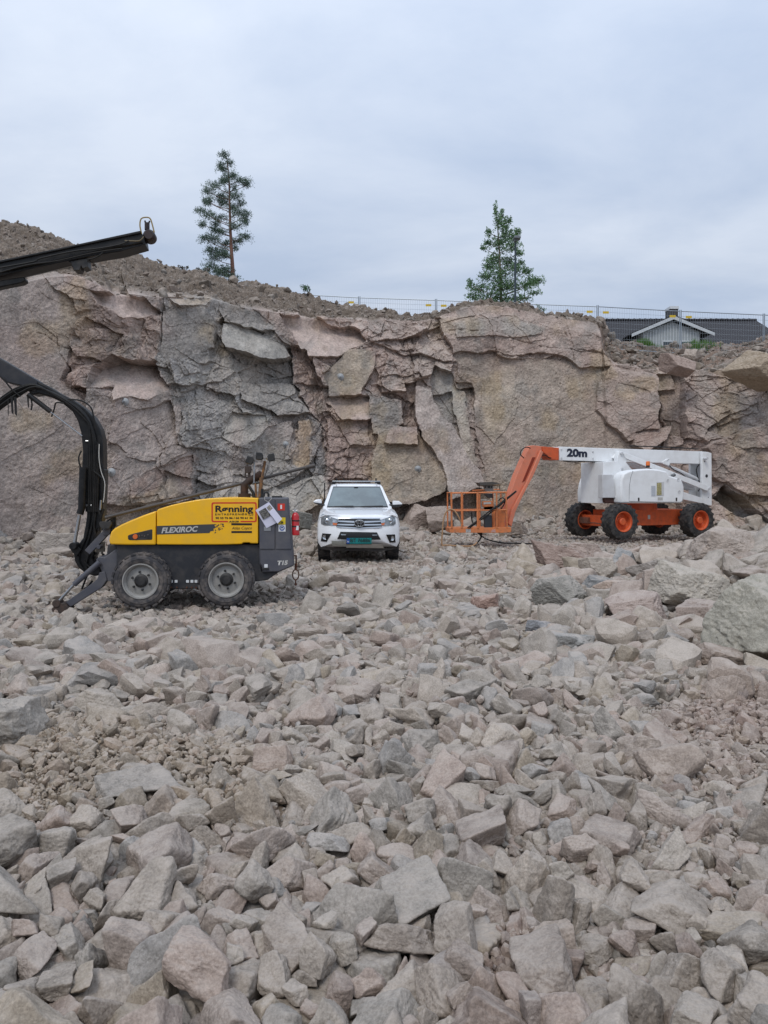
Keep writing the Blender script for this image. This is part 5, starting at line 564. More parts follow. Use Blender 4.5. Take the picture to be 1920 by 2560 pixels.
# outline, offset, lean back per metre, sideways tilt, colour, block amplitude
POLY = [
 (a_([(-400,0),(250,0),(340,120),(230,380),(200,470),(340,560),(450,800),(440,1300),(-400,1300)]), .0, .05, 0, 'pinkgrey', .22),
 (a_([(250,0),(400,60),(640,150),(650,330),(600,420),(380,380),(330,440),(345,530),(200,470),(230,380),(250,250)]), -.1, -.05, 0, 'red', 1.0),
 (a_([(150,-20),(400,60),(310,130),(240,120),(100,20)]), -.1, .5, 0, 'pink', .8),
 (a_([(310,90),(560,100),(650,165),(560,196),(470,205),(390,160)]), -.35, 1.3, 0, 'palepink', .1),
 (a_([(345,500),(720,520),(770,600),(790,760),(840,800),(860,970),(780,1000),(450,1010),(430,800),(340,600)]), .55, .1, 0, 'pinkgrey', .5),
 (a_([(335,400),(440,368),(640,378),(725,515),(620,562),(540,530),(470,560),(430,480),(345,505)]), -.35, 1.25, .1, 'palepink', .07),
 (a_([(480,640),(720,560),(780,760),(560,800),(470,730)]), .45, .25, -.1, 'pinkgrey', .4),
 (a_([(560,900),(680,850),(830,800),(850,960),(600,1000)]), .7, .3, 0, 'red', .5),
 (a_([(630,110),(870,100),(1040,150),(1240,320),(1260,480),(1370,600),(1400,760),(1400,970),(1260,1060),(840,1060),(850,900),(840,800),(790,760),(770,600),(640,400),(650,170)]), .0, .12, 0, 'blue', 1.0),
 (a_([(655,160),(850,140),(910,260),(900,330),(700,385),(652,350)]), .05, .02, .1, 'dark', .25),
 (a_([(680,115),(870,118),(860,150),(760,160)]), .35, 1.4, 0, 'tan', .15),
 (a_([(900,130),(1050,150),(1180,250),(1100,260),(930,210)]), .0, .5, 0, 'dark', .5),
 (a_([(925,215),(1000,225),(1210,310),(1245,372),(1180,390),(960,335)]), .25, .8, -.15, 'palegrey', .12),
 (a_([(920,375),(1100,400),(1170,480),(1000,545),(860,500)]), .05, .3, 0, 'slate', .8),
 (a_([(1010,470),(1250,480),(1340,600),(1200,620),(1040,560)]), .2, .45, 0, 'grey', .6),
 (a_([(970,600),(1120,620),(1170,700),(1050,750),(940,700)]), .25, .5, .1, 'palegrey', .25),
 (a_([(880,500),(1000,560),(960,700),(840,740),(790,600)]), .0, .05, 0, 'blue', .9),
 (a_([(1275,645),(1325,635),(1340,700),(1318,760),(1330,850),(1262,838),(1282,740),(1264,700)]), .3, .02, 0, 'ochre', .2),
 (a_([(1140,660),(1250,640),(1240,850),(1100,830),(1080,740)]), .3, .05, 0, 'grey', .25),
 (a_([(960,840),(1060,850),(1200,930),(1400,880),(1420,970),(1300,1060),(940,1060)]), .8, .55, 0, 'palegrey', .7),
 (a_([(1180,160),(1560,210),(1800,260),(1700,900),(1400,900),(1400,760),(1370,600),(1260,480),(1240,330),(1270,280)]), .25, .1, 0, 'pink', .9),
 (a_([(1180,172),(1330,185),(1540,250),(1575,300),(1480,365),(1330,375),(1250,270)]), -.15, .9, 0, 'palepink', .12),
 (a_([(1390,440),(1500,350),(1615,350),(1612,440),(1560,540),(1420,540)]), .6, .08, .1, 'tan', .1),
 (a_([(1260,330),(1330,340),(1390,520),(1400,700),(1340,600),(1270,480)]), .2, .0, 0, 'pink', .9),
 (a_([(1410,565),(1560,535),(1670,570),(1600,645),(1480,645)]), .35, .6, 0, 'palepink', .2),
 (a_([(1400,640),(1600,650),(1620,760),(1410,770)]), .35, .2, 0, 'pink', .6),
 (b_([(0,90),(260,100),(300,240),(290,330),(130,420),(0,420)]), .2, .35, 0, 'brownpink', 1.0),
 (b_([(300,240),(1000,305),(1200,380),(1220,560),(1100,660),(1000,1000),(400,1000),(430,740),(380,400)]), .1, .03, 0, 'brown', .17),
 (b_([(460,320),(600,290),(570,520),(480,640),(410,560)]), .12, .03, 0, 'tan', .14),
 (b_([(250,110),(400,40),(560,30),(750,70),(960,100),(985,190),(1000,305),(850,300),(780,262),(520,252),(300,242)]), .32, .0, 0, 'brownpink', .3),
 (b_([(320,120),(520,90),(700,140),(700,175),(500,190),(320,180)]), .40, .15, 0, 'slate', .3),
 (b_([(100,380),(290,330),(360,380),(440,740),(430,840),(250,840),(130,560)]), .0, .0, 0, 'brownpink', .6),
 (b_([(210,300),(290,330),(420,740),(400,760),(200,450)]), -.15, .0, .1, 'grey', .4),
 (b_([(285,400),(345,420),(425,740),(350,700),(320,560)]), .1, .05, 0, 'lichen', .2),
 (b_([(140,400),(200,430),(300,590),(415,750),(440,830),(280,880),(210,700),(140,530)]), 1.1, .22, -.25, 'slab', .07),
 (b_([(-30,560),(150,580),(200,660),(250,740),(255,840),(160,890),(-60,890)]), 1.0, .12, 0, 'tan', .25),
 (b_([(-60,430),(75,460),(92,560),(20,600),(-60,590)]), .7, .05, 0, 'dark', .3),
 (b_([(20,580),(150,575),(155,650),(0,640)]), 1.25, .3, 0, 'pink', .2),
 (b_([(1000,300),(1200,330),(1900,380),(1900,1000),(1300,1000),(1200,700),(1220,560),(1200,380)]), .15, .12, 0, 'brownpink', .8),
 (b_([(1000,300),(1200,330),(1215,400),(1180,600),(1050,640),(940,500),(960,380)]), .45, .1, .1, 'brownpink', .3),
 (b_([(1210,330),(1325,330),(1325,460),(1310,600),(1235,600),(1215,450)]), -.55, .0, 0, 'brown', .35),
 (b_([(1205,325),(1280,330),(1290,390),(1230,410)]), -.1, .0, 0, 'tan', .1),
 (b_([(1085,600),(1250,560),(1210,620),(1130,680),(1070,650)]), .7, .5, 0, 'red', .4),
 (b_([(1320,400),(1659,420),(1800,560),(1400,640),(1340,600)]), .2, .2, 0, 'pinkgrey', .7),
 (b_([(1380,660),(1659,560),(1800,560),(1800,880),(1560,860),(1480,800),(1420,780)]), 1.0, -.1, 0, 'brownpink', .5),
 (b_([(1420,880),(1480,810),(1560,880),(1680,1000),(1500,960)]), -1.1, .0, 0, 'dark', .4),
]
def inpoly(px, py, pts):
    r = np.zeros(len(px), bool); n = len(pts); j = n-1
    for i in range(n):
        xi, yi = pts[i]; xj, yj = pts[j]
        if yi != yj:
            r ^= ((yi > py) != (yj > py)) & (px < (xj-xi)*(py-yi)/(yj-yi)+xi)
        j = i
    return r
def vor(x, z, w, h, rot, seed):
    """irregular blocks: cell random numbers, distance to the joint, offset from the centre"""
    c, s = math.cos(rot), math.sin(rot); u = (x*c+z*s)/w; v = (-x*s+z*c)/h
    iu = np.floor(u).astype(np.int64); iv = np.floor(v).astype(np.int64); z0 = np.zeros_like(iu)
    d1 = np.full(len(u), 9.0); d2 = d1.copy(); bi = iu.copy(); bj = iv.copy(); bx = u*0; by = u*0
    for i in (-1, 0, 1):
        for j in (-1, 0, 1):
            a = iu+i; b = iv+j; cx = a+.5+.84*(_hash(a, b, z0, seed)-.5); cy = b+.5+.84*(_hash(a, b, z0+1, seed)-.5)
            e = u-cx; g = v-cy; d = np.maximum(np.abs(e), np.abs(g))*.55+.45*np.sqrt(e*e+g*g)
            n = d < d1; d2 = np.where(n, d1, np.minimum(d2, d)); d1 = np.where(n, d, d1)
            bi = np.where(n, a, bi); bj = np.where(n, b, bj); bx = np.where(n, e, bx); by = np.where(n, g, by)
    H = lambda k: _hash(bi, bj, z0+k, seed)
    return H, d2-d1, bx*w, by*h
def env(x, z, w, h, rot, seed, q, mode):
    """facets: envelope of tilted scoops, creased where neighbours meet"""
    c, s = math.cos(rot), math.sin(rot); u = (x*c+z*s)/w; v = (-x*s+z*c)/h
    iu = np.floor(u).astype(np.int64); iv = np.floor(v).astype(np.int64); z0 = np.zeros_like(iu); best = np.full(len(u), -9.0)
    for i in (-1, 0, 1):
        for j in (-1, 0, 1):
            a = iu+i; b = iv+j; e = u-(a+.5+.8*(_hash(a, b, z0, seed)-.5)); g = v-(b+.5+.8*(_hash(a, b, z0+1, seed)-.5))
            val = .55*(_hash(a, b, z0+2, seed)-.5)+1.1*(_hash(a, b, z0+3, seed)-.5)*e+1.1*(_hash(a, b, z0+4, seed)-.5)*g-q*(e*e+g*g)
            best = np.maximum(best, val)
    return best*mode
def build_cliff():
    ucol = np.concatenate([np.linspace(-700, -70, 40)[:-1], np.arange(-70, 1730, 1.25), np.linspace(1730, 2360, 40)[1:]])
    rf = np.linspace(0, 1, 430); nu = len(ucol)
    Y0 = interp(Y0T, ucol); top = interp(TOPT, ucol); cr = interp(CRT, ucol); bk = interp(BKT, ucol)
    X0 = PX(ucol, Y0); s_arc = np.concatenate([[0], np.cumsum(np.hypot(np.diff(X0), np.diff(Y0)))])
    jit = fbm(np.stack([ucol*.03, ucol*0, ucol*0], 1), 5, 3, .7)
    lean = .16
    # face height so that the leaning edge projects on the measured line
    k = (HY-top)/F; zt = (EH+k*Y0)/(1-k*lean)
    z = -0.9+(zt+.9)[None, :]*rf[:, None]; U = np.broadcast_to(ucol, z.shape); S = np.broadcast_to(s_arc, z.shape)
    Yb = Y0[None, :]+lean*z
    zf = z.ravel(); uf = U.ravel(); sf = S.ravel(); yb = Yb.ravel()
    yd = HY-(zf-EH)/yb*F
    m = len(zf); p3 = np.stack([sf, zf*1.0, np.zeros(m)], 1)
    wx = fbm(p3*1.1, 4, 11, .6); wz = fbm(p3*1.1+40, 4, 12, .6)
    qx = uf+wx*16; qy = yd+wz*14
    off = np.zeros(m); tz = np.full(m, .05); tx = np.zeros(m); amp = np.full(m, .7); col = np.tile(np.array(srgb(CC['brownpink'])), (m, 1))
    for pts, o, a, b, cn, am in POLY:
        o = o*.72; r = inpoly(qx, qy, pts); P = np.array(pts); cu, cy = P[:, 0].mean(), P[:, 1].mean()
        Yc = np.interp(cu, ucol, Y0)+.8; zc = EH+(HY-cy)/F*Yc; sc = np.interp(cu, ucol, s_arc)
        off[r] = o-a*np.clip(zf[r]-zc, -1.6, 1.6)+b*np.clip(sf[r]-sc, -2, 2); tz[r] = a; tx[r] = b; amp[r] = am
    acc = np.zeros((m, 3)); f1 = fbm(p3*5, 3, 71, .7); f2 = fbm(p3*5+7, 3, 72, .7)
    for sx_, sy_ in ((9, 0), (-9, 5), (0, -9), (3, 12)):
        c_ = np.tile(np.array(srgb(CC['brownpink'])), (m, 1)); xx = qx+f1*sx_*1.4+f2*7+sx_*.5; yy = qy+f2*sy_*1.4-f1*7+sy_*.5
        for pts, o, a, b, cn, am in POLY: c_[inpoly(xx, yy, pts)] = srgb(CC[cn])
        acc += c_/4
    col = acc*.66+np.array(srgb('#aea297'))*.42
    # blocks at four scales, edges made irregular
    w1 = np.stack([wx, wz], 1)*.5; fx = fbm(p3*4.5, 3, 21, .6)*.045; fz = fbm(p3*4.5+9, 3, 22, .6)*.045
    disp = off.copy(); crack = np.zeros(m); tone = np.ones(m)
    for (w, h, rot, seed, a1, tl, ck) in ((3.1, 2.0, .25, 101, .26, .26, .035), (1.3, .9, -.35, 102, .17, .30, .028), (.62, .42, .35, 103, .06, .30, .012), (.28, .2, -.3, 104, .022, .3, .0)):
        H, e, bx, by = vor(sf+w1[:, 0]*w*.14+fx*min(w*1.5, 1), zf+w1[:, 1]*h*.14+fz*min(w*1.5, 1), w, h, rot, seed)
        lim = np.clip((amp-.12)*1.25, .03, 1.1)
        here = (H(5) < np.clip(.25+amp, 0, 1)).astype(float)
        d = a1*(H(2)-.5)*2+tl*(H(3)-.5)*bx*1.6-tl*(1.5*H(4)-.5)*by
        disp += .72*d*lim*here
        if ck: crack += ck*np.exp(-(e/(.030/w**.5))**2)*(H(6) > .62)*np.clip(amp*1.3-.1, .05, 1)
        tone *= 1+.10*(H(7)-.5)*(.4+lim)
    disp += -crack*.10
    am1 = np.clip(amp, .2, 1)
    for w, h, rot, seed, A_, q, mo in ((1.7, 1.2, .5, 201, .30, .25, 1), (.85, .6, -.5, 202, .24, .3, -1), (.42, .3, .4, 203, .13, .3, 1), (.21, .15, -.2, 204, .05, .35, -1)):
        disp += 1.15*A_*am1*env(sf+w1[:, 0]*w*.12+fx*w, zf+w1[:, 1]*h*.12+fz*w, w, h, rot, seed, q, mo)
    # long joints
    for (x0, sl, zz0, zz1, wdt) in ((505,.02,5.2,9,.03),(585,.0,5.2,9,.03),(700,.04,4.6,9,.035),(812,-.09,4.5,9,.04),):
        pass
    n1_ = fbm(p3*.5, 3, 31); n2_ = fbm(p3*3.0, 4, 32, .6); n3_ = fbm(p3*14, 3, 33, .6)
    rid = -np.abs(fbm(p3*np.array([2.2, 3.2, 1]), 4, 34, .6))
    disp += .22*n1_+.055*n2_*(.55+amp)+.026*n3_*(.7+amp)+.05*rid*(.3+amp)*.7
    # buttress joints: real grooves
    for pts in ([(1082,690),(1078,762)],[(1121,692),(1118,762)],[(1179,705),(1181,775)],[(1228,700),(1243,740),(1252,790)],[(975,715),(1080,722),(1180,752),(1310,765)],[(880,700),(905,770),(915,800)],[(700,700),(760,720)],[(1219,790),(1222,830)],[(80,660),(92,745)],[(0,710),(60,722),(95,745),(150,760)],[(0,735),(50,745)],[(160,750),(180,762)]):
        for (ax, ay), (bx2, by2) in zip(pts[:-1], pts[1:]):
            t = np.clip(((qx-ax)*(bx2-ax)+(qy-ay)*(by2-ay))/((bx2-ax)**2+(by2-ay)**2), 0, 1)
            dd = np.hypot(uf+wx*5-(ax+t*(bx2-ax)), yd+wz*5-(ay+t*(by2-ay))); disp -= .07*np.exp(-(dd/1.4)**2)
    tp = ss(.0, .06, 1-np.broadcast_to(rf[:, None], z.shape).ravel()); disp = disp*(.45+.55*tp)
    disp += .7*(1-ss(-.3, .9, zf))*(.6+.5*n1_)                     # foot flares into the talus
    disp = np.clip(disp, -1.6, 2.6)
    # stains and mottling of the rock itself
    st = fbm(p3*np.array([1.6, .35, 1])+5, 4, 41); oc = fbm(p3*.9+15, 4, 42)
    sat = fbm(p3*.6+3, 3, 43)
    base = col.copy()
    k1 = ss(.08, .45, oc)[:, None]*.45; base = base*(1-k1)+np.array(srgb('#a08c6c'))*k1
    k2 = ss(.12, .5, st)[:, None]*.40; base = base*(1-k2*.7)+np.array(srgb('#7c7570'))*k2*.7
    mo = fbm(p3*3.5+21, 5, 44, .68); base = base*(1+.22*mo[:, None]); kb = ss(.1, .4, fbm(p3*1.8+33, 4, 45, .6))[:, None]*.35; base = base*(1-kb)+np.array(srgb('#7f7f7b'))*kb
    k3 = ss(.1, .5, -st)[:, None]*.3; base = base*(1-k3)+np.array(srgb('#b0a69b'))*k3
    k4 = ss(.05, .5, sat)[:, None]*.25; base = base*(1-k4)+np.array(srgb('#a0857b'))*k4
    base *= tone[:, None]*(1+.16*n2_+.07*n3_)[:, None]
    nx_, ny_ = 1, 1
    Vf = np.stack([PX(uf, 1)*0+np.broadcast_to(X0, z.shape).ravel(), yb-disp, zf], 1)
    # slope above the face, crest, plateau
    edgeY = Vf[-nu:, 1]; edgeX = Vf[-nu:, 0]; edgeZ = Vf[-nu:, 2]
    rs = np.linspace(0, 1, 150)[1:]
    cY = Y0+lean*zt+bk; kcr = (HY-cr-jit*5)/F; cZ = EH+kcr*cY; cX = PX(ucol, cY)
    SV = []; SC = []
    prof = rs**0.9
    for q, g in zip(rs, prof):
        x = edgeX*(1-g)+cX*g; y = edgeY*(1-g)+cY*g; zz = edgeZ*(1-q)+cZ*q
        SV.append(np.stack([x, y, zz+.25*math.sin(math.pi*q)*0], 1))
    SV = np.concatenate(SV); mm = len(SV); q3 = SV.copy()
    rw = np.repeat(rs, nu); nn = fbm(q3*.9, 5, 51, .6); n4 = fbm(q3*5, 4, 52, .65)
    fade = np.clip(np.minimum(rw*6, 1), 0, 1)
    SV[:, 2] += (.42*nn+.16*n4)*fade; SV[:, 1] -= .3*nn*fade*(1-rw)
    sc_ = np.tile(np.array(srgb('#6e6257')), (mm, 1)); kk = ss(-.2, .4, nn)[:, None]; sc_ = sc_*(1-.35*kk)+np.array(srgb('#857a6e'))*.35*kk; sc_ *= (1+.3*n4)[:, None]
    ur = np.tile(ucol, len(rs)); kr = (ss(1250, 1350, ur)*.5)[:, None]; sc_ = sc_*(1-kr)+np.array(srgb('#8e7668'))*kr
    # blend colour near the face edge
    eb = np.tile(base[-nu:], (len(rs), 1)); ke = (1-ss(.0, .16, rw+.1*nn))[:, None]; sc_ = sc_*(1-ke)+eb*ke
    PVl = []; last = SV[-nu:]
    for d, dz in ((1.2, -.12), (3, -.35), (6, -.6), (12, -.9), (30, -1.2), (80, -1.5), (240, 0)):
        pl = last.copy(); pl[:, 0] = last[:, 0]+PX(ucol, d)*.8; pl[:, 1] += d; lift = np.where(ucol > 1240, 0.05, 0.0)
        pl[:, 2] += dz; PVl.append(pl)
    PVl = np.concatenate(PVl); pc = np.tile(np.array(srgb('#7d7264')), (len(PVl), 1))
    V = np.concatenate([Vf, SV, PVl]); Cc = np.concatenate([base, sc_, pc]); rows = len(V)//nu
    i = np.arange(nu-1)[None, :]; j = np.arange(rows-1)[:, None]; a = (j*nu+i).ravel()
    Fq = np.stack([a, a+1, a+nu+1, a+nu], 1)
    o = np_mesh('hill', V, Fq, rock_mat('rock_face', fine=1.0, bump=.8, dust=.5, bdist=.06, speck=14), colors=np.clip(Cc, .01, 1).astype(np.float32), smooth=False)
    tag(o, kind='structure')
    return V, nu, len(rf), len(rs), ucol, rows
cliffV, c_nu, c_nf, c_ns, c_u, c_rows = build_cliff()
def cliff_at(ud, yd_):
    """point of the built face seen towards a given direction"""
    j = int(np.argmin(abs(c_u-ud))); best = None
    cols = cliffV.reshape(c_rows, c_nu, 3)
    bd = 1e9
    for jj in range(max(j-70, 0), min(j+70, c_nu)):
        c = cols[:c_nf+c_ns, jj]; e = (c[:, 0]/c[:, 1]*F+CX-ud)**2+(HY-(c[:, 2]-EH)/c[:, 1]*F-yd_)**2
        i = int(np.argmin(e+c[:, 1]*.01)); 
        if e[i] < bd: bd = e[i]; best = c[i]
    return Vector(best)
# ---------------- ground ----------------
def wall_y(x): 
    return np.interp(x, PX(np.array([t[0] for t in Y0T], float), np.array([t[1] for t in Y0T], float)), [t[1] for t in Y0T])
def dirt_mask(x, y):
    yd_ = HY+EH/np.maximum(y, .5)*F; xd_ = CX+x/np.maximum(y, .5)*F
    def blob(cx, cy, rx, ry): return 1-ss(.5, 1.15, np.hypot((xd_-cx)/rx, (yd_-cy)/ry))
    tan = np.maximum.reduce([blob(120, 1620, 330, 110), blob(470, 1725, 170, 50), blob(60, 1700, 200, 70), blob(400, 1640, 220, 60)])
    pink = np.maximum.reduce([blob(1600, 1540, 190, 70), blob(1080, 2110, 130, 150), blob(1500, 1640, 200, 60)*.6, blob(1100, 2010, 120, 60)])
    return tan, pink
def build_ground():
    xs = np.concatenate([np.linspace(-60, -9, 40)[:-1], np.linspace(-9, 9, 420), np.linspace(9, 60, 40)[1:]])
    ys = np.concatenate([np.linspace(-60, 1.2, 14)[:-1], np.linspace(1.2, 11, 520), np.linspace(11, 36, 260)[1:], [60, 120, 400, 1500]])
    X, Y = np.meshgrid(xs, ys); x = X.ravel(); y = Y.ravel(); p = np.stack([x, y, x*0], 1)
    z = Gz(x, np.minimum(y, 30))+LIFT*(1-.5*ss(10, 16, y))
    n = fbm(p*2.2, 4, 61, .6); n2 = fbm(p*14, 4, 62, .7)
    t, pk = dirt_mask(x, y); wy = wall_y(x)
    z += .03*n+.018*n2+.25*ss(-2.0, .3, y-wy)*(y < 80)
    z += np.maximum(t, pk)*.05
    z = np.where(y > wy+1.5, z-np.minimum((y-wy-1.5)*.8, 6), z)
    col = np.tile(np.array(srgb('#8c7d6e')), (len(x), 1)); k = np.clip(t*(1+.8*n), 0, 1)[:, None]*.7; col = col*(1-k)+np.array(srgb('#8e7b65'))*k
    k = np.clip(pk*(1+.8*n), 0, 1)[:, None]*.9; col = col*(1-k)+np.array(srgb('#8c776d'))*k
    k = ss(9, 14, y)[:, None]*.6; col = col*(1-k)+np.array(srgb('#958579'))*k
    col *= (1+.25*n2+.1*n)[:, None]
    nx = len(xs); i = np.arange(nx-1)[None, :]; j = np.arange(len(ys)-1)[:, None]; a = (j*nx+i).ravel()
    o = np_mesh('ground', np.stack([x, y, z], 1), np.stack([a, a+1, a+nx+1, a+nx], 1), rock_mat('soil', fine=3, bump=.9, dust=.25, bdist=.02, speck=22), smooth=True, colors=np.clip(col, .01, 1).astype(np.float32))
    tag(o, kind='structure')
LIFT = -.10
build_ground()
# ---------------- rocks ----------------
ROCK_M = rock_mat('broken_rock', fine=2.2, bump=1.0, dust=.7, bdist=.012, speck=42)
PAL = np.array([srgb(h) for h in ('#9b8e83', '#9b8880', '#938b83', '#a3968a', '#9a7f75', '#83868a', '#74726f', '#aba196', '#988770', '#8a7a70')])
PALN = ['beige grey', 'pinkish grey', 'mid grey', 'pale beige', 'reddish pink', 'bluish grey', 'dark grey', 'pale grey', 'tan', 'brownish']
PALP = np.array([.2, .19, .13, .12, .09, .07, .05, .07, .05, .03]); PALP = PALP/PALP.sum(); PAL = (PAL*.42+np.array(srgb('#a0978c'))*.62)*.98
def qmat(Q):
    Q = Q/np.linalg.norm(Q, axis=1)[:, None]; w, x, y, z = Q.T
    return np.stack([np.stack([1-2*(y*y+z*z), 2*(x*y-w*z), 2*(x*z+w*y)], -1), np.stack([2*(x*y+w*z), 1-2*(x*x+z*z), 2*(y*z-w*x)], -1), np.stack([2*(x*z-w*y), 2*(y*z+w*x), 1-2*(x*x+y*y)], -1)], 1)
_RS = {}
def base_rock(k, lv, noise=1.0):
    if (k, lv, noise) not in _RS: _RS[(k, lv, noise)] = rock_shape(k, lv, noise)
    return _RS[(k, lv, noise)]
def heap_mesh(loc, Q, d, kv, col, lv):
    Vs = []; Fs = []; Cs = []; off = 0; R = qmat(Q); rs = np.random.RandomState(3)
    for k in np.unique(kv):
        ix = np.where(kv == k)[0]; P, f = base_rock(int(k), lv)
        V = np.einsum('nij,vj->nvi', R[ix], P*.5)*d[ix][:, None, None]+loc[ix][:, None, :]
        n, v = len(ix), len(P); Vs.append(V.reshape(-1, 3)); Fs.append((f[None]+(off+np.arange(n)*v)[:, None, None]).reshape(-1, 3)); off += n*v
        Cs.append(np.repeat(col[ix], v, 0))
    return np.concatenate(Vs), np.concatenate(Fs), np.concatenate(Cs)
def rock_cols(n, rs, loc=None):
    i = rs.choice(len(PAL), n, p=PALP); c = PAL[i]*rs.normal(1, .09, (n, 1)).clip(.75, 1.25)
    if loc is not None:
        t, pk = dirt_mask(loc[:, 0], loc[:, 1]); t = (t*.45)[:, None]; pk = (pk*.45)[:, None]
        c = c*(1-t)+np.array(srgb('#97856e'))*t; c = c*(1-pk)+np.array(srgb('#988074'))*pk
    return i, c
# near rocks, settled by gravity: x, y, z and size in units of 2 mm, turn as a quaternion, shape; largest in view first
RAW = np.array(NEAR, float).reshape(-1, 9); _p = RAW[:, :3]/500; _q = RAW[:, 3:7]+1e-3; _k = RAW[:, 7].astype(int); _d = RAW[:, 8]/500; _px = np.arange(len(RAW), 0, -1)
rsn = np.random.RandomState(99); _ci, _c = rock_cols(len(_p), rsn, _p)
_p[:, 2] += DZ
# boulders
BOULD = [  # display x, y of the centre, distance, width, depth, height, variant, colour, turn, tilt, label
 (1672,1352,7.3,1.22,1.1,.90,3,'#9b988b',.5,.15,'huge olive grey boulder cut off by the right edge of the photo'),
 (1492,1288,9.6,.95,.8,.66,8,'#aaa397',.2,.35,'pale flat topped boulder with a shaded pinkish side, behind the huge olive boulder'),
 (1382,1360,8.9,.72,.6,.46,12,'#a3928a',1.1,.1,'pinkish boulder with a grey corner, low among the big rocks below the lift'),
 (1213,1290,10.3,.72,.6,.50,17,'#7d7d78',2.1,.1,'dark grey blocky boulder standing alone at the near end of the rock heap'),
 (1222,1202,14.0,1.25,.8,.6,22,'#8a746b',.1,.2,'long brown pink boulder topping the heap below the hanging basket boom'),
 (1562,1237,11.2,.86,.7,.6,27,'#a2958b',1.8,.1,'rounded beige boulder behind the pale flat topped boulder'),
 (1048,1312,9.9,.38,.3,.27,31,'#97786c',.4,.0,'small rust red boulder in front of the heap, nearest the pickup'),
 (1345,1215,12.6,.5,.4,.5,33,'#868b8e',.9,.5,'upright bluish grey slab on top of the rock heap'),
 (1293,1230,12.2,.62,.5,.4,5,'#a59c91',.3,.1,'pale broken block in the middle of the heap top'),
 (1398,1240,11.6,.62,.5,.34,14,'#7b7570',2.6,.2,'dark brown grey wedge beside the upright bluish slab'),
 (1225,1418,7.7,.60,.5,.24,20,'#8d8f8e',.2,.1,'flat blue grey slab lying in front of the heap'),
 (1168,1372,8.4,.36,.3,.2,25,'#7d838b',1.2,.1,'small slate blue rock beside the flat slab'),
 (1330,1320,10.4,.6,.5,.36,1,'#a89588',.7,.2,'sandy pink block between the dark grey boulder and the pale topped one'),
 (1300,1275,11.2,.55,.5,.3,6,'#5f676c',.4,.1,'almost black blue rock wedged in the heap'),
 (1420,1300,10.6,.55,.5,.42,36,'#9e8f85',1.4,.1,'beige pink block pressed against the pale topped boulder'),
 (1510,1370,8.6,.6,.5,.4,38,'#8f8078',2.2,.1,'brownish block under the edge of the huge olive boulder'),
 (1560,1470,7.0,.46,.4,.24,9,'#8d7d72',.2,.1,'brown flat rock below the huge olive boulder'),
 (1265,1195,14.6,.9,.6,.4,15,'#a08f86',.2,.1,'pale pink slab behind the long brown pink boulder'),
 (1440,1200,14.8,.9,.6,.45,18,'#a09388',.9,.1,'beige block at the back of the heap, under the rear wheel of the lift'),
 (1610,1190,14.5,.9,.6,.4,21,'#8b8a88',.4,.1,'grey block beside the crumpled blue tarpaulin'),
 (1130,1225,15,.45,.4,.25,24,'#a0958c',.4,.1,'beige block left of the heap, between basket and heap'),
 (1075,1219,15.2,.36,.3,.25,28,'#5e5c5a',.4,.1,'small blackish rock right of the pickup'),
 (8,1592,5.0,.42,.4,.30,30,'#9a948c',.4,.1,'large grey rock cut off by the left edge of the photo'),
 (120,1177,18.6,.95,.8,.62,34,'#a09890',.3,.2,'pale boulder at the foot of the cliff, left of the drill rig'),
 (130,1200,17.6,.7,.6,.3,35,'#9a9087',.3,.1,'low slab lying before the pale boulder at the cliff foot'),
 (1060,1103,26.0,.9,.8,.75,2,'#98928b',.3,.1,'grey rounded block at the cliff foot, right of the basket'),
 (1115,1140,24.5,.8,.8,.5,4,'#948980',1.3,.1,'low brownish block at the cliff foot, left of the far wheel'),
 (910,1118,27.0,1.3,1.0,1.0,7,'#9f8f86',.3,.1,'pinkish block at the cliff foot beside the pickup mirror'),
 (950,1122,26.4,1.0,1.0,.9,10,'#a3958c',1.8,.1,'light block at the cliff foot left of the basket'),
 (1628,800,26.2,1.95,1.4,1.25,16,'#9b8b76',.3,.1,'big tan boulder high on the quarry edge at the right side of the photo'),
 (1462,790,28.0,1.25,1.0,.85,19,'#97837a',.2,.1,'brownish pink boulder on the rubble ledge below the house roof'),
 (1500,768,30,.8,.6,.5,11,'#a3968b',.9,.1,'pale block on the rubble ledge just under the house'),
 (640,1125,25.0,1.0,.8,.7,13,'#747772',.6,.3,'dark slate block at the cliff foot behind the red extinguisher'),
]
bl = []
for i, (bx, by, Y, w, dp, h, k, cl, tn, ti, lab) in enumerate(BOULD):
    P, f = rock_shape(k, 6 if w > .7 else 5, .62 if w > .5 else .9, 40, i*3.7)
    R = np.array(Matrix.Rotation(tn, 3, 'Z') @ Matrix.Rotation(ti, 3, 'Y')); P = P@R.T
    lo, hi = P.min(0), P.max(0); P = (P-(lo+hi)/2)/(hi-lo)*np.array([w, dp, h])*1.05
    nn_ = np.linalg.norm(P, axis=1)[:, None]; P += P/nn_*(.022*fbm(P*7+i, 5, i, .68)-.014*np.maximum(fbm(P*13+i, 3, i+9)-.1, 0)*3)[:, None]
    c = P3(bx, by, Y)
    if Y < 20: c.z = max(c.z, float(Gz(np.array([c.x]), np.array([Y]))[0])+.33*h)
    o = np_mesh('boulder', P, f, ROCK_M, smooth=False, colors=np.tile(np.array(srgb(cl))*.82+np.array(srgb('#a1968b'))*.28, (len(P), 1)).astype(np.float32))
    o.location = c; o.data.set_sharp_from_angle(angle=math.radians(30)) if False else None
    for p_ in (): pass
    o.data.polygons.foreach_set('use_smooth', [True]*len(f)); tag(o, lab, 'boulder'); bl.append((c.x, c.y, c.z, w, dp, h))
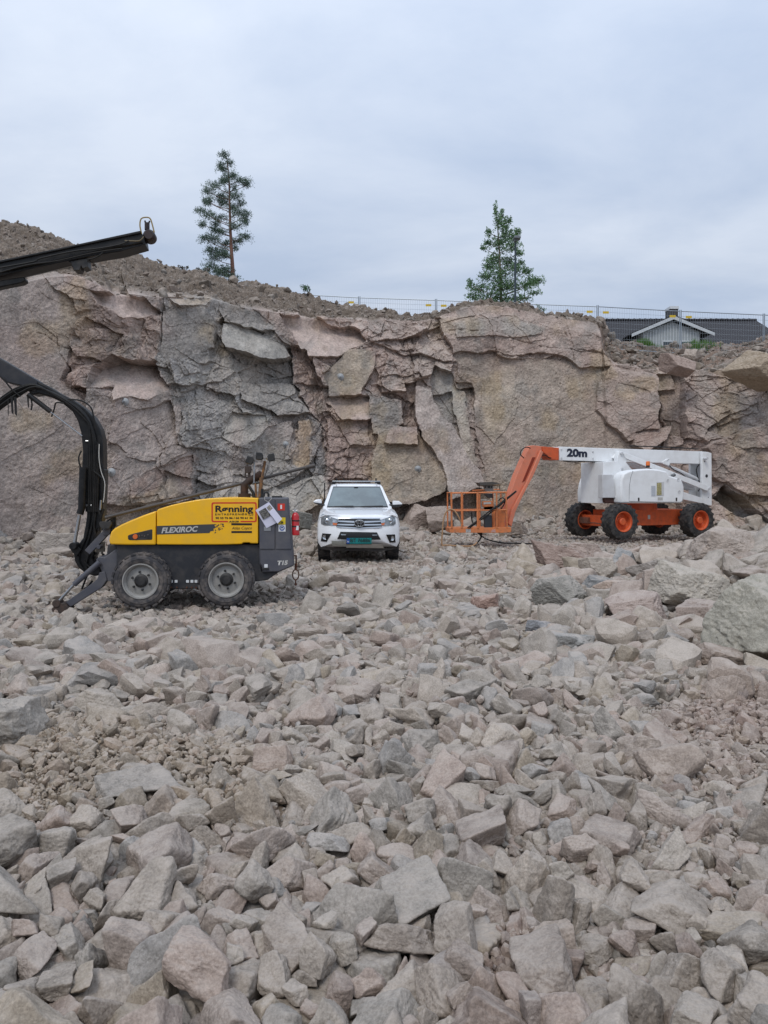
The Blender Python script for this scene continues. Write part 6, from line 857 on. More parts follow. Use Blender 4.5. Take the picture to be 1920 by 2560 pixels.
def clear_of(loc, d, g=.40):
    ok = np.ones(len(loc), bool)
    for x, y, z, w, dp, h in bl: ok &= ((loc[:, 0]-x)/(w*.5))**2*g*2+((loc[:, 1]-y)/(dp*.5))**2*g*2+((loc[:, 2]-z)/(h*.5))**2*g*2 > 1
    return ok
ok = clear_of(_p, _d)
_p, _q, _k, _d, _px, _ci, _c = [a[ok] for a in (_p, _q, _k, _d, _px, _ci, _c)]
order = np.argsort(-_px); ind = order[:265]; rest = order[268:]
COLS = [(-1e9, 'at the left edge'), (110, 'below the rig foot pad'), (260, 'below front rig wheel'), (420, 'below rear rig wheel'), (570, 'below rig-pickup gap'), (700, 'below the pickup'), (870, 'below pickup-basket gap'), (990, 'below orange basket'), (1140, 'below orange jib'), (1250, 'below lift wheels'), (1420, 'below lift turret'), (1580, 'at the right edge')]
ROWS = [(0, 'near vehicles'), (1500, 'upper rows'), (1640, 'middle rows'), (1780, 'lower middle'), (1900, 'low'), (2010, 'very low'), (2110, 'lowest full row'), (2190, 'bottom edge')]
HR = []; rs = np.random.RandomState(77); tries = 0
while len(HR) < 72 and tries < 4000:
    tries += 1; u = rs.uniform(1120, 1700); Y = rs.uniform(8.2, 16); x = PX(u, Y)
    if u < 1120+max(0, 11.5-Y)*75 or u > 1690: continue
    d = float(np.clip(.46*math.exp(rs.normal(0, .32)), .28, .82)); z = float(Gz(np.array([x]), np.array([Y]))[0])+d*.24
    if all(math.hypot(x-h[0], Y-h[1]) > (d+h[3])*.38 for h in HR) and all(((x-q[0])/(q[3]*.55+d*.25))**2+((Y-q[1])/(q[4]*.55+d*.25))**2 > 1 for q in bl): HR.append((x, Y, z, d))
HR = np.array(HR); hk = rs.randint(0, NV, len(HR)); ha = rs.uniform(0, 6.28, len(HR)); hq = np.stack([np.cos(ha/2), rs.normal(0, .22, len(HR)), rs.normal(0, .22, len(HR)), np.sin(ha/2)], 1); hci, hc = rock_cols(len(HR), rs); hc = hc*1.1
nN = len(ind); near = [( _p[i], _q[i], _k[i], _d[i], _ci[i], _c[i], r_) for r_, i in enumerate(ind)]+[(HR[i, :3], hq[i], hk[i], HR[i, 3], hci[i], hc[i], -1) for i in range(len(HR))]
cells = {}
for n_, (p, q, k, d, ci, c, r_) in enumerate(near):
    u = CX+p[0]/p[1]*F; v = HY+(EH-p[2])/p[1]*F
    cn = [c_ for t, c_ in COLS if u >= t][-1]; rn = [c_ for t, c_ in ROWS if v >= t][-1] if r_ >= 0 else 'in the heap'
    cells.setdefault((cn, rn, PALN[ci]), []).append((u, n_))
LAB = {}
ORD = {2: ['left of two', 'right of two'], 3: ['left of three', 'middle of three', 'right of three']}
for (cn, rn, lk), m_ in cells.items():
    m_.sort()
    for k_, (u, n_) in enumerate(m_):
        w_ = '' if len(m_) == 1 else (ORD[len(m_)][k_]+', ' if len(m_) in ORD else ('first', 'second', 'third', 'fourth', 'fifth', 'sixth', 'seventh', 'eighth', 'ninth')[min(k_, 8)]+' from left, ')
        LAB[n_] = f'{lk} rock, {w_}{rn}, {cn}'
for n_, (p, q, k, d, ci, c, r_) in enumerate(near):
    lv = 5 if 0 <= r_ < 120 else 4
    P, f = base_rock(int(k), lv); R = qmat(np.array([q]))[0]; V = (P*.5*d)@R.T; sd = float(n_ % 97)
    V = V+V/np.linalg.norm(V, axis=1)[:, None]*(.05*d*fbm(P*1.6+sd, 3, n_ % 50))[:, None]
    o = np_mesh('rock', V, f, ROCK_M, smooth=True, colors=np.tile(c, (len(V), 1)).astype(np.float32)); o.location = p
    tag(o, LAB[n_], 'rock', 'largest loose rocks in front' if r_ >= 0 else 'big loose rocks of the heap')
# the rest of the near heap and everything farther: one mass of rubble
Vs = []; Fs = []; Cs = []; SM = []
def push(t, sm=True):
    n = sum(len(v) for v in Vs); SM.append(np.full(len(t[1]), sm)); Vs.append(t[0]); Fs.append(t[1]+n); Cs.append(t[2])
big = rest[:450]; sml = rest[450:]
push(heap_mesh(_p[big], _q[big], _d[big], _k[big], _c[big], 4)); push(heap_mesh(_p[sml], _q[sml], _d[sml], _k[sml], _c[sml], 3))
def scatter(n, ya, yb, wid, dm, sg, lv, seed, sink=.12, flat=.7, zf=None, nv=24, cap=.6):
    rs = np.random.RandomState(seed); y = np.sqrt(rs.uniform(ya*ya, yb*yb, n)); x = rs.uniform(-1, 1, n)*(wid*y+.6)
    wy = wall_y(x); ok = y < wy+.6; x, y = x[ok], y[ok]; n = len(x)
    d = np.minimum(dm(x, y)*np.exp(rs.normal(0, sg, n)), cap); kv = rs.randint(0, nv, n)
    a = rs.uniform(0, 2*math.pi, n); t = rs.normal(0, .8, n); b = rs.uniform(0, 2*math.pi, n)
    Q = np.stack([np.cos(a/2)*np.cos(t/2), np.sin(t/2)*np.cos(b), np.sin(t/2)*np.sin(b), np.sin(a/2)*np.cos(t/2)], 1)
    d = np.where(under(x, y), np.minimum(d, .13), d); z = Gz(x, y)+.25*ss(-2.0, .3, y-wall_y(x))+d*np.where(y < 10, rs.uniform(-.3, .36, n), rs.uniform(-.32, .18, n))-under(x, y)*.05
    loc = np.stack([x, y, z], 1); _, c = rock_cols(n, rs, loc); ok = clear_of(loc, d, .24)
    return loc[ok], Q[ok], d[ok], kv[ok], c[ok]
def under(x, y):
    """footprints of the parked machines, where the stones are pressed down"""
    return ((x > -4.9) & (x < -.9) & (y > 9.1) & (y < 12.8)) | ((x > -1.8) & (x < .8) & (y > 14.9) & (y < 22.5)) | ((x > 1.2) & (x < 9.8) & (y > 19.4) & (y < 25.5))
def pile(x, y): return np.where((x > 2.3*(y/11)) & (y > 7.5) & (y < 15), 1.35, 1.0)
for n, ya, yb, dm, lv, seed in ((8000, 6.1, 8.4, .095, 2, 200), (9500, 8.0, 11.5, .10, 2, 201), (12000, 11.2, 16, .108, 2, 202), (13000, 15.8, 22, .13, 1, 203), (12000, 21.5, 30, .16, 1, 204)):
    l, q, d, k, c = scatter(n, ya, yb, .54, lambda x, y: dm*pile(x, y), .5, lv, seed, cap=.42)
    push(heap_mesh(l, q, d, k, c, lv), lv > 2)
# talus at the foot of the face
rs = np.random.RandomState(300); nT = 1700; x = rs.uniform(-13, 16, nT); wy = wall_y(x); dd = rs.exponential(.55, nT); y = wy-.9-dd+1.0
z = Gz(x, y)+.25*ss(-2.0, .3, y-wy)+np.clip(.3-dd*.5, 0, 1)*rs.uniform(0, 1, nT)*(.6+.5*np.sin(x*1.3)); d = .18*np.exp(rs.normal(0, .55, nT)); kv = rs.randint(0, 24, nT); Q = rs.normal(0, 1, (nT, 4)); _, c = rock_cols(nT, rs)
push(heap_mesh(np.stack([x, y, z], 1), Q, d.clip(0, .7), kv, c, 2), False)
o = np_mesh('rubble', np.concatenate(Vs), np.concatenate(Fs), ROCK_M, smooth=np.concatenate(SM), colors=np.concatenate(Cs).astype(np.float32))
tag(o, 'broken blasted rock covering the quarry floor', kind='stuff')
# stones lying on the slope above the face
Vs = []; Fs = []; Cs = []
rs = np.random.RandomState(400); G3 = cliffV.reshape(c_rows, c_nu, 3)
nS = 5200; jj = rs.randint(20, c_nu-21, nS); ii = c_nf+1+(rs.uniform(0, 1, nS)**1.0*(c_ns-2)).astype(int); L = G3[ii, jj]
keep = ((c_u[jj] < 960) & (rs.uniform(0, 1, nS) < .5)) | (c_u[jj] > 1310) | (rs.uniform(0, 1, nS) < .3); L = L[keep]; nS = len(L)
d = .075*np.exp(rs.normal(0, .65, nS))*np.where(G3[ii, jj, 0][keep] > 8, 1.9, 1); ok = np.ones(nS, bool); Q = rs.normal(0, 1, (nS, 4)); _, c = rock_cols(nS, rs); c = c*.42+np.array(srgb('#6f6358'))*.42
push(heap_mesh(L+rs.normal(0, .03, (nS, 3)), Q, d.clip(0, .42), rs.randint(0, 24, nS), c, 2))
o = np_mesh('scree', np.concatenate(Vs), np.concatenate(Fs), ROCK_M, smooth=False, colors=np.concatenate(Cs).astype(np.float32)); tag(o, 'loose stones on the earth slope above the cliff', kind='stuff')
# gravel between the rocks
Vs = []; Fs = []; Cs = []
rs = np.random.RandomState(500); n = 34000; y = np.sqrt(rs.uniform(2.0**2, 6.5**2, n)); x = rs.uniform(-1, 1, n)*(.53*y+.3)
t, pk = dirt_mask(x, y); d = .028*np.exp(rs.normal(0, .5, n)); z = Gz(x, y)+LIFT+np.maximum(t, pk)*.05+d*.15+rs.uniform(0, .035, n); loc = np.stack([x, y, z], 1); _, c = rock_cols(n, rs, loc)
push(heap_mesh(loc, rs.normal(0, 1, (n, 4)), d, rs.randint(0, 24, n), c, 1))
o = np_mesh('gravel', np.concatenate(Vs), np.concatenate(Fs), ROCK_M, smooth=False, colors=np.concatenate(Cs).astype(np.float32)); tag(o, 'small stones lying in the gaps between rocks', kind='stuff')
# ================= vehicles =================
cA = lambda x, y: (86.4+x*.36456, 1019.5+y*.36456)
cE = lambda x, y: (86.4+x*.16667, 1019.5+y*.16667)
cB = lambda x, y: (x*.2929, 432+y*.2929)
cG = lambda x, y: (483.8+x*.1354, 967.7+y*.1354)
cT = lambda x, y: (648+x*.15624, 1002.2+y*.15624)
cD = lambda x, y: (933.1+x*.3906, 933.1+y*.3906)
cH = lambda x, y: (1209.6+x*.21354, 950.4+y*.21354)
cK = lambda x, y: (950.4+x*.11457, 1002.2+y*.11457)
cR = lambda x, y: (432+x*.14582, 1062.7+y*.14582)
RUB = mat('tyre_rubber', '#38373a', .85, dirt_or_sheen='#8a8078', damt=.75, dscale=9, bump=.5)
RUBC = mat('tyre_rubber_clean', '#232426', .8, dirt_or_sheen='#7b736c', damt=.45, dscale=9, bump=.5)
BLK = mat('black_plastic', '#1a1b1d', .5, dirt_or_sheen='#6b645e', damt=.3)
HOSE = mat('hose_rubber', '#0f1011', .55, dirt_or_sheen='#4c4742', damt=.25, spec=.3)
STEEL = mat('bare_steel', '#a9abad', .28, 1, dirt_or_sheen='#6f6a66', damt=.3)
CHROME = mat('chrome', '#d8dadd', .12, 1)
RUST = mat('rusty_steel', '#5a3c30', .8, .3, dirt_or_sheen='#8a5a3c', damt=.8, dscale=18, bump=.5)
def fit_text(s, name, fr, w, p0, p1, hpx, m, parent, bold=0, shear=0, space=1.0):
    """lettering from display point p0 to p1 (baseline), hpx display pixels tall"""
    u0, z0 = fr.at(*p0, w); u1, z1 = fr.at(*p1, w); _, zt = fr.at(p0[0], p0[1]-hpx, w); H = zt-z0; L = math.hypot(u1-u0, z1-z0); rz = math.atan2(z1-z0, u1-u0)
    cu = bpy.data.curves.new(name, 'FONT'); cu.body = s; cu.size = 1; cu.shear = shear; cu.offset = bold; cu.space_character = space; cu.resolution_u = 4
    t = bpy.data.objects.new('tmp', cu); COL.objects.link(t); dg = bpy.context.evaluated_depsgraph_get(); dg.update()
    me = bpy.data.meshes.new_from_object(t.evaluated_get(dg)); bpy.data.objects.remove(t); me.name = name
    xs = [v.co.x for v in me.vertices]; ys = [v.co.y for v in me.vertices]; x0, x1 = min(xs), max(xs); capH = .70 if any(ch in s for ch in 'gpy') else max(ys)
    base = worldloc(parent); cr, sr = math.cos(rz), math.sin(rz)
    for v in me.vertices:
        a = (v.co.x-x0)/(x1-x0)*L; b = v.co.y/capH*H
        v.co = Vector(fr(u0+a*cr-b*sr, w, z0+a*sr+b*cr))-base
    me.materials.clear(); me.materials.append(m)
    o = bpy.data.objects.new(name, me); COL.objects.link(o); o.parent = parent; return o
def rrect(pts4, r, n=4):
    """rounded quadrilateral in any 2-d units"""
    out = []; N = len(pts4)
    for i in range(N):
        p = Vector(pts4[i]); a = (Vector(pts4[i-1])-p); b = (Vector(pts4[(i+1) % N])-p); rr = min(r, a.length*.45, b.length*.45); a.normalize(); b.normalize()
        for k in range(n+1):
            t = k/n; q = (p+a*rr)*(1-t)**2+p*2*t*(1-t)+(p+b*rr)*t*t; out.append((q.x, q.y))
    return out
def uz(fr, w, pts, cv=None): return [fr.at(*(cv(*p) if cv else p), w) for p in pts]
def wheel(fr, parent, cu, cz, w0, wd, R, rr, mt, mr, mh, lug='block', nb=6, hubr=.28, hubout=.02, side=1, nl=26, dish=.10):
    """side=1: outer face at w0 looking to -w; side=-1: outer face at w0+wd looking to +w"""
    loc = Vector(fr(cu, w0+wd/2, cz)); wh = empty('wheel', loc, parent)
    f = lambda d: (w0+d) if side == 1 else (w0+wd-d)
    t = MB(fr); t.lathe(cu, cz, [(rr-.01, f(.03)), (rr+.015, f(.004)), (rr+(R-rr)*.35, f(-.008)), (R*.9, f(.0)), (R*.965, f(.02)), (R*.985, f(.05)), (R*.99, f(wd/2)), (R*.985, f(wd-.05)), (R*.965, f(wd-.02)), (R*.9, f(wd)), (rr+.015, f(wd-.004)), (rr-.01, f(wd-.03))], 48)
    t.lathe(cu, cz, [(rr+(R-rr)*.42, f(-.007)), (rr+(R-rr)*.45, f(-.013)), (rr+(R-rr)*.5, f(-.007))], 48)
    def pt(q, r, w): return (cu+r*math.cos(q), w, cz+r*math.sin(q))
    for k in range(nl):
        for h in (0, 1):
            q0 = 2*math.pi*(k+.5*h)/nl; dq = 2*math.pi/nl
            if lug == 'agri': wa, wb, sk, hw, ht = f(-.004 if h == 0 else wd+.004), f(wd*(.56 if h == 0 else .44)), .95*dq, .17*dq, .035
            else: wa, wb, sk, hw, ht = f(-.002 if h == 0 else wd+.002), f(wd*(.48 if h == 0 else .52)), .35*dq, .33*dq, .012
            vs = []
            for r_ in (R*.955, R+ht*.15 if lug != 'agri' else R+.006):
                for w_, s_ in ((wa, 0), (wb, sk)):
                    rr_ = r_ if lug == 'agri' else r_+ht*.4*(r_ > R*.96)
                    vs += [pt(q0+s_-hw, rr_, w_), pt(q0+s_+hw*(1 if s_ == 0 else .8), rr_, w_)]
            t.add(vs, [(0, 1, 3, 2), (4, 6, 7, 5), (0, 4, 5, 1), (2, 3, 7, 6), (0, 2, 6, 4), (1, 5, 7, 3)])
            # shoulder block running down the side wall
            if lug != 'agri': continue
            s0 = [pt(q0-hw*.9, R*.90, f(-.004) if h == 0 else f(wd+.004)), pt(q0+hw*.9, R*.90, f(-.004) if h == 0 else f(wd+.004)), pt(q0+hw, R*.99, f(-.006) if h == 0 else f(wd+.006)), pt(q0-hw, R*.99, f(-.006) if h == 0 else f(wd+.006))]
            s1 = [pt(q0-hw*.9, R*.90, f(.02) if h == 0 else f(wd-.02)), pt(q0+hw*.9, R*.90, f(.02) if h == 0 else f(wd-.02)), pt(q0+hw, R*.99, f(.03) if h == 0 else f(wd-.03)), pt(q0-hw, R*.99, f(.03) if h == 0 else f(wd-.03))]
            t.add(s0+s1, [(0, 1, 2, 3), (7, 6, 5, 4), (0, 4, 5, 1), (1, 5, 6, 2), (2, 6, 7, 3), (3, 7, 4, 0)])
    t.build('tyre', mt, wh, smooth=True)
    r = MB(fr); r.lathe(cu, cz, [(rr+.004, f(.012)), (rr+.004, f(-.006)), (rr-.012, f(-.006)), (rr-.016, f(.02)), (rr-.035, f(.035)), (rr-.04, f(dish-.02)), (rr*.80, f(dish)), (rr*.5, f(dish-.015)), (rr*.34, f(dish-.02)), (0.001, f(dish-.02))], 40)
    r.lathe(cu, cz, [(rr+.004, f(wd-.012)), (rr-.02, f(wd-.006)), (rr-.04, f(wd-.05)), (rr-.045, f(dish))], 32)
    rim = r.build('rim', mr, wh, smooth=True)
    h = MB(fr); R2 = rr*hubr; h.lathe(cu, cz, [(R2*1.15, f(dish-.018)), (R2*1.12, f(dish-.035)), (R2*.9, f(dish-.045)), (R2*.85, f(-hubout+.015)), (R2*.7, f(-hubout)), (.001, f(-hubout))], 20)
    for k in range(nb):
        q = 2*math.pi*(k+.5)/nb+.15; c_ = pt(q, rr*.52, 0)
        h.lathe(c_[0], c_[2], [(.016, f(dish-.01)), (.016, f(dish-.045)), (.010, f(dish-.05)), (.001, f(dish-.05))], 6)
    h.build('hub', mh, wh, smooth=True)
    return wh
# ---------------- drill rig ----------------
YEL = mat('yellow_paint', '#efb400', .38, dirt_or_sheen='#b8954a', damt=.28, dscale=5, coat=.25, bump=.03)
GRY = mat('grey_panel', '#4a4b53', .5, dirt_or_sheen='#7b7671', damt=.3, dscale=5)
DRK = mat('dark_frame', '#24262c', .6, dirt_or_sheen='#5e5853', damt=.4, dscale=7)
BOOMK = mat('boom_black', '#111214', .42, dirt_or_sheen='#4a4643', damt=.3, dscale=6, spec=.3)
RIMG = mat('grey_rim', '#989692', .5, .1, dirt_or_sheen='#7a756f', damt=.5, dscale=10)
RED = mat('red_print', '#c8301c', .5); INK = mat('black_print', '#17130e', .6); BAND = mat('dark_band', '#3b3c3e', .55); LTXT = mat('light_print', '#b7b5b0', .5); WHT = mat('white_print', '#d9dbdd', .5); BLUE = mat('blue_print', '#1c4f9e', .5)
Rf = Frame((PX(395, 10.4), 10.4, 0.0), 6.7)
rig = empty('drill_rig', Rf(0, 1.0, 0)); tag(rig, 'yellow and dark grey wheeled rock drilling rig with a tall black folding boom', 'drilling rig')
w_p = .14
body = MB(Rf); body.prism(uz(Rf, .2, [(455, 430), (1300, 430), (1312, 592), (1418, 592), (1350, 640), (1268, 652), (940, 692), (765, 696), (600, 690), (430, 640), (452, 560)], cA), .20, 1.75)
body.prism(uz(Rf, .3, [(395, 432), (470, 432), (470, 560), (430, 640), (380, 610)], cA), .35, 1.6)
body.build('chassis', DRK, rig, bev=.012)
bb = MB(Rf)
for x in (770, 798, 866, 892, 916): bb.prism(rrect(uz(Rf, .197, [(x, 640), (x+17, 640), (x+17, 656), (x, 656)], cA), .008), .190, .199)
bb.build('lashing_decal', WHT, rig)
bo = MB(Rf)
for x in (780, 812, 870, 900, 925): c_ = Rf.at(*cA(x, 684), .2); bo.lathe(c_[0], c_[1], [(.012, .2), (.012, .185), (.001, .185)], 6)
bo.build('bolt', RUST, rig)
# hood: rear long cover and front nose cover
def shell(name, pts, w0, w1, m, bev=.035):
    b = MB(Rf); b.prism(uz(Rf, w0, pts, cA), w0, w1); return b.build(name, m, rig, bev=bev, seg=4)
hood = shell('side_cover', [(691, 431), (692, 228), (705, 219), (780, 196), (850, 180), (930, 165), (1000, 157), (1100, 152), (1200, 151), (1293, 156), (1293, 424), (1250, 424), (1240, 419), (1205, 419), (1195, 428), (1100, 431), (900, 432)], w_p, 1.78, YEL)
nose = shell('front_cover', [(687, 231), (620, 254), (540, 286), (480, 313), (440, 336), (422, 354), (413, 380), (409, 405), (412, 425), (420, 430), (520, 433), (686, 433)], w_p, 1.78, YEL, .04)
wn_ = MB(Rf); wn_.prism(rrect(uz(Rf, w_p, [(520, 376), (550, 366), (666, 338), (666, 402), (540, 405), (522, 402)], cA), .02), w_p-.004, w_p+.03); wn_.build('control_recess', BLK, nose, bev=.004)
bn = MB(Rf); c_ = Rf.at(*cA(565, 384), w_p); bn.lathe(c_[0], c_[1], [(.035, w_p-.004), (.03, w_p-.02), (.001, w_p-.02)], 16); bn.build('stop_button', mat('orange_button', '#d5672a', .4), nose, smooth=True)
for i, x in enumerate((600, 615, 632)): pass
kn = MB(Rf)
for x, y in ((590, 380), (606, 376), (620, 380), (640, 372)): c_ = Rf.at(*cA(x, y), w_p); kn.lathe(c_[0], c_[1], [(.011, w_p-.004), (.009, w_p-.018), (.001, w_p-.018)], 8)
kn.build('control_knob', mat('knob_grey', '#57504c', .5), nose, smooth=True)
fit_text('www.service.info', 'printed_line', Rf, w_p-.002, cA(548, 423), cA(624, 423), 2.0, INK, nose)if False else None
st = MB(Rf); st.prism(uz(Rf, w_p, [(692, 320), (1040, 309), (1034, 320), (1046, 328), (1028, 336), (1030, 348), (1010, 352), (1004, 362), (692, 371)], cA), w_p-.0025, w_p+.004); st.build('dark_stripe', BAND, hood)
rsx = np.random.RandomState(4); cp = MB(Rf)
for k in range(34):
    x = 1036+rsx.rand()**1.3*54; y = 306+rsx.rand()*58*(1-.5*(x-1036)/54); s_ = rsx.uniform(2, 5.5); a0 = rsx.rand()*3; cp.prism(uz(Rf, w_p, [(x+s_*math.cos(a0+q*1.256)*rsx.uniform(.7, 1.1), y+s_*.9*math.sin(a0+q*1.256)) for q in range(5)], cA), w_p-.0022, w_p+.003)
cp.build('stripe_chips', BAND, hood)
fit_text('FLEXIROC', 'lettering', Rf, w_p-.004, cA(719, 362), cA(938, 352), 32*.3646, LTXT, hood, bold=.035, shear=.28)
# sticker
sk = MB(Rf); o4 = rrect(uz(Rf, w_p, [(1016, 180), (1284, 179), (1284, 298), (1016, 298)], cA), .03, 5); i4 = rrect(uz(Rf, w_p, [(1024, 188), (1276, 187), (1276, 290), (1024, 290)], cA), .022, 5)
n_ = len(o4); sk.add([(u, w_p-.002, z) for u, z in o4]+[(u, w_p-.002, z) for u, z in i4], [(i, (i+1) % n_, (i+1) % n_+n_, i+n_) for i in range(n_)]); sk.build('sticker_border', RED, hood)
gp = MB(Rf); gp.prism(uz(Rf, w_p, [(1114, 286), (1188, 286), (1188, 302), (1114, 302)], cA), w_p-.003, w_p); gp.build('border_gap', YEL, hood)
fit_text('Rønning', 'lettering', Rf, w_p-.003, cA(1039, 237), cA(1263, 236), 37*.3646, INK, hood, bold=.032)
fit_text('ENTREPRENØR', 'lettering', Rf, w_p-.003, cA(1038, 257), cA(1229, 256), 11*.3646, INK, hood, bold=.02, space=1.35)
ab = MB(Rf); ab.prism(uz(Rf, w_p, [(1236, 243), (1263, 243), (1263, 258), (1236, 258)], cA), w_p-.0028, w_p); ab.build('letter_ground', INK, hood)
fit_text('AS', 'lettering', Rf, w_p-.0036, cA(1239, 256), cA(1260, 256), 10*.3646, YEL, hood, bold=.04)
fit_text('90 55 76 86 / 66 90 61 36', 'lettering', Rf, w_p-.003, cA(1040, 279), cA(1261, 278), 12*.3646, INK, hood, bold=.03)
fit_text('ASKER', 'lettering', Rf, w_p-.0042, cA(1120, 299), cA(1182, 299), 10*.3646, INK, hood, bold=.04)
for y0, y1 in ((304, 316), (350, 362)):
    b = MB(Rf); b.prism(uz(Rf, w_p, [(1134, y0), (1256, y0), (1256, y1), (1134, y1)], cA), w_p-.0022, w_p); b.build('logo_bar', INK, hood)
fit_text('Atlas Copco', 'lettering', Rf, w_p-.003, cA(1136, 341), cA(1256, 340), 17*.3646, mat('brown_print', '#2b1a0c', .5), hood, bold=.0, shear=.35)
# grey rear cabinet
cab = MB(Rf); cab.prism(uz(Rf, w_p, [(1297, 153), (1470, 156), (1500, 460), (1507, 556), (1417, 594), (1316, 597), (1312, 560), (1299, 545)], cA), w_p+.01, 1.76)
cab = cab.build('rear_cabinet', GRY, rig, bev=.02)
dr = MB(Rf); dr.prism(uz(Rf, w_p, [(1301, 158), (1391, 158), (1391, 457), (1301, 457)], cA), w_p-.004, w_p+.02); dr.build('cabinet_door', GRY, cab, bev=.004)
dr = MB(Rf); dr.prism(uz(Rf, w_p, [(1397, 158), (1464, 159), (1490, 457), (1397, 457)], cA), w_p-.004, w_p+.02); dr.build('cabinet_door', GRY, cab, bev=.004)
lt = MB(Rf); lt.prism(uz(Rf, w_p, [(1327, 325), (1368, 325), (1368, 350), (1327, 350)], cA), w_p-.012, w_p); lt.build('door_latch', mat('latch', '#8d8f92', .5, .4), cab, bev=.003)
e_ = MB(Rf); e_.prism(uz(Rf, w_p, [(1315, 567), (1356, 567), (1356, 580), (1315, 580)], cA), w_p-.01, w_p+.02); e_.build('socket_cover', BLK, cab, bev=.004)
e_ = MB(Rf); e_.prism(uz(Rf, w_p, [(1329, 547), (1349, 547), (1349, 567), (1329, 567)], cA), w_p+.004, w_p+.012); e_.build('hook_sign', WHT, cab)
fit_text('T15', 'lettering', Rf, w_p+.006, cA(1407, 551), cA(1470, 549), 25*.3646, LTXT, cab, bold=.06, shear=.2)
def sticker(fr, w, q, m, par, name='sign_plate'): b = MB(fr); b.prism(uz(fr, w, q), w-.003, w+.002); return b.build(name, m, par)
sq = lambda x0, y0, x1, y1, cv: [cv(x0, y0), cv(x1, y0), cv(x1, y1), cv(x0, y1)]
s_ = sticker(Rf, w_p-.004, sq(1150, 173, 1257, 273, cR), RED, cab); sticker(Rf, w_p-.008, sq(1190, 192, 1215, 252, cR), WHT, s_, 'extinguisher_symbol')
s_ = sticker(Rf, w_p-.004, sq(1163, 378, 1266, 482, cR), mat('yellow_sign', '#d9c01c', .5), cab); fit_text('126', 'lettering', Rf, w_p-.009, cR(1175, 468), cR(1236, 466), 36*.1458, INK, s_, bold=.05)
s_ = sticker(Rf, w_p-.004, sq(1163, 487, 1268, 587, cR), WHT, cab)
b = MB(Rf); c_ = Rf.at(*cR(1216, 536), w_p); b.lathe(c_[0], c_[1], [(.036, w_p-.007), (.036, w_p-.009), (.001, w_p-.009)], 24); b.build('blue_disc', BLUE, s_)
b = MB(Rf); b.lathe(c_[0], c_[1]+.004, [(.024, w_p-.0095), (.024, w_p-.011), (.016, w_p-.011), (.016, w_p-.0095)], 16); b.prism([(c_[0]-.02, c_[1]-.02), (c_[0]+.02, c_[1]-.02), (c_[0]+.012, c_[1]), (c_[0]-.012, c_[1])], w_p-.011, w_p-.0095); b.build('helmet_symbol', WHT, s_)
# wheels, both sides
for x, y in ((595, 648), (1103, 640)):
    u_, z_ = Rf.at(*cA(x, y), .0); wheel(Rf, rig, u_, z_, 0.0, .27, .378, .236, RUB, RIMG, BLK, nl=24, dish=.075, hubr=.34, hubout=-.01)
    wheel(Rf, rig, u_, z_, 1.70, .27, .378, .236, RUB, RIMG, BLK, side=-1, nl=24, dish=.075, hubr=.34)
# chain at the rear
ch = MB(Rf); a1 = Rf.at(*cR(1425, 945), .5); ch.tube([(a1[0]-.14, .5, a1[1]), (a1[0], .5, a1[1]), (a1[0], .5, a1[1]-.17)], .014); 
def link(cx, cz, rw, rh, r, b, w=.5): b.tube([(cx+rw*math.cos(q/14*2*math.pi), w, cz+rh*math.sin(q/14*2*math.pi)) for q in range(15)], r, 6)
c_ = Rf.at(*cR(1418, 1225), .5); link(c_[0], c_[1], .045, .075, .009, ch); ch.tube([(c_[0], .5, c_[1]+.07), (c_[0], .5, c_[1]+.16)], .018); ch.tube([(c_[0], .5, c_[1]-.075), (c_[0], .5, c_[1]-.13)], .01); ch.lathe(c_[0], c_[1]-.14, [(.001, .48), (.02, .49), (.02, .51), (.001, .52)], 10)
ch.build('hanging_chain', RUST, rig, smooth=True)
# front support leg
WJ = .22
jl = MB(Rf)
jl.prism(uz(Rf, WJ, [(840, 1290), (870, 1400), (800, 1500), (395, 1752), (330, 1690), (640, 1470), (740, 1390), (770, 1300)], cE), WJ, WJ+.16)
jl.prism(uz(Rf, WJ, [(720, 1140), (760, 1100), (830, 1110), (1010, 980), (1010, 1350), (930, 1420), (860, 1420), (800, 1300)], cE), WJ+.02, WJ+.5)
leg = jl.build('support_leg', GRY, rig, bev=.008)
b = MB(Rf); p_ = uz(Rf, WJ, [(780, 1165), (450, 1455), (440, 1462), (262, 1660)], cE); b.tube([(p_[0][0], WJ-.02, p_[0][1]), (p_[1][0], WJ-.02, p_[1][1])], .038, 14); b.build('leg_cylinder', GRY, leg, smooth=True)
b = MB(Rf); b.tube([(p_[2][0], WJ-.02, p_[2][1]), (p_[3][0], WJ-.02, p_[3][1])], .019, 12); b.build('piston_rod', STEEL, leg, smooth=True)
b = MB(Rf); c_ = Rf.at(*cE(225, 1700), WJ); b.lathe(c_[0], c_[1], [(.001, WJ-.06), (.055, WJ-.06), (.055, WJ+.12), (.001, WJ+.12)], 16); b.prism(uz(Rf, WJ, [(160, 1765), (250, 1700), (330, 1690), (405, 1775), (330, 1830), (180, 1840)], cE), WJ-.05, WJ+.2); b.build('foot_pad', mat('worn_pad', '#3a322e', .8, dirt_or_sheen='#5e4a40', damt=.7, dscale=18), leg, bev=.01)
b = MB(Rf); q_ = uz(Rf, WJ, [(590, 1350), (520, 1530), (660, 1420), (600, 1500)], cE); b.tube([(q_[0][0], .3, q_[0][1]), (q_[1][0], .3, q_[1][1]), (q_[3][0], .3, q_[3][1]), (q_[2][0], .3, q_[2][1])], .014, 6); b.build('hose', HOSE, leg, smooth=True)
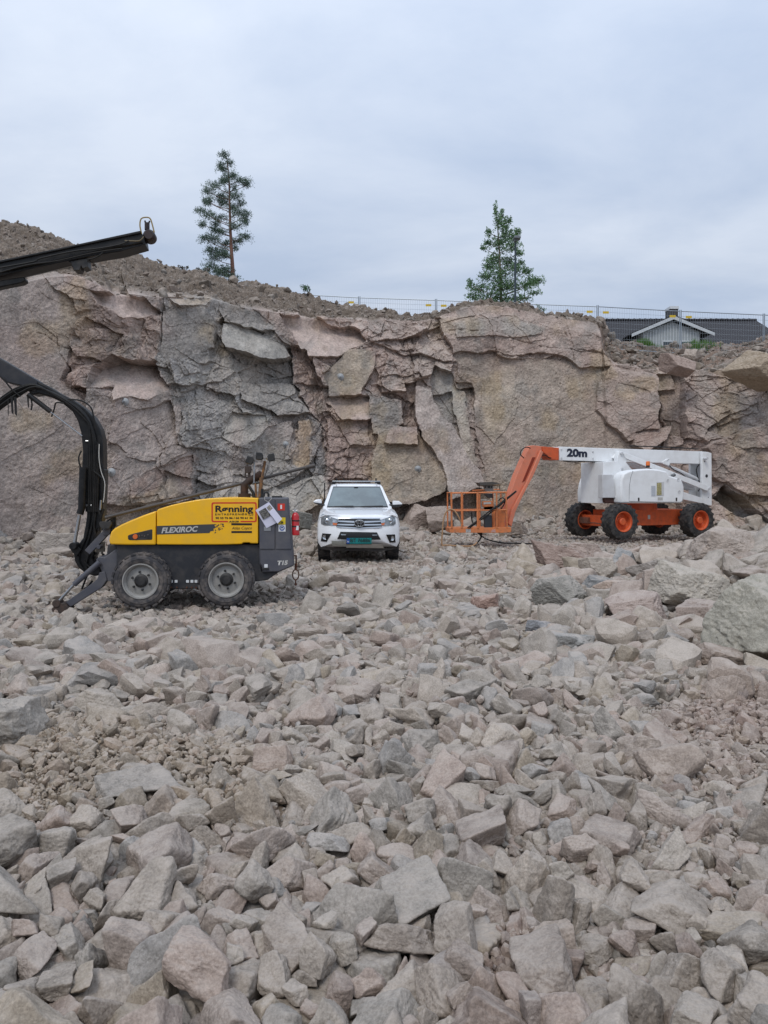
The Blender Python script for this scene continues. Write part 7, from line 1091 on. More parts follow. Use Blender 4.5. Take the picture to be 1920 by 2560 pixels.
# boom
WB = .62
boom = MB(Rf)
lower = uz(Rf, WB, [(560, -40), (835, -40), (832, 120), (820, 330), (812, 560), (780, 700), (720, 830), (700, 960), (720, 1060), (690, 1110), (720, 1190), (790, 1240), (800, 1330), (720, 1350), (600, 1320), (500, 1240), (450, 1150), (440, 1040), (480, 960), (560, 860), (590, 700), (610, 560), (605, 350), (600, 250), (560, 200)], cE)
boom.prism(lower, WB-.02, WB+.26)
up = uz(Rf, WB, [(602, 2240), (604, 2000), (612, 1850), (600, 1720), (575, 1630), (535, 1560), (450, 1490), (380, 1455), (290, 1430), (240, 1440), (170, 1370), (270, 1332), (350, 1370), (450, 1430), (540, 1475), (630, 1540), (690, 1600), (735, 1680), (758, 1760), (762, 1900), (760, 2240)], cB)
boom.prism(up, WB-.02, WB+.26); bm_ = boom.build('boom', BOOMK, rig, bev=.02)
b = MB(Rf); b.prism(uz(Rf, WB, [(285, 1335), (270, 1420), (160, 1372), (60, 1350), (0, 1300), (-500, 1050), (-900, 840), (-880, 740), (-500, 900), (0, 1165)], cB), WB-.04, WB+.24); b.build('upper_arm', mat('arm_paint', '#1c1e25', .45, dirt_or_sheen='#55504c', damt=.3), rig, bev=.015)
b = MB(Rf); p_ = uz(Rf, WB-.1, [(563, -60), (545, 470), (520, 545), (518, 560), (448, 955)], cE); b.tube([(p_[0][0], WB-.12, p_[0][1]), (p_[1][0], WB-.12, p_[1][1]), (p_[2][0], WB-.12, p_[2][1])], .05, 14); b.build('lift_cylinder', BOOMK, bm_, smooth=True)
b = MB(Rf); b.tube([(p_[3][0], WB-.12, p_[3][1]), (p_[4][0], WB-.12, p_[4][1])], .024, 12); b.build('piston_rod', STEEL, bm_, smooth=True)
b = MB(Rf); b.lathe(p_[4][0], p_[4][1], [(.001, WB-.2), (.05, WB-.2), (.05, WB), (.001, WB)], 16); b.prism(uz(Rf, WB, [(400, 940), (470, 930), (560, 1000), (500, 1090), (430, 1020)], cE), WB-.1, WB+.1); b.build('pivot', BOOMK, bm_, bev=.006)
b = MB(Rf); q_ = uz(Rf, .45, [(872, 770), (620, 1040)], cE); b.beam((q_[0][0], .45, q_[0][1]), (q_[1][0], .45, q_[1][1]), .04, .045); b.lathe(q_[0][0], q_[0][1], [(.001, .39), (.055, .39), (.055, .51), (.001, .51)], 14); c_ = Rf.at(*cE(768, 970), .45); b.lathe(c_[0], c_[1], [(.001, .4), (.03, .4), (.03, .6), (.001, .6)], 12); b.build('link_arm', GRY, rig, bev=.006)
b = MB(Rf); c_ = Rf.at(*cE(845, 950), .9); b.tube([(c_[0], .6, c_[1]+.07), (c_[0], .6, c_[1]-.07)], .07, 14); b.build('filter_canister', mat('canister', '#8b8479', .6), rig, smooth=True)
b = MB(Rf); p_ = uz(Rf, WB, [(225, 1440), (388, 1565), (390, 1570), (620, 1745)], cB); b.tube([(p_[0][0], WB-.1, p_[0][1]), (p_[1][0], WB-.1, p_[1][1])], .034, 12); b.build('fold_cylinder', BOOMK, bm_, smooth=True)
b = MB(Rf); b.tube([(p_[2][0], WB-.1, p_[2][1]), (p_[3][0], WB-.1, p_[3][1])], .011, 10); b.build('piston_rod', STEEL, bm_, smooth=True)
rsx = np.random.RandomState(8)
def hose(pts, cv, w, r, name='hose', par=None, m=None, fr=Rf, sm=3):
    q = [fr.at(*cv(*p), w if not isinstance(w, (list, tuple)) else w[0]) for p in pts]; P = [Vector((a, w if not isinstance(w, (list, tuple)) else w[0]+(w[1]-w[0])*i/(len(q)-1), b)) for i, (a, b) in enumerate(q)]
    out = []
    for i in range(len(P)-1):
        p0, p1, p2, p3 = P[max(i-1, 0)], P[i], P[i+1], P[min(i+2, len(P)-1)]
        for k in range(sm):
            t = k/sm; out.append(.5*((2*p1)+(-p0+p2)*t+(2*p0-5*p1+4*p2-p3)*t*t+(-p0+3*p1-3*p2+p3)*t**3))
    out.append(P[-1]); b = MB(fr); b.tube(out, r, 8); return b.build(name, m or HOSE, par if par is not None else rig, smooth=True)
for k in range(7):
    o = k*13; hose([(-60, 1590-o), (60, 1500-o), (150, 1440-o*.8), (260, 1375-o*.3+10), (400, 1425+o*.2), (520, 1490+o*.4), (620, 1570+o*.6), (680-o*.3, 1680), (715-o*.8, 1850), (720-o, 2100), (715-o, 2300)], cB, WB-.06-.012*(k % 3), .013, par=bm_)
for pts in ([(500, 1470), (600, 1480), (670, 1530), (690, 1600), (700, 1650)], [(600, 1850), (580, 1900), (590, 1960), (612, 1990)], [(720, 1780), (735, 1900), (765, 2000), (770, 2100), (760, 2240)], [(0, 1300), (40, 1340), (90, 1400), (150, 1450)], [(230, 1470), (236, 1510), (230, 1550)], [(380, 1600), (400, 1540), (415, 1495), (470, 1500)], [(690, 2000), (740, 2040), (785, 2085)]): hose(pts, cB, WB-.1, .011, par=bm_)
hose([(732, 1800), (730, 1900), (745, 2000), (772, 2080), (770, 2160), (762, 2230)], cB, WB-.12, .006, m=LTXT, par=bm_, name='cable')
for x, y0, y1, wd in ((110, 1455, 1590, 18), (135, 1460, 1600, 20), (84, 1480, 1600, 6), (228, 1460, 1545, 12)):
    b = MB(Rf); b.prism(uz(Rf, WB, [(x-wd/2, y0), (x+wd/2, y0), (x+wd*.7, y1), (x, y1-14)], cB), WB-.13, WB-.12); b.build('strap', HOSE, bm_)
for pts in ([(690, 330), (720, 500), (700, 700), (720, 850), (660, 1000), (600, 1180), (620, 1290)], [(760, 0), (740, 300), (750, 480), (790, 600), (760, 760)], [(640, 0), (660, 200), (650, 420), (640, 600), (600, 830), (530, 1000), (500, 1150), (560, 1270)], [(830, 480), (790, 620), (820, 760)], [(560, 1150), (640, 1230), (700, 1240), (760, 1180)], [(700, 0), (712, 240), (700, 440), (690, 600), (640, 830), (590, 1000)], [(800, 1040), (830, 1090), (880, 1080), (900, 1000), (905, 950)], [(820, 1060), (860, 1120), (950, 1120), (1000, 1040)]): hose(pts, cE, WB-.05, .014, par=bm_)
b = MB(Rf); c_ = Rf.at(*cE(640, 435), WB-.06); b.tube([(c_[0]-.04, WB-.06, c_[1]), (c_[0]+.03, WB-.06, c_[1])], .02, 8); c_ = Rf.at(*cE(790, 430), WB-.06); b.tube([(c_[0], WB-.06, c_[1]+.07), (c_[0]-.01, WB-.06, c_[1]-.07)], .012, 8); c_ = Rf.at(*cB(650, 1778), WB-.04); b.tube([(c_[0]-.035, WB-.04, c_[1]), (c_[0]+.04, WB-.04, c_[1])], .012, 8); b.build('hose_fitting', STEEL, bm_, smooth=True)
# tilted lamp on the boom foot
b = MB(Rf); p_ = Rf.at(*cE(860, 680), .35); b.loft([[(p_[0]+a*r_, .35+c2*.07, p_[1]+z_) for a, c2 in ((-1, -1), (1, -1), (1, 1), (-1, 1))] for r_, z_ in ((.075, .04), (.08, .0), (.05, -.06))]); p2 = Rf.at(*cE(935, 600), .35); b.tube([(p_[0], .35, p_[1]+.04), (p2[0], .35, p2[1])], .012); b.build('work_lamp', BLK, rig, bev=.01)
b = MB(Rf); q_ = uz(Rf, .4, [(850, 580), (975, 560), (975, 710), (940, 545), (930, 980)], cE); b.tube([(q_[0][0], .4, q_[0][1]), (q_[1][0], .4, q_[1][1])], .022); b.tube([(q_[1][0], .4, q_[1][1]+.02), (q_[2][0], .4, q_[2][1])], .016); b.tube([(q_[3][0], .42, q_[3][1]), (q_[4][0], .42, q_[4][1])], .03); b.build('rod_bracket', BOOMK, rig, smooth=True)
# feed beam
WF = .35; feed = MB(Rf)
fp = uz(Rf, WF, [(1070, 328), (895, 378), (600, 428), (300, 492), (0, 560), (-900, 765), (-900, 665), (0, 455), (520, 347), (1030, 238), (1060, 260)], cB); feed.prism(fp, WF, WF+.30)
feed.prism(uz(Rf, WF, [(1040, 230), (530, 340), (0, 450), (-900, 655), (-900, 672), (0, 468), (530, 356), (1040, 250)], cB), WF-.03, WF+.33)
feed.prism(uz(Rf, WF, [(1050, 300), (700, 374), (0, 524), (-900, 730), (-900, 745), (0, 538), (700, 388), (1056, 318)], cB), WF-.03, WF+.02)
fd = feed.build('feed_beam', BOOMK, rig, bev=.008)
b = MB(Rf); b.prism(uz(Rf, WF, [(500, 450), (640, 425), (645, 490), (605, 502), (595, 480), (582, 515), (540, 515), (520, 460)], cB), WF+.02, WF+.22); b.build('beam_bracket', BLK, fd, bev=.006)
b = MB(Rf); b.prism(uz(Rf, WF, [(-900, 790), (0, 583), (165, 558), (176, 575), (174, 590), (150, 604), (0, 634), (-900, 850)], cB), WF+.05, WF+.2); b.build('feed_cylinder', BOOMK, fd, bev=.02)
hose([(170, 575), (340, 535), (530, 488)], cB, WF+.1, .006, 'piston_rod', fd, STEEL); hose([(640, 440), (690, 430), (740, 405), (760, 385)], cB, WF-.05, .01, par=fd); hose([(920, 300), (980, 302), (1030, 300), (1060, 270)], cB, WF-.05, .008, par=fd, m=mat('brass_hose', '#6e6148', .6)); hose([(0, 500), (250, 455), (300, 430), (560, 375), (700, 362), (880, 330), (950, 300)], cB, WF-.05, .012, par=fd); hose([(-20, 540), (200, 480), (420, 450), (640, 400), (800, 372), (900, 360)], cB, WF-.05, .010, par=fd)
b = MB(Rf); c_ = Rf.at(*cB(1103, 268), WF+.1); b.lathe(c_[0], c_[1], [(.001, WF+.02), (.06, WF+.02), (.085, WF+.06), (.085, WF+.2), (.05, WF+.25), (.001, WF+.25)], 20)
c2_ = Rf.at(*cB(1085, 185), WF+.12); b.tube([(c2_[0], WF+.12, c2_[1]-.07), (c2_[0], WF+.12, c2_[1]+.03)], .035, 12); b.tube([(c2_[0]-.02, WF+.12, c2_[1]+.02), (c2_[0]-.03, WF+.12, c2_[1]+.06)], .012); b.tube([(c2_[0]+.02, WF+.12, c2_[1]+.02), (c2_[0]+.035, WF+.12, c2_[1]+.06)], .012); b.build('hose_reel_head', mat('dark_motor', '#1d1516', .5, dirt_or_sheen='#4a2f30', damt=.6), fd, smooth=True)
for w_ in (WF+.0, WF+.22): hose([(1045, 250), (1032, 190), (1040, 140), (1075, 128), (1105, 135), (1120, 170), (1138, 240)], cB, w_, .0095, 'guard_hoop', fd, mat('hoop_tan', '#8f7a45', .5))
# drill steel lying across, exhaust, light poles
b = MB(Rf); p_ = [Rf.at(*cA(385, 271), .3), Rf.at(*cG(1300, 312), .9), Rf.at(*cG(1310, 310), .9), Rf.at(*cG(1448, 282), .9)]
b.tube([(p_[0][0], .3, p_[0][1]), (p_[1][0], .9, p_[1][1])], .024, 10); b.tube([(p_[2][0], .9, p_[2][1]), (p_[3][0], .9, p_[3][1])], .031, 10); b.build('drill_rod', mat('rod_steel', '#4d4845', .6, .2), rig, smooth=True)
EX = .7; b = MB(Rf); p_ = uz(Rf, EX, [(325, 790), (335, 560), (610, 410)], cG); b.tube([(p_[0][0], EX, p_[0][1]-.03), (p_[0][0], EX, p_[0][1]+.06)], .09, 14); b.tube([(p_[0][0], EX, p_[0][1]+.05), (p_[1][0]-.01, EX, p_[1][1]-.03), (p_[1][0]+.05, EX, p_[1][1]+.02), (p_[2][0], EX, p_[2][1])], .056, 14); b.build('exhaust_pipe', mat('exhaust', '#3a302c', .75, .3, dirt_or_sheen='#6b4c3a', damt=.6), rig, smooth=True)
b = MB(Rf); p_ = uz(Rf, EX+.2, [(330, 290), (438, 290), (432, 400), (335, 400)], cG); b.prism(p_, EX+.15, EX+.28); p_ = uz(Rf, EX+.2, [(330, 395), (352, 395), (352, 460), (330, 460)], cG); b.prism(p_, EX+.17, EX+.2); p_ = uz(Rf, EX+.2, [(385, 395), (425, 395), (425, 460), (385, 460)], cG); b.prism(p_, EX+.17, EX+.2); p_ = uz(Rf, EX+.2, [(350, 455), (400, 455), (380, 790), (350, 790)], cG); b.prism(p_, EX+.18, EX+.24); b.build('mast_box', mat('brown_box', '#3b3230', .7, dirt_or_sheen='#6b5a4c', damt=.4), rig, bev=.006)
for k, (x0, y0, x1, y1, rr_, mm_) in enumerate(((570, 790, 600, 470, .028, 'p'), (600, 500, 655, 210, .02, 'p'), (520, 790, 500, 560, .016, 'p'), (478, 560, 485, 230, .012, 's'), (470, 700, 385, 590, .022, 'k'), (480, 790, 465, 700, .022, 'k'), (600, 790, 600, 650, .03, 'k'), (610, 600, 600, 545, .01, 'k'), (450, 550, 600, 545, .016, 'k'), (640, 780, 645, 720, .012, 'k'), (700, 720, 710, 780, .012, 'k'))):
    b = MB(Rf); a0 = Rf.at(*cG(x0, y0), .6); a1 = Rf.at(*cG(x1, y1), .6); b.tube([(a0[0], .6, a0[1]-.02), (a1[0], .6, a1[1])], rr_, 8); b.build('light_pole' if mm_ != 'k' else 'bracket', {'p': mat('worn_orange', '#5d4838', .7, dirt_or_sheen='#a0703c', damt=.9, dscale=20), 's': STEEL, 'k': BLK}[mm_], rig, smooth=True)
for x, y, an in ((405, 195, .4), (560, 132, .15), (760, 150, -.25)):
    c_ = Rf.at(*cG(x, y), .55); b = MB(Rf); pts = [(-.05, .052), (.03, .055), (.058, .025), (.058, -.03), (.045, -.055), (-.04, -.055)]
    if an < 0: pts = [(-a, c2) for a, c2 in pts]
    R2 = lambda a, c2: (c_[0]+a*math.cos(-an)-c2*math.sin(-an), c_[1]+a*math.sin(-an)+c2*math.cos(-an))
    b.prism([R2(*q) for q in pts], .5, .62); wl = b.build('work_light', BLK, rig, bev=.01)
    s_ = 1 if an > 0 else -1; e2 = Rf.at(*cG({405: 470, 560: 610, 760: 700}[x], {405: 235, 560: 190, 760: 200}[x]), .56); b = MB(Rf); b.tube([(c_[0]+.04*s_, .56, c_[1]), (e2[0], .56, e2[1]), (e2[0]+.02*s_, .56, e2[1]+.03)], .012, 8); b.build('lamp_bracket', STEEL, wl, smooth=True)
b = MB(Rf); p_ = uz(Rf, .3, [(640, 790), (635, 740), (655, 708), (690, 705), (712, 740), (715, 780)], cG); b.tube([(a, .3, c2) for a, c2 in p_], .014, 8); p_ = uz(Rf, .3, [(765, 778), (930, 778)], cG); b.beam((p_[0][0], .3, p_[0][1]), (p_[1][0], .3, p_[1][1]), .02, .012); b.build('lifting_eye', BLK, rig, smooth=True)
# extinguisher (lifts out of its clamp) and papers
fx = MB(Rf); c_ = Rf.at(*cR(1408, 480), .16); U, Z = c_; wE = .2
k_ = .1458*10.6/1659
fx_r = empty('fire_extinguisher', Rf(U, wE, Z-.2)); tag(fx_r, 'red fire extinguisher strapped to the rear corner of the drill rig', 'fire extinguisher')
fx.tube([(U+.012, wE, Z-.155), (U+.012, wE, Z-.15), (U+.006, wE, Z+.11), (U+.004, wE, Z+.145), (U+.002, wE, Z+.165)], .05, 18, rs=[.046, .052, .052, .04, .018]); fx.build('cylinder', mat('extinguisher_red', '#b3171f', .3, coat=.4), fx_r, smooth=True)
b = MB(Rf); b.tube([(U, wE, Z+.16), (U-.004, wE, Z+.215)], .018, 8); b.tube([(U-.03, wE, Z+.185), (U+.03, wE, Z+.19)], .009, 6); b.build('valve', mat('valve_grey', '#b9bbbd', .4, .5), fx_r, smooth=True)
b = MB(Rf)
for z_ in (.05, -.03): b.tube([(U+.01, wE, Z+z_-.009), (U+.01, wE, Z+z_+.009)], .055, 18)
b.build('clamp_band', BLK, fx_r)
b = MB(Rf); b.prism([(U+.012, Z-.08), (U+.05, Z-.08), (U+.05, Z-.02), (U+.02, Z-.02)], wE-.054, wE-.04); b.build('label_patch', WHT, fx_r)
pr = empty('hanging_papers', Rf(*[Rf.at(*cR(1020, 150), .1)[0], .1, Rf.at(*cR(1020, 150), .1)[1]])); tag(pr, 'two printed paper sheets tied with a cord to the grey cabinet corner', 'papers')
PAPM = mat('paper_white', '#cfcfe0', .6); 
def sheet(name, q, w, m, par, w2=None):
    pp = uz(Rf, w, q, cR); b = MB(Rf); n = len(pp); w2 = w2 or [0]*n
    b.add([(u, w+w2[i], z) for i, (u, z) in enumerate(pp)]+[(u, w+w2[i]+.002, z) for i, (u, z) in enumerate(pp)], [tuple(range(n)), tuple(range(2*n-1, n-1, -1))]+[(i, (i+1) % n, (i+1) % n+n, i+n) for i in range(n)]); return b.build(name, m, par)
sheet('sheet', [(1018, 150), (822, 270), (985, 537), (1160, 445), (1110, 330)], .105, PAPM, pr, [0, 0, .015, .01, 0])
sheet('sheet', [(1022, 150), (955, 215), (1150, 468), (1218, 398)], .085, PAPM, pr, [0, 0, -.03, -.03])
PHD = mat('photo_print_dark', '#3c3a38', .6, dirt_or_sheen='#a5a29c', damt=.9, dscale=60); PHL = mat('photo_print_light', '#6b6660', .6, dirt_or_sheen='#cfc7b8', damt=1, dscale=70)
sheet('printed_photo', [(970, 232), (870, 290), (935, 412), (1050, 348)], .1, PHD, pr); sheet('printed_photo', [(1032, 190), (985, 230), (1070, 350), (1120, 295)], .075, PHL, pr)
b = MB(Rf); p_ = uz(Rf, .1, [(955, 70), (960, 120), (1010, 150), (1060, 100), (1040, 60)], cR); b.tube([(a, .1, c2) for a, c2 in p_], .004, 6); b.build('cord', LTXT, pr, smooth=True)
# ---------------- pickup ----------------
WPT = mat('white_car_paint', '#eceef1', .22, coat=.6, dirt_or_sheen='#a8a096', damt=.22, dscale=2.5)
GLS = mat('windscreen_glass', '#435256', .06, spec=.8, dirt_or_sheen='#7d8f90', damt=.55, dscale=1.3, coat=1.0)  # second noise tone puts soft reflections into the glass colour, no grime
LENS = mat('headlamp_lens', '#9aa0a4', .12, .5, dirt_or_sheen='#3c4044', damt=.95, dscale=14, coat=.8)
CHR = mat('car_chrome', '#c3c7cb', .18, 1); BKG = mat('grille_black', '#101113', .45); TYR = mat('road_tyre', '#202124', .85, dirt_or_sheen='#6d655e', damt=.6, dscale=8)
AMB = mat('amber_lens', '#c46a3a', .3, coat=.5)
Tf = Frame((PX(776.5, 16.9), 16.9, -.01), 3.8); Tq = Frame(Tf.O, 93.8)
tr = empty('pickup_truck', Tf(0, 2.2, 0)); tag(tr, 'white pickup truck facing the camera between the drill rig and the boom lift', 'pickup truck')
def Wf(u, z): return .40*(abs(u)/.92)**3.2+np.interp(z, [.30, .42, .62, .80, 1.0, 1.1], [.10, .02, .0, .05, .10, .22])
def ring(w, hw, zb, zs, zt, hood, ztc):
    pts = [(hw*.93, zb), (hw, zb+.10), (hw, (zb+zs)/2), (hw*.995, zs), (hw*.95, zt), (hood, (zt+ztc)/2+.02), (hood*.55, ztc-.005), (0, ztc)]
    return [(-u, w, z) for u, z in pts]+[(u, w, z) for u, z in pts[-2::-1]]
def s0(sc):
    r = ring(0, .915, .34, .80, .99, .70, 1.045); return [(u*sc, Wf(u*sc, .70+(z-.70)*sc)+0, .70+(z-.70)*sc) for u, w, z in r]
rings = [s0(s) for s in (.04, .3, .55, .75, .9, .97, 1.0)]
for w, hw, zs, zt, hd, zc in ((.30, .925, .84, 1.01, .74, 1.075), (.48, .93, .88, 1.04, .76, 1.105), (.8, .93, .92, 1.08, .77, 1.15), (1.15, .925, .96, 1.12, .78, 1.185), (1.35, .925, 1.0, 1.14, .80, 1.20)):
    r = ring(w, hw, .36 if w < .6 else .42, zs, zt, hd, zc); rings.append([(u, max(w, Wf(u, .8)+.02) if w < .5 else w, z) for u, w, z in r])
for w in (3.2, 5.15): rings.append(ring(w, .925, .42, .95, 1.13, .8, 1.16))
b = MB(Tf); b.loft(rings); bodyt = b.build('body', WPT, tr, smooth=True)
# hood ridges
b = MB(Tf)
for s in (-1, 1): b.tube([(s*.50, .30, 1.055), (s*.56, .7, 1.118), (s*.60, 1.1, 1.16)], .02, 8, rs=[.008, .02, .012])
b.build('bonnet_crease', WPT, bodyt, smooth=True)
# greenhouse
def gring(z, hf, wf, hr, wr, k=.06): 
    pts = [(-hf, wf+k*1.6), (-hf*.86, wf+.02), (-hf*.5, wf-.03), (0, wf-.045), (hf*.5, wf-.03), (hf*.86, wf+.02), (hf, wf+k*1.6), (hr, wr), (-hr, wr)]; return [(u, w, z) for u, w in pts]
b = MB(Tf); b.loft([gring(1.12, .83, 1.20, .83, 3.25), gring(1.21, .815, 1.30, .82, 3.22), gring(1.70, .635, 1.98, .66, 3.1), gring(1.755, .605, 2.10, .63, 3.05), gring(1.785, .52, 2.30, .55, 2.95)]); cabn = b.build('cab', WPT, tr, smooth=True)
def glass(off, pad, m, name, z0=1.235, z1=1.685):
    vs = []; n = 10
    for i, z in enumerate((z0-pad, z1+pad)):
        t = (z-1.21)/(1.70-1.21); hf = .815+(.635-.815)*t; wf = 1.30+(1.98-1.30)*t; hh = hf*(.875 if i == 0 else .885)+pad*.6
        for k in range(n+1): u = -hh+2*hh*k/n; vs.append((u, wf-.045+.085*(abs(u)/hf)**2.4-off, z))
    b = MB(Tf); b.add(vs+[(u, w+.006, z) for u, w, z in vs], [(k, k+1, n+2+k, n+1+k) for k in range(n)]+[(2*n+2+k+1, 2*n+2+k, 3*n+3+k, 3*n+4+k) for k in range(n)]); return b.build(name, m, cabn, smooth=True)
glass(.010, .022, BKG, 'windscreen_seal'); wsn = glass(.018, 0, GLS, 'windscreen')
b = MB(Tf); b.tube([(-.62, 1.24, 1.225), (0, 1.21, 1.225), (.62, 1.24, 1.225)], .012); b.tube([(-.55, 1.235, 1.235), (-.1, 1.222, 1.245)], .008); b.tube([(.08, 1.215, 1.235), (.6, 1.25, 1.245)], .008); b.build('wiper', BKG, cabn, smooth=True)
b = MB(Tf); b.prism([(-.07, 1.69), (.03, 1.69), (.02, 1.63), (-.05, 1.625)], 1.87, 1.88); b.build('rear_view_mirror', BKG, wsn)
for s in (-1, 1):
    b = MB(Tf); pts = [(1.45, 1.22), (2.15, 1.66), (2.35, 1.665), (2.35, 1.22)]; b.add([(s*(.822-.19*(z-1.21)/.49+.006), w, z) for w, z in pts]+[(s*(.822-.19*(z-1.21)/.49-.004), w, z) for w, z in pts], [(0, 1, 2, 3), (7, 6, 5, 4), (0, 4, 5, 1), (1, 5, 6, 2), (2, 6, 7, 3), (3, 7, 4, 0)]); b.build('side_window', GLS, cabn)
b = MB(Tf)
for s in (-1, 1): b.tube([(s*.50, 1.975, 1.735), (s*.50, 3.05, 1.79)], .006)
b.build('roof_groove', BKG, cabn)
b = MB(Tf); b.loft([[(-.02, 2.35, 1.78), (.02, 2.35, 1.78), (.02, 2.5, 1.785), (-.02, 2.5, 1.785)], [(-.004, 2.47, 1.86), (.004, 2.47, 1.86), (.004, 2.50, 1.86), (-.004, 2.50, 1.86)]]); b.build('aerial_fin', BKG, cabn)
# roof rack
b = MB(Tf); b.beam((-.60, 2.25, 1.835), (.60, 2.25, 1.835), .035, .014); b.beam((-.59, 2.95, 1.845), (.59, 2.95, 1.845), .035, .014); rk = b.build('roof_rack', mat('rack_alloy', '#b4b8bb', .35, .7), tr, bev=.006)
b = MB(Tf)
for s in (-1, 1):
    for w in (2.25, 2.95): b.prism([(s*.56, 1.72), (s*.61, 1.71), (s*.60, 1.83), (s*.50, 1.83), (s*.50, 1.80)], w-.04, w+.04)
    b.beam((s*.49, 2.25, 1.85), (s*.49, 2.25, 1.915), .012, .018); b.beam((s*.30, 2.95, 1.855), (s*.30, 2.95, 1.92), .01, .012)
b.beam((-.12, 2.95, 1.855), (-.12, 2.95, 1.92), .01, .012); b.build('rack_stop', BKG, rk, bev=.004)
b = MB(Tf); b.tube([(-.60, 3.6, 1.80), (-.80, 3.6, 1.81), (-.81, 3.6, 1.15)], .016, 8); b.build('load_stop', BKG, tr, smooth=True)
# fascia patches
def patch(name, top, bot, m, off, par, n=14, th=.01, w_at=.10):
    T_ = [Tf.at(*cT(*p), w_at) for p in top]; B_ = [Tf.at(*cT(*p), w_at) for p in bot]
    def res(L):
        d = [0]
        for i in range(1, len(L)): d.append(d[-1]+math.hypot(L[i][0]-L[i-1][0], L[i][1]-L[i-1][1]))
        q = np.linspace(0, d[-1], n+1); return list(zip(np.interp(q, d, [p[0] for p in L]), np.interp(q, d, [p[1] for p in L])))
    a = res(T_); c = res(B_); mid = [((p[0]+q[0])/2, (p[1]+q[1])/2) for p, q in zip(a, c)]; vs = []
    for row in (a, mid, c): vs += [(u, Wf(u, z)-off, z) for u, z in row]
    for row in (a, mid, c): vs += [(u, Wf(u, z)+th, z) for u, z in row]
    k = n+1; fs = []
    for r in (0, 1): fs += [(r*k+i, r*k+i+1, (r+1)*k+i+1, (r+1)*k+i) for i in range(n)]
    for i in range(n): fs += [(i, 3*k+i, 3*k+i+1, i+1), (2*k+i, 2*k+i+1, 5*k+i+1, 5*k+i)]
    for r in (0, 1): fs += [(r*k, (r+1)*k, (r+4)*k, (r+3)*k), (r*k+n, (r+3)*k+n, (r+4)*k+n, (r+1)*k+n)]
    b = MB(Tf); b.add(vs, fs); return b.build(name, m, par, smooth=True)
gr = patch('grille', [(535, 764), (820, 762), (1105, 768)], [(500, 865), (820, 885), (1135, 868)], BKG, .012, tr)
patch('chrome_bar', [(528, 744), (820, 740), (1112, 748)], [(535, 758), (820, 756), (1105, 764)], CHR, .02, gr)
patch('chrome_bar', [(530, 782), (750, 788)], [(520, 800), (750, 812)], CHR, .03, gr); patch('chrome_bar', [(890, 788), (1110, 784)], [(890, 812), (1120, 802)], CHR, .03, gr)
patch('chrome_bar', [(520, 828), (752, 830)], [(512, 846), (760, 850)], CHR, .03, gr); patch('chrome_bar', [(885, 830), (1122, 830)], [(880, 850), (1128, 848)], CHR, .03, gr)
patch('chrome_bar', [(500, 862), (820, 880), (1138, 864)], [(520, 876), (820, 890), (1120, 878)], CHR, .022, gr)
em = empty('emblem', Tf(*[Tf.at(*cT(820, 820), .0)[0], -.04, Tf.at(*cT(820, 820), .0)[1]]), gr); c_ = Tf.at(*cT(820, 820), .05)
b = MB(Tf)
def ell(b, cx, cz, rx, rz, r, w): b.tube([(cx+rx*math.cos(q/24*2*math.pi), w, cz+rz*math.sin(q/24*2*math.pi)) for q in range(25)], r, 6, cap=False)
ell(b, c_[0], c_[1], .108, .072, .010, -.02); ell(b, c_[0], c_[1], .036, .064, .008, -.025); ell(b, c_[0], c_[1]+.028, .078, .026, .008, -.025); b.build('emblem_rings', CHR, em, smooth=True)
b = MB(Tf); b.prism([(c_[0]+.105*math.cos(q/20*2*math.pi), c_[1]+.07*math.sin(q/20*2*math.pi)) for q in range(20)], -.012, .03); b.build('emblem_disc', BKG, em)
for nm, T_, B_ in (('l', [(286, 715), (312, 690), (400, 722), (540, 768)], [(288, 832), (330, 848), (420, 850), (505, 848)]), ('r', [(1105, 772), (1230, 735), (1305, 705), (1325, 730)], [(1135, 850), (1230, 850), (1300, 848), (1328, 828)])):
    hl = patch('headlight', T_, B_, LENS, .012, tr, w_at=.25); x = 380 if nm == 'l' else 1245
    b = MB(Tf); c_ = Tf.at(*cT(x, 785), .2); w_ = Wf(c_[0], c_[1])-.02; b.lathe(c_[0], c_[1], [(.065, w_+.01), (.06, w_-.004), (.05, w_+.004), (.035, w_-.006), (.001, w_-.012)], 20); b.build('lamp_lens', CHR, hl, smooth=True)
    T2, B2 = ([(452, 812), (515, 820)], [(455, 846), (508, 848)]) if nm == 'l' else ([(1122, 822), (1175, 812)], [(1130, 848), (1165, 847)])
    patch('turn_signal', T2, B2, AMB, .02, hl, n=3)
    T2, B2 = ([(455, 770), (520, 778)], [(450, 808), (515, 816)]) if nm == 'l' else ([(1120, 780), (1180, 768)], [(1120, 818), (1178, 808)])
    patch('lamp_reflector', T2, B2, CHR, .018, hl, n=3)
    T2, B2 = ([(308, 962), (430, 965)], [(284, 1074), (368, 1076)]) if nm == 'l' else ([(1188, 974), (1318, 976)], [(1240, 1086), (1326, 1090)])
    fg = patch('fog_lamp', T2, B2, BKG, .010, tr, n=6, w_at=.2); c_ = Tf.at(*cT(343 if nm == 'l' else 1271, 1012 if nm == 'l' else 1026), .2); w_ = Wf(c_[0], c_[1])-.012
    b = MB(Tf); b.lathe(c_[0], c_[1], [(.052, w_+.01), (.052, w_-.012), (.04, w_-.006), (.001, w_-.01)], 20); b.build('lamp_lens', CHR, fg, smooth=True)
ig = patch('lower_intake', [(560, 936), (800, 938), (1062, 944)], [(514, 1036), (800, 1044), (1116, 1044)], BKG, .010, tr)
for T2, B2 in (([(560, 966), (638, 970)], [(574, 982), (632, 982)]), ([(992, 974), (1074, 974)], [(1000, 990), (1062, 990)])): patch('light_bar', T2, B2, LENS, .022, ig, n=3)
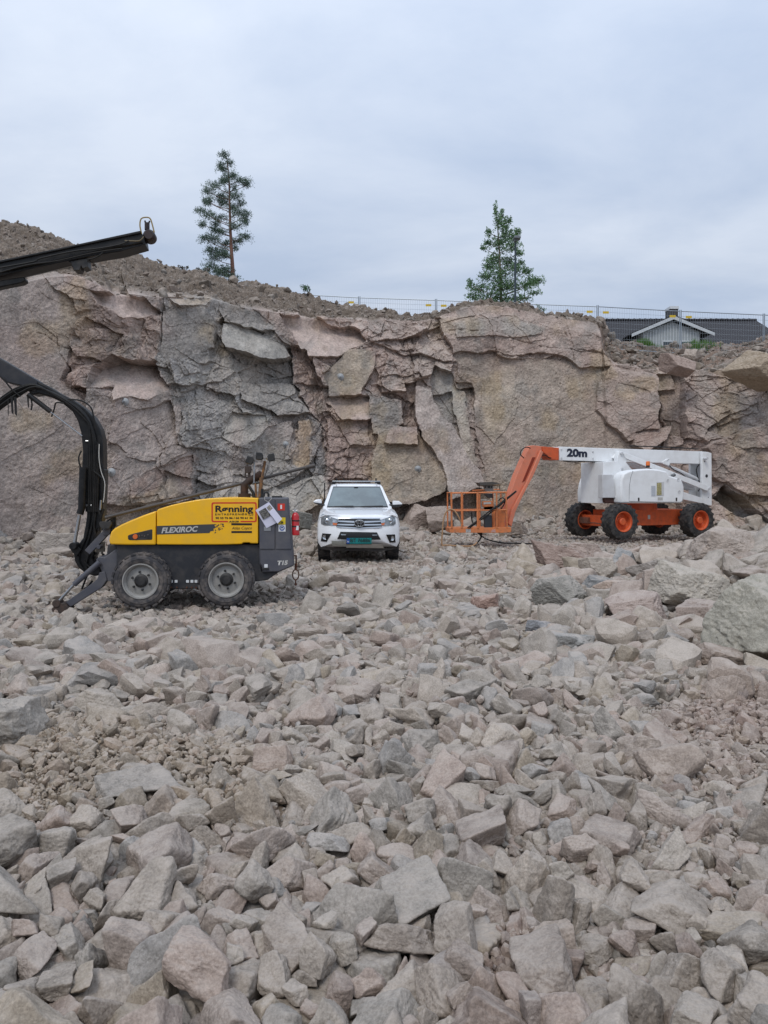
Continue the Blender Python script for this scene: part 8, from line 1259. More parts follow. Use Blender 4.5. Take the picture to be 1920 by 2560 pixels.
patch('bumper_crease', [(330, 905), (520, 900), (600, 905)], [(340, 912), (520, 912), (600, 916)], WPT, .006, bodyt)if False else None
pl = patch('number_plate', [(645, 1020), (985, 1020)], [(645, 1098), (985, 1098)], mat('plate_green', '#12807f', .45), .045, tr, n=4)
patch('plate_frame', [(636, 1090), (990, 1090)], [(640, 1106), (986, 1106)], BKG, .04, pl, n=4)
patch('country_band', [(645, 1021), (684, 1021)], [(645, 1097), (684, 1097)], mat('plate_blue', '#1d4fa0', .45), .050, pl, n=2)
fit_text('N', 'lettering', Tf, -.06, cT(655, 1085), cT(674, 1085), 22*.156, WHT, pl, bold=.02); fit_text('BT 76886', 'lettering', Tf, -.058, cT(697, 1080), cT(972, 1080), 48*.156, INK, pl, bold=.012)
patch('winch_plate', [(436, 1062), (640, 1068)], [(440, 1132), (640, 1138)], mat('grey_plate', '#86867f', .6, dirt_or_sheen='#5f5a52', damt=.5, dscale=14), .02, tr, n=4)
patch('skid_plate', [(640, 1102), (900, 1104), (1140, 1110)], [(640, 1156), (900, 1160), (1160, 1166)], mat('skid', '#a9a59c', .6, dirt_or_sheen='#7c766c', damt=.5), .012, tr)
patch('bumper_lip', [(238, 1140), (440, 1158), (900, 1162), (1180, 1166), (1350, 1160)], [(250, 1190), (440, 1200), (900, 1200), (1180, 1204), (1330, 1190)], BLK, .0, tr)
for s, (x0, x1, y0, y1) in ((-1, (180, 302, 490, 580)), (1, (1280, 1412, 508, 604))):
    WM = 1.45; P_ = [Tf.at(*cT(*p), WM) for p in ([(x0+8, y0+22), (x0+50, y0+2), (x1-8, y0-2), (x1, y0+30), (x1-2, y1-34), (x0+6, y1-45)] if s < 0 else [(x0+4, y0), (x1-50, y0+4), (x1-4, y0+36), (x1, y0+52), (x0, y1-38), (x0-2, y0+28)])]
    b = MB(Tf); b.prism(P_, WM-.09, WM+.09); mr = b.build('wing_mirror', WPT, tr, bev=.02)
    P_ = [Tf.at(*cT(*p), WM) for p in ([(x0, y1-50), (x1-6, y1-50), (x1+2, y1), (x1-30, y1-10), (x0+30, y1-30)] if s < 0 else [(x0-2, y1-48), (x1, y1-54), (x1-20, y1-14), (x0+30, y1), (x0-12, y1-4)])]
    b = MB(Tf); b.prism(P_, WM-.07, WM+.08); e_ = Tf.at(*cT(302 if s < 0 else 1272, 570), WM); b.tube([(e_[0]-s*.07, WM, e_[1]-.0), (e_[0]+s*.05, WM, e_[1]+.01)], .022); b.build('mirror_base', BLK, mr, bev=.006)
for w_ in (.93, 4.0):
    wheel(Tq, tr, w_, .385, -.915, .265, .39, .225, TYR, RIMG, BLK, nl=34, hubr=.25); wheel(Tq, tr, w_, .385, .65, .265, .39, .225, TYR, RIMG, BLK, side=-1, nl=34, hubr=.25)
b = MB(Tf); b.box((-.8, .5, .32), (.8, 5.0, .5)); b.beam((-.62, .95, .34), (.62, .95, .34), .07, .06); b.build('underbody', BKG, tr)
for s in (-1, 1):
    for w_ in (.93, 4.0): b = MB(Tf); b.add([(s*.932, w_+.47*math.cos(q*math.pi/12), .40+.44*math.sin(q*math.pi/12)) for q in range(13)]+[(s*.6, w_+.47*math.cos(q*math.pi/12), .40+.44*math.sin(q*math.pi/12)) for q in range(13)], [tuple(range(13))]+[(i, i+1, i+14, i+13) for i in range(12)]); b.build('arch_lining', BKG, bodyt)
# ---------------- boom lift ----------------
LW = mat('lift_white', '#ebedee', .4, dirt_or_sheen='#aaa49c', damt=.22, dscale=4, coat=.2); LWS = mat('lift_offwhite', '#cbccce', .45, dirt_or_sheen='#8f8a84', damt=.3, dscale=4)
LO = mat('lift_orange', '#d25c30', .45, dirt_or_sheen='#7c4a38', damt=.5, dscale=7); LO2 = mat('jib_orange', '#d57c5e', .5, dirt_or_sheen='#b08472', damt=.45, dscale=7); BO = mat('basket_orange', '#cf7a45', .55, dirt_or_sheen='#8d6c58', damt=.6, dscale=12)
O_ = P3(*cD(1062, 597), 21.5); Lf = Frame(O_, 22.0)
_q = Lf(Lf.at(*cK(900, 1250), .8)[0], .8, 0); Bf = Frame((_q[0], _q[1]-.8, O_.z), 3.0)
lf = empty('boom_lift', Lf(1.4, 1.0, 0)); tag(lf, 'white and orange articulated boom lift on big tractor tyres marked 20m', 'boom lift')
def LP(par, name, pts, w0, w1, m, cv=cH, bev=.01, wat=None):
    fr = Bf if cv is cK else Lf; b = MB(fr); b.prism(uz(fr, w0 if wat is None else wat, pts, cv), w0, w1); return b.build(name, m, par, bev=bev)
wheel(Lf, lf, 0, .506, 0, .38, .506, .285, RUBC, LO, LO, 'agri', nb=8, nl=18, dish=.17, hubr=.42, hubout=-.03); wheel(Lf, lf, 2.8, .506, 0, .38, .506, .285, RUBC, LO, LO, 'agri', nb=8, nl=18, dish=.17, hubr=.42, hubout=-.03)
wheel(Lf, lf, 0, .506, 1.72, .38, .506, .285, RUBC, LO, LO, 'agri', side=-1, nb=8, nl=18, dish=.17, hubr=.42); wheel(Lf, lf, 2.8, .506, 1.72, .38, .506, .285, RUBC, LO, LO, 'agri', side=-1, nb=8, nl=18, dish=.17, hubr=.42)
b = MB(Lf); b.prism([(.12, .36), (2.62, .36), (2.75, .5), (2.75, .82), (.12, .82)], .52, 1.55); b.box((-.12, .40, .34), (.12, 1.78, .66)); b.box((2.68, .40, .40), (2.9, 1.78, .66)); ch_ = b.build('chassis', LO, lf, bev=.015)
b = MB(Lf); b.lathe(1.3, 0, [(.001, 0)]*2, 3); b = MB(Lf); b.loft([[(1.35+.55*math.cos(q*math.pi/10), 1.03+.55*math.sin(q*math.pi/10), z) for q in range(20)] for z in (.80, 1.0)]); b.build('slewing_ring', LO, lf)
b = MB(Lf); b.tube([(-.16, 1.4, .42), (-.2, 1.1, .44), (-.18, .8, .42)], .018); b.beam((-.18, 1.75, .5), (-.18, 1.35, .5), .05, .09); b.build('steering_link', mat('axle_dirty', '#6e4535', .7, dirt_or_sheen='#35302c', damt=.9), ch_, bev=.006)
b = MB(Lf); c_ = Lf.at(*cH(903, 780), .5); b.box((c_[0]-.04, .505, c_[1]-.06), (c_[0]+.04, .515, c_[1]+.06)); b.build('type_plate', LTXT, ch_)
# turret
tp_ = LP(lf, 'turret', [(440, 642), (440, 220), (575, 214), (640, 340), (640, 642)], .50, 1.55, LW)
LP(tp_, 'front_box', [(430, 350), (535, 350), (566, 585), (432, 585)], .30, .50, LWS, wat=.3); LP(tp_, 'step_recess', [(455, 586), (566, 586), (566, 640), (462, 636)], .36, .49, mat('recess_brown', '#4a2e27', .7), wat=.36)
LP(lf, 'engine_cover', [(352, 640), (350, 520), (362, 440), (388, 370), (412, 340), (440, 322), (470, 320), (470, 642)], 1.55, 2.05, LW, bev=.04, wat=1.2)
cv_ = LP(lf, 'side_cover', [(616, 640), (622, 400), (645, 340), (700, 312), (800, 296), (900, 290), (1000, 298), (1085, 318), (1105, 358), (1150, 372), (1232, 400), (1258, 470), (1258, 560), (1248, 620), (1228, 640)], .06, .48, LW, bev=.05)
LP(cv_, 'cover_seam', [(702, 330), (706, 330), (700, 630), (695, 630)], .052, .065, BLK, bev=0)if False else None
b = MB(Lf); p_ = uz(Lf, .06, [(738, 312), (715, 380), (702, 470), (698, 620), (1150, 632)], cH); b.tube([(a, .058, c2) for a, c2 in p_], .006, 5); b.build('panel_gap', mat('seam_grey', '#6c6e70', .7), cv_)
r_ = LP(cv_, 'control_recess', [(976, 424), (1052, 424), (1052, 566), (976, 566)], .054, .07, LWS, bev=.004); LP(r_, 'control_panel', [(982, 436), (1028, 432), (1028, 558), (982, 558)], .046, .056, mat('panel_yellow', '#b5ad7c', .5, dirt_or_sheen='#3a382c', damt=.95, dscale=38), bev=0)
for x, y in ((1090, 412), (1196, 404), (1206, 526)):
    b = MB(Lf); c_ = Lf.at(*cH(x, y), .06); b.lathe(c_[0], c_[1], [(.045, .062), (.045, .050), (.036, .056), (.001, .06)], 18); b.build('round_port', LWS, cv_, smooth=True)
for x in (798, 1180): LP(cv_, 'latch', [(x-7, 584), (x+7, 584), (x+7, 618), (x-7, 618)], .052, .07, BLK, bev=.002)
b = MB(Lf); c_ = Lf.at(*cH(1146, 358), .15); b.tube([(c_[0]-.05, .15, c_[1]-.02), (c_[0]+.05, .15, c_[1]+.02)], .05, 12); b.build('filler_cap', mat('cap_grey', '#55575a', .6, dirt_or_sheen='#9a9a98', damt=.8, dscale=30), cv_, smooth=True)
for x0, y0 in ((925, 465),): LP(cv_, 'notice_label', [(x0, y0), (x0+42, y0), (x0+42, y0+105), (x0, y0+105)], .055, .07, mat('notice', '#bfc3c8', .5, dirt_or_sheen='#6f7f93', damt=.6, dscale=60), bev=0)
LP(cv_, 'notice_label', [(990, 580), (1040, 580), (1040, 610), (990, 610)], .055, .07, mat('notice_2', '#bcbcb8', .5, dirt_or_sheen='#8d8578', damt=.6, dscale=60), bev=0)
b = MB(Lf); c_ = Lf.at(*cH(890, 240), .3); b.tube([(c_[0], .3, c_[1]-.11), (c_[0], .3, c_[1]-.05)], .055, 14); b.build('beacon_base', BLK, cv_, smooth=True); b = MB(Lf); b.tube([(c_[0], .3, c_[1]-.05), (c_[0], .3, c_[1]+.05), (c_[0], .3, c_[1]+.07)], .06, 14, rs=[.06, .058, .045]); b.build('beacon', mat('beacon_orange', '#d9690c', .25, coat=.6), cv_, smooth=True)
# arms
mb_ = LP(lf, 'main_boom', [(-6, 68), (1440, 116), (1440, 243), (-6, 207)], .86, 1.18, LW)
b = MB(Lf)
for x, y in ((14, 98), (14, 185), (333, 120), (333, 188)): c_ = Lf.at(*cH(x, y), .86); b.lathe(c_[0], c_[1], [(.03, .862), (.028, .845), (.001, .845)], 10)
b.build('wear_pad_bolt', LWS, mb_)
NAVY = mat('navy_print', '#1c2438', .5); fit_text('20m', 'lettering', Lf, .852, cH(70, 164), cH(276, 170), 78*.21354, NAVY, mb_, bold=.05)
LP(lf, 'boom_bracket', [(536, 182), (585, 118), (612, 112), (590, 180), (580, 215), (548, 188)], .80, 1.24, LW); 
LP(lf, 'upright_link', [(598, 112), (640, 116), (668, 190), (672, 230), (730, 300), (660, 330), (640, 345), (600, 345), (576, 214)], .66, .82, LW); LP(lf, 'upright_link', [(598, 112), (640, 116), (668, 190), (672, 230), (730, 300), (660, 330), (640, 345), (600, 345), (576, 214)], 1.22, 1.38, LW, wat=.66)
for w0, w1 in ((.62, .72), (1.3, 1.4)): LP(lf, 'lift_link', [(640, 128), (662, 128), (1515, 470), (1518, 505), (1490, 516), (665, 186)], w0, w1, LW, wat=.62)
LP(lf, 'lower_link', [(1180, 500), (1262, 530), (1440, 588), (1440, 642), (1262, 606), (1180, 590)], .70, 1.3, LW, wat=.7); LP(lf, 'lower_link', [(1240, 410), (1350, 440), (1370, 510), (1240, 470)], .8, 1.2, LWS, wat=.8)
ms = LP(lf, 'rear_mast', [(1438, 118), (1500, 122), (1534, 134), (1537, 664), (1500, 660), (1436, 640)], .74, .82, LW, wat=.74); LP(lf, 'rear_mast', [(1438, 118), (1500, 122), (1534, 134), (1537, 664), (1500, 660), (1436, 640)], 1.22, 1.30, LW, wat=.74); LP(ms, 'mast_web', [(1480, 140), (1530, 140), (1530, 655), (1480, 650)], .82, 1.22, LWS, wat=.82)
for x, y, r_ in ((1483, 364, .05), (1463, 218, .02), (1500, 580, .014)): b = MB(Lf); c_ = Lf.at(*cH(x, y), .74); b.lathe(c_[0], c_[1], [(r_, .742), (r_, .732), (.001, .732)], 14); b.build('mast_hole', mat('hole_dark', '#35363a', .7) if r_ > .04 else BLK, ms)
b = MB(Lf)
for x, y in ((1487, 186), (627, 135), (627, 296), (1512, 490)): c_ = Lf.at(*cH(x, y), .62); b.lathe(c_[0], c_[1], [(.001, .60), (.04, .60), (.045, .61), (.045, .75)], 14)
b.build('pivot_pin', LWS, lf, smooth=True)
b = MB(Lf); p_ = uz(Lf, .95, [(1040, 236), (1150, 290), (1390, 400)], cH); b.tube([(p_[0][0], .95, p_[0][1]), (p_[1][0], .95, p_[1][1])], .05, 12); b.tube([(p_[1][0], .95, p_[1][1]), (p_[2][0], .95, p_[2][1])], .065, 12); b.build('lift_cylinder', LWS, lf, smooth=True)
LP(lf, 'boom_lug', [(1035, 222), (1075, 196), (1110, 186), (1080, 215), (1120, 240), (1100, 262), (1040, 240)], .84, 1.2, LW, wat=.84)
hose([(30, 212), (140, 222), (260, 216), (400, 226), (530, 216)], cH, .9, .016, par=mb_, fr=Lf); hose([(700, 60), (900, 66), (1150, 76), (1400, 92)], cH, 1.0, .016, par=mb_, fr=Lf)
hose([(1405, 250), (1380, 300), (1395, 380), (1420, 460), (1400, 520)], cH, .9, .016, par=mb_, fr=Lf); hose([(1110, 262), (1150, 300), (1230, 340), (1300, 400), (1380, 440)], cH, .7, .014, par=mb_, fr=Lf)
# jib and basket
jb = LP(lf, 'jib_head', [(612, 80), (702, 88), (702, 156), (652, 153), (640, 132), (616, 112)], .84, 1.20, LO, cD)
LP(jb, 'jib_arm', [(540, 78), (562, 74), (613, 80), (608, 108), (590, 150), (520, 300), (440, 440), (425, 520), (400, 520), (398, 450), (418, 390), (468, 240)], .90, 1.14, LO2, cD)
LP(jb, 'jib_arm', [(598, 100), (612, 112), (600, 140), (560, 235), (500, 350), (458, 440), (436, 525), (420, 505), (440, 430), (520, 280)], .80, .88, LO2, cD, wat=.84)
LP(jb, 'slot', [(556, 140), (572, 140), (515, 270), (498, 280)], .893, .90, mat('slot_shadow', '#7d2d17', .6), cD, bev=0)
hose([(545, 90), (520, 84), (495, 100), (490, 125), (510, 145)], cD, .8, .014, par=jb, fr=Lf); hose([(600, 130), (625, 128), (645, 140), (660, 145)], cD, .82, .014, par=jb, fr=Lf)
bk_ = empty('work_basket', Bf(Bf.at(*cK(760, 1250), .9)[0], 1.0, .25), lf); WN, WFAR = .55, 1.35
fl = LP(bk_, 'platform', [(182, 1208), (1345, 1196), (1345, 1286), (1185, 1300), (182, 1296)], WN, WFAR, BO, cK, bev=.006)
LP(fl, 'warning_label', [(488, 1228), (582, 1228), (582, 1290), (488, 1292)], WN-.004, WN+.01, mat('label_grey', '#b5b3b0', .5, dirt_or_sheen='#7d7b7a', damt=.9, dscale=60), cK, bev=0); LP(fl, 'warning_label', [(960, 1285), (985, 1240), (1045, 1232), (1050, 1290)], WN-.004, WN+.01, mat('label_pink', '#b99c92', .5, dirt_or_sheen='#a8452f', damt=.9, dscale=50), cK, bev=0)
def bar(x0, y0, x1, y1, w0, w1, r, name='rail', m=BO, par=bk_): 
    b = MB(Bf); a0 = Bf.at(*cK(x0, y0), WN); a1 = Bf.at(*cK(x1, y1), WN); b.tube([(a0[0], w0, a0[1]), (a1[0], w1, a1[1])], r, 8); return b.build(name, m, par, smooth=True)
for x, r in ((222, .026), (412, .022), (715, .03), (1075, .02), (1268, .018)): bar(x, 1210, x-(8 if x < 1200 else 22), 528, WN, WN, r, 'post')
for x, r in ((222, .02), (520, .014), (860, .014), (1110, .02), (1268, .018)): bar(x, 1210, x-5, 540, WFAR, WFAR, r, 'post')
for y in (545, 878): bar(205, y+8, 1262, y-12, WN, WN, .018); bar(205, y, 1262, y-14, WFAR, WFAR, .016); bar(212, y, 212, y, WN, WFAR, .016); bar(1262, y, 1262, y, WN, WFAR, .016)
bar(715, 520, 715, 1210, WN-.01, WN-.01, .02, 'post'); bar(745, 530, 750, 1210, WN+.02, WN+.02, .018, 'post'); bar(700, 500, 1250, 478, WFAR, WFAR, .014)
LP(bk_, 'control_console', [(820, 705), (1012, 700), (1015, 805), (822, 812)], WN+.2, WN+.45, BO, cK); LP(bk_, 'console_label', [(822, 725), (962, 718), (962, 755), (822, 762)], WN+.19, WN+.2, LTXT, cK, bev=0, wat=WN+.2)
LP(bk_, 'console_post', [(845, 810), (985, 806), (992, 1205), (1045, 1205), (1045, 890), (1075, 870), (835, 880)], WN+.24, WN+.34, BO, cK); LP(bk_, 'tool_box', [(838, 985), (860, 968), (970, 966), (984, 985), (984, 1205), (842, 1205)], WN+.08, WN+.22, mat('box_dark', '#2a2d33', .6), cK)
LP(bk_, 'valve_cabinet', [(1092, 880), (1240, 872), (1246, 1000), (1215, 1110), (1240, 1205), (1092, 1205)], WN+.35, WN+.7, BO, cK)
LP(bk_, 'canopy_plate', [(700, 350), (1000, 336), (1150, 372), (1010, 385), (760, 412), (745, 375)], WN+.1, WN+.55, mat('plate_dark', '#46423e', .6), cK, bev=.002); LP(bk_, 'canopy_edge', [(760, 405), (1140, 385), (1135, 410), (760, 425)], WN+.3, WN+.4, mat('edge_tan', '#a98a68', .6), cK, bev=0)
for x in (740, 1128): LP(bk_, 'canopy_leg', [(x-5, 380), (x+5, 380), (x+5, 480), (x-5, 480)], WN+.3, WN+.33, BLK, cK, bev=0)
hd_ = LP(bk_, 'hose_manifold', [(820, 405), (1010, 400), (1010, 510), (860, 512)], WN+.25, WN+.4, mat('manifold', '#8d8781', .6), cK); 
for x in (856, 910, 935, 972): LP(hd_, 'manifold_port', [(x-11, 420), (x+11, 420), (x+11, 458), (x-11, 458)], WN+.235, WN+.25, BLK, cK, bev=0, wat=WN+.25)
LP(bk_, 'rolled_strap', [(820, 570), (1000, 560), (1000, 650), (960, 640), (930, 655), (860, 600)], WN+.3, WN+.4, BLK, cK)
hose([(520, 1205), (700, 1080), (900, 930), (1100, 790), (1300, 640), (1475, 510)], cK, [WN-.05, WN+.2], .018, par=bk_, fr=Bf); hose([(560, 1205), (740, 1080), (930, 950), (1130, 800), (1300, 660), (1475, 520)], cK, [WN-.02, WN+.2], .018, par=bk_, fr=Bf); hose([(920, 900), (1120, 770), (1220, 690)], cK, WN-.06, .026, par=bk_, fr=Bf)
hose([(590, 910), (600, 960), (598, 1030), (615, 1110)], cK, WN+.1, .016, par=bk_, fr=Bf); hose([(1110, 700), (1130, 660), (1190, 640), (1225, 690), (1210, 760), (1150, 850)], cK, WN+.3, .016, par=bk_, fr=Bf); hose([(330, 1100), (430, 1000), (520, 900)], cK, WFAR, .01, par=bk_, fr=Bf)if False else None
LP(bk_, 'swivel_foot', [(700, 1300), (800, 1298), (790, 1400), (760, 1345)], WN+.3, WN+.45, BLK, cK)
gz = lambda x, y: float(Gz(np.array([x]), np.array([y]))[0])
def ground_hose(name, pts, r, m, lab, cat, Y=None):
    P = [Vector(p) for p in pts]; out = []
    for i in range(len(P)-1):
        p0, p1, p2, p3 = P[max(i-1, 0)], P[i], P[i+1], P[min(i+2, len(P)-1)]
        for k in range(6):
            t = k/6; out.append(.5*((2*p1)+(-p0+p2)*t+(2*p0-5*p1+4*p2-p3)*t*t+(-p0+3*p1-3*p2+p3)*t**3))
    out.append(P[-1]); b = MB(); b.tube(out, r, 8); o = b.build(name, m, smooth=True, loc=(P[-1].x, P[-1].y, P[-1].z)); tag(o, lab, cat); return o
YB = Bf.O.y+.45
ground_hose('air_hose', [P3(*cK(430, 1190), YB+.1), P3(*cK(350, 1000), YB), P3(*cK(270, 880), YB), P3(*cK(170, 858), YB), P3(*cK(100, 940), YB), P3(*cK(60, 1100), YB), P3(*cK(45, 1300), YB), P3(*cK(38, 1520), YB), P3(*cK(120, 1530), YB), P3(*cK(400, 1548), YB), P3(*cK(600, 1545), YB), P3(*cK(700, 1480), YB+.1)], .020, mat('tan_hose', '#a58260', .6), 'tan hose looping out of the orange basket down to the ground', 'hose')
ground_hose('power_cable', [P3(*cK(690, 1500), YB+.1), P3(*cK(750, 1430), YB+.1), P3(*cK(790, 1370), YB+.2), P3(*cK(860, 1410), YB+.1), P3(*cK(1000, 1455), YB+.1), P3(*cK(1200, 1490), YB+.2), P3(*cK(1450, 1498), YB+.4), P3(*cK(1700, 1505), YB+.6), P3(*cK(1850, 1518), YB+.6)], .020, HOSE, 'black hose running over the stones away from under the orange basket', 'hose')
cF = lambda x, y: (1123+x*.3229, 1149+y*.3229)
ground_hose('heap_cable', [P3(*cF(900, 190), 13.4), P3(*cF(965, 168), 13.2), P3(*cF(1050, 195), 13.0), P3(*cF(1130, 225), 13.0), P3(*cF(1200, 235), 12.9)], .014, HOSE, 'short black cable lying across the big rocks of the heap', 'cable')
ground_hose('edge_cable', [P3(*cF(1470, 250), 12.9), P3(*cF(1560, 258), 12.8), P3(*cF(1659, 262), 12.6), P3(*cF(1760, 262), 12.5)], .016, HOSE, 'black cable on the ground below the blue tarpaulin', 'cable')
# crumpled tarpaulin
rsx = np.random.RandomState(12); n = 26; g_ = np.stack(np.meshgrid(np.linspace(-1, 1, n), np.linspace(-1, 1, n)), -1).reshape(-1, 2); p3_ = np.concatenate([g_*2.2, np.zeros((n*n, 1))], 1)
V = np.stack([g_[:, 0]*.62+.16*fbm(p3_*1.5, 3, 3), g_[:, 1]*.30+.12*fbm(p3_*1.5, 3, 6), .26*fbm(p3_*1.1, 4, 8, .7)+.12*(1-g_[:, 0]**2)-.06], 1); i = np.arange(n-1)[None]; j = np.arange(n-1)[:, None]; a = (j*n+i).ravel()
tp2 = np_mesh('tarpaulin', V, np.stack([a, a+1, a+n+1, a+n], 1), mat('blue_tarp', '#4f6f8c', .5, dirt_or_sheen='#8a8f94', damt=.8, dscale=9)); tp2.location = P3(*cF(1600, 155), 13.2); tag(tp2, 'crumpled blue tarpaulin lying on the rocks at the right edge of the photo', 'tarpaulin')
# ================= things above the face =================
c5 = lambda x, y: (380.2+x*.2916, 311+y*.2916); c6 = lambda x, y: (950.4+x*.4271, 414.7+y*.4271)
GALV = mat('galvanised', '#8f979e', .4, .6); 
MESHM = mat('fence_wire', '#9aa2a8', .5, .4); TAGY = mat('tag_yellow', '#c9ab2a', .5)
posts = [(600, 631, 36.4), (776, 640.5, 35.6), (942, 646, 35.0), (1113.5, 653, 34.0), (1291, 659.5, 33.3), (1470, 669.5, 33.0), (1650, 677.5, 32.4), (1835, 686, 31.8)]
FL = ['mostly hidden behind the earth slope', 'beside the slope crest', 'below the leafy tree', 'between the lamp post and the buttress end', 'over the roof left of the chimney', 'over the roof right of the chimney', 'leaving the photo at its right edge']
for i in range(7):
    (x0, y0, Y0_), (x1, y1, Y1_) = posts[i], posts[i+1]; A = P3(x0+1.6, y0, Y0_); B = P3(x1-1.6, y1, Y1_); dn = Vector((0, 0, -2.0))
    fp_ = empty('fence_panel', (A+B)/2+dn); tag(fp_, 'galvanised mesh site fence panel '+FL[i], 'fence panel', 'site fence panels along the quarry edge')
    b = MB(); b.tube([A+dn, A, ], .021, 8); b.tube([A+Vector((0, 0, -.06)), B+Vector((0, 0, -.06))], .019, 8); b.tube([B, B+dn], .021, 8); b.tube([A+dn*.93, B+dn*.93], .019, 8); b.build('frame', GALV, fp_, smooth=True)
    b = MB(); m_ = 34
    for k in range(1, m_): p = A.lerp(B, k/m_); b.tube([p+Vector((0, 0, -.06)), p+dn*.93], .0032, 4, cap=False)
    for k in range(1, 8): h = dn*(.03+.9*k/8); b.tube([A+h, B+h], .0045, 4, cap=False)
    b.build('wire_mesh', MESHM, fp_)
    for s, t in ((1, .09), (-1, .91)):
        if (i, s) in ((1, 1), (5, -1)): continue
        p = A.lerp(B, t)+Vector((0, -.03, -.30)); b = MB(); b.box((p.x-.13, p.y-.004, p.z-.05), (p.x+.13, p.y+.004, p.z+.05)); b.build('warning_tag', TAGY, fp_)
# lamp post
lp = empty('street_lamp', P3(1113, 700, 40)); tag(lp, 'thin dark lamp post with a small flat head in front of the leafy tree', 'street lamp')
b = MB(); b.tube([P3(1113, 740, 40), P3(1113, 640, 40), P3(1113.3, 524, 40)], .06, 10, rs=[.075, .06, .045]); b.build('pole', mat('pole_blue', '#2b3840', .5), lp, smooth=True)
b = MB(); q = P3(1114.5, 518, 40); b.prism([(q.x-.17, q.z-.02), (q.x-.13, q.z+.10), (q.x+.10, q.z+.10), (q.x+.19, q.z+.05), (q.x+.19, q.z-.03)], 39.6, 40.1); b.prism([(q.x-.10, q.z-.12), (q.x+.04, q.z-.12), (q.x+.06, q.z-.02), (q.x-.12, q.z-.02)], 39.8, 40.05); b.build('lamp_head', mat('lamp_grey', '#6c7176', .5), lp, bev=.01)
# trees
def leaf_cloud(rs, C_, R_, n, ll, lw, tuft, droop=0):
    """n small two-sided blades spread through an ellipsoid, gathered in tufts"""
    nt_ = max(3, n//tuft); c = rs.normal(0, 1, (nt_, 3)); c /= np.linalg.norm(c, axis=1)[:, None]; c = rs.normal(0, .58, (nt_, 3)).clip(-1.3, 1.3); c = C_+c*R_
    k = rs.randint(0, nt_, n); o = rs.normal(0, 1, (n, 3)); o /= np.linalg.norm(o, axis=1)[:, None]; base = c[k]+o*ll*rs.uniform(.1, .55, (n, 1)); d = o+rs.normal(0, .35, (n, 3)); d[:, 2] -= droop; d /= np.linalg.norm(d, axis=1)[:, None]
    s = np.cross(d, rs.normal(0, 1, (n, 3))); s /= np.linalg.norm(s, axis=1)[:, None]; L_ = ll*rs.uniform(.6, 1.25, (n, 1)); w = lw*rs.uniform(.7, 1.3, (n, 1))
    return np.stack([base, base+d*L_*.5+s*w, base+d*L_, base+d*L_*.5-s*w], 1), k, nt_
def tree(name, label, cat, Y, trunk, radii, clus, cv, n_per, ll, lw, cols, bark, seed, spread=.6, droop=0, group=None, tuft=9, limb=.018, fw=1.0):
    rs = np.random.RandomState(seed); T = [P3(*cv(*p), Y) for p in trunk]; root = empty(name, T[0]); tag(root, label, cat, group)
    b = MB(); b.tube(T, .1, 9, rs=radii); 
    Vs = []; Cs = []
    for cx, cy, rx, ry in clus:
        c = P3(*cv(cx, cy), Y); t = min(range(len(T)), key=lambda i: abs(T[i].z-(c.z-.1))); sc = cv(1, 0)[0]-cv(0, 0)[0]; m = Y/F*sc
        tt = T[t]; j = min(t+1, len(T)-1); dxx = abs(c.x-tt.x); c = c+Vector((0, rs.uniform(-1, 1)*spread*(.35+dxx*.5), 0))
        R_ = np.array([rx*m, (rx+ry)*.5*m, ry*m])
        # limb from the trunk
        zz = c.z-.35*dxx-.05; tb = None
        for a_i in range(len(T)-1):
            if T[a_i].z <= zz <= T[a_i+1].z: f_ = (zz-T[a_i].z)/(T[a_i+1].z-T[a_i].z); tb = T[a_i].lerp(T[a_i+1], f_)
        if tb is None: tb = T[0].lerp(T[1], .3) if zz < T[1].z else T[-1]
        mid = tb.lerp(c, .55)+Vector((0, 0, -.06*dxx)); b.tube([tb, mid, c, c+Vector((rx*m*.5*(1 if c.x > tb.x else -1), 0, ry*m*.3))], limb, 5, rs=[limb*1.3, limb, limb*.6, limb*.3])
        nn = int(n_per*(rx*ry/900.)**.75*fw)
        q, k, nt_ = leaf_cloud(rs, np.array(c), R_, nn, ll, lw, tuft, droop); col = np.array([srgb(h) for h in cols]); ci = rs.randint(0, len(cols), nt_)
        Vs.append(q.reshape(-1, 3)); Cs.append(np.repeat(col[ci][k]*rs.uniform(.75, 1.25, (nn, 1)), 4, 0))
    b.build('trunk', bark, root, smooth=True); V = np.concatenate(Vs)-np.array(T[0]); nq = len(V)//4
    np_mesh('crown', V, np.arange(nq*4).reshape(-1, 4), LEAFM, colors=np.concatenate(Cs).astype(np.float32), parent=root)
    return root
LEAFM = bpy.data.materials.new('foliage'); LEAFM.use_nodes = True; t_ = LEAFM.node_tree; b_n = t_.nodes['Principled BSDF']; at_ = t_.nodes.new('ShaderNodeAttribute'); at_.attribute_name = 'col'; t_.links.new(at_.outputs['Color'], b_n.inputs['Base Color']); b_n.inputs['Roughness'].default_value = .6
tl_ = t_.nodes.new('ShaderNodeBsdfTranslucent'); t_.links.new(at_.outputs['Color'], tl_.inputs['Color']); ms_ = t_.nodes.new('ShaderNodeMixShader'); ms_.inputs[0].default_value = .3; t_.links.new(b_n.outputs[0], ms_.inputs[1]); t_.links.new(tl_.outputs[0], ms_.inputs[2]); t_.links.new(ms_.outputs[0], [n for n in t_.nodes if n.type == 'OUTPUT_MATERIAL'][0].inputs[0])
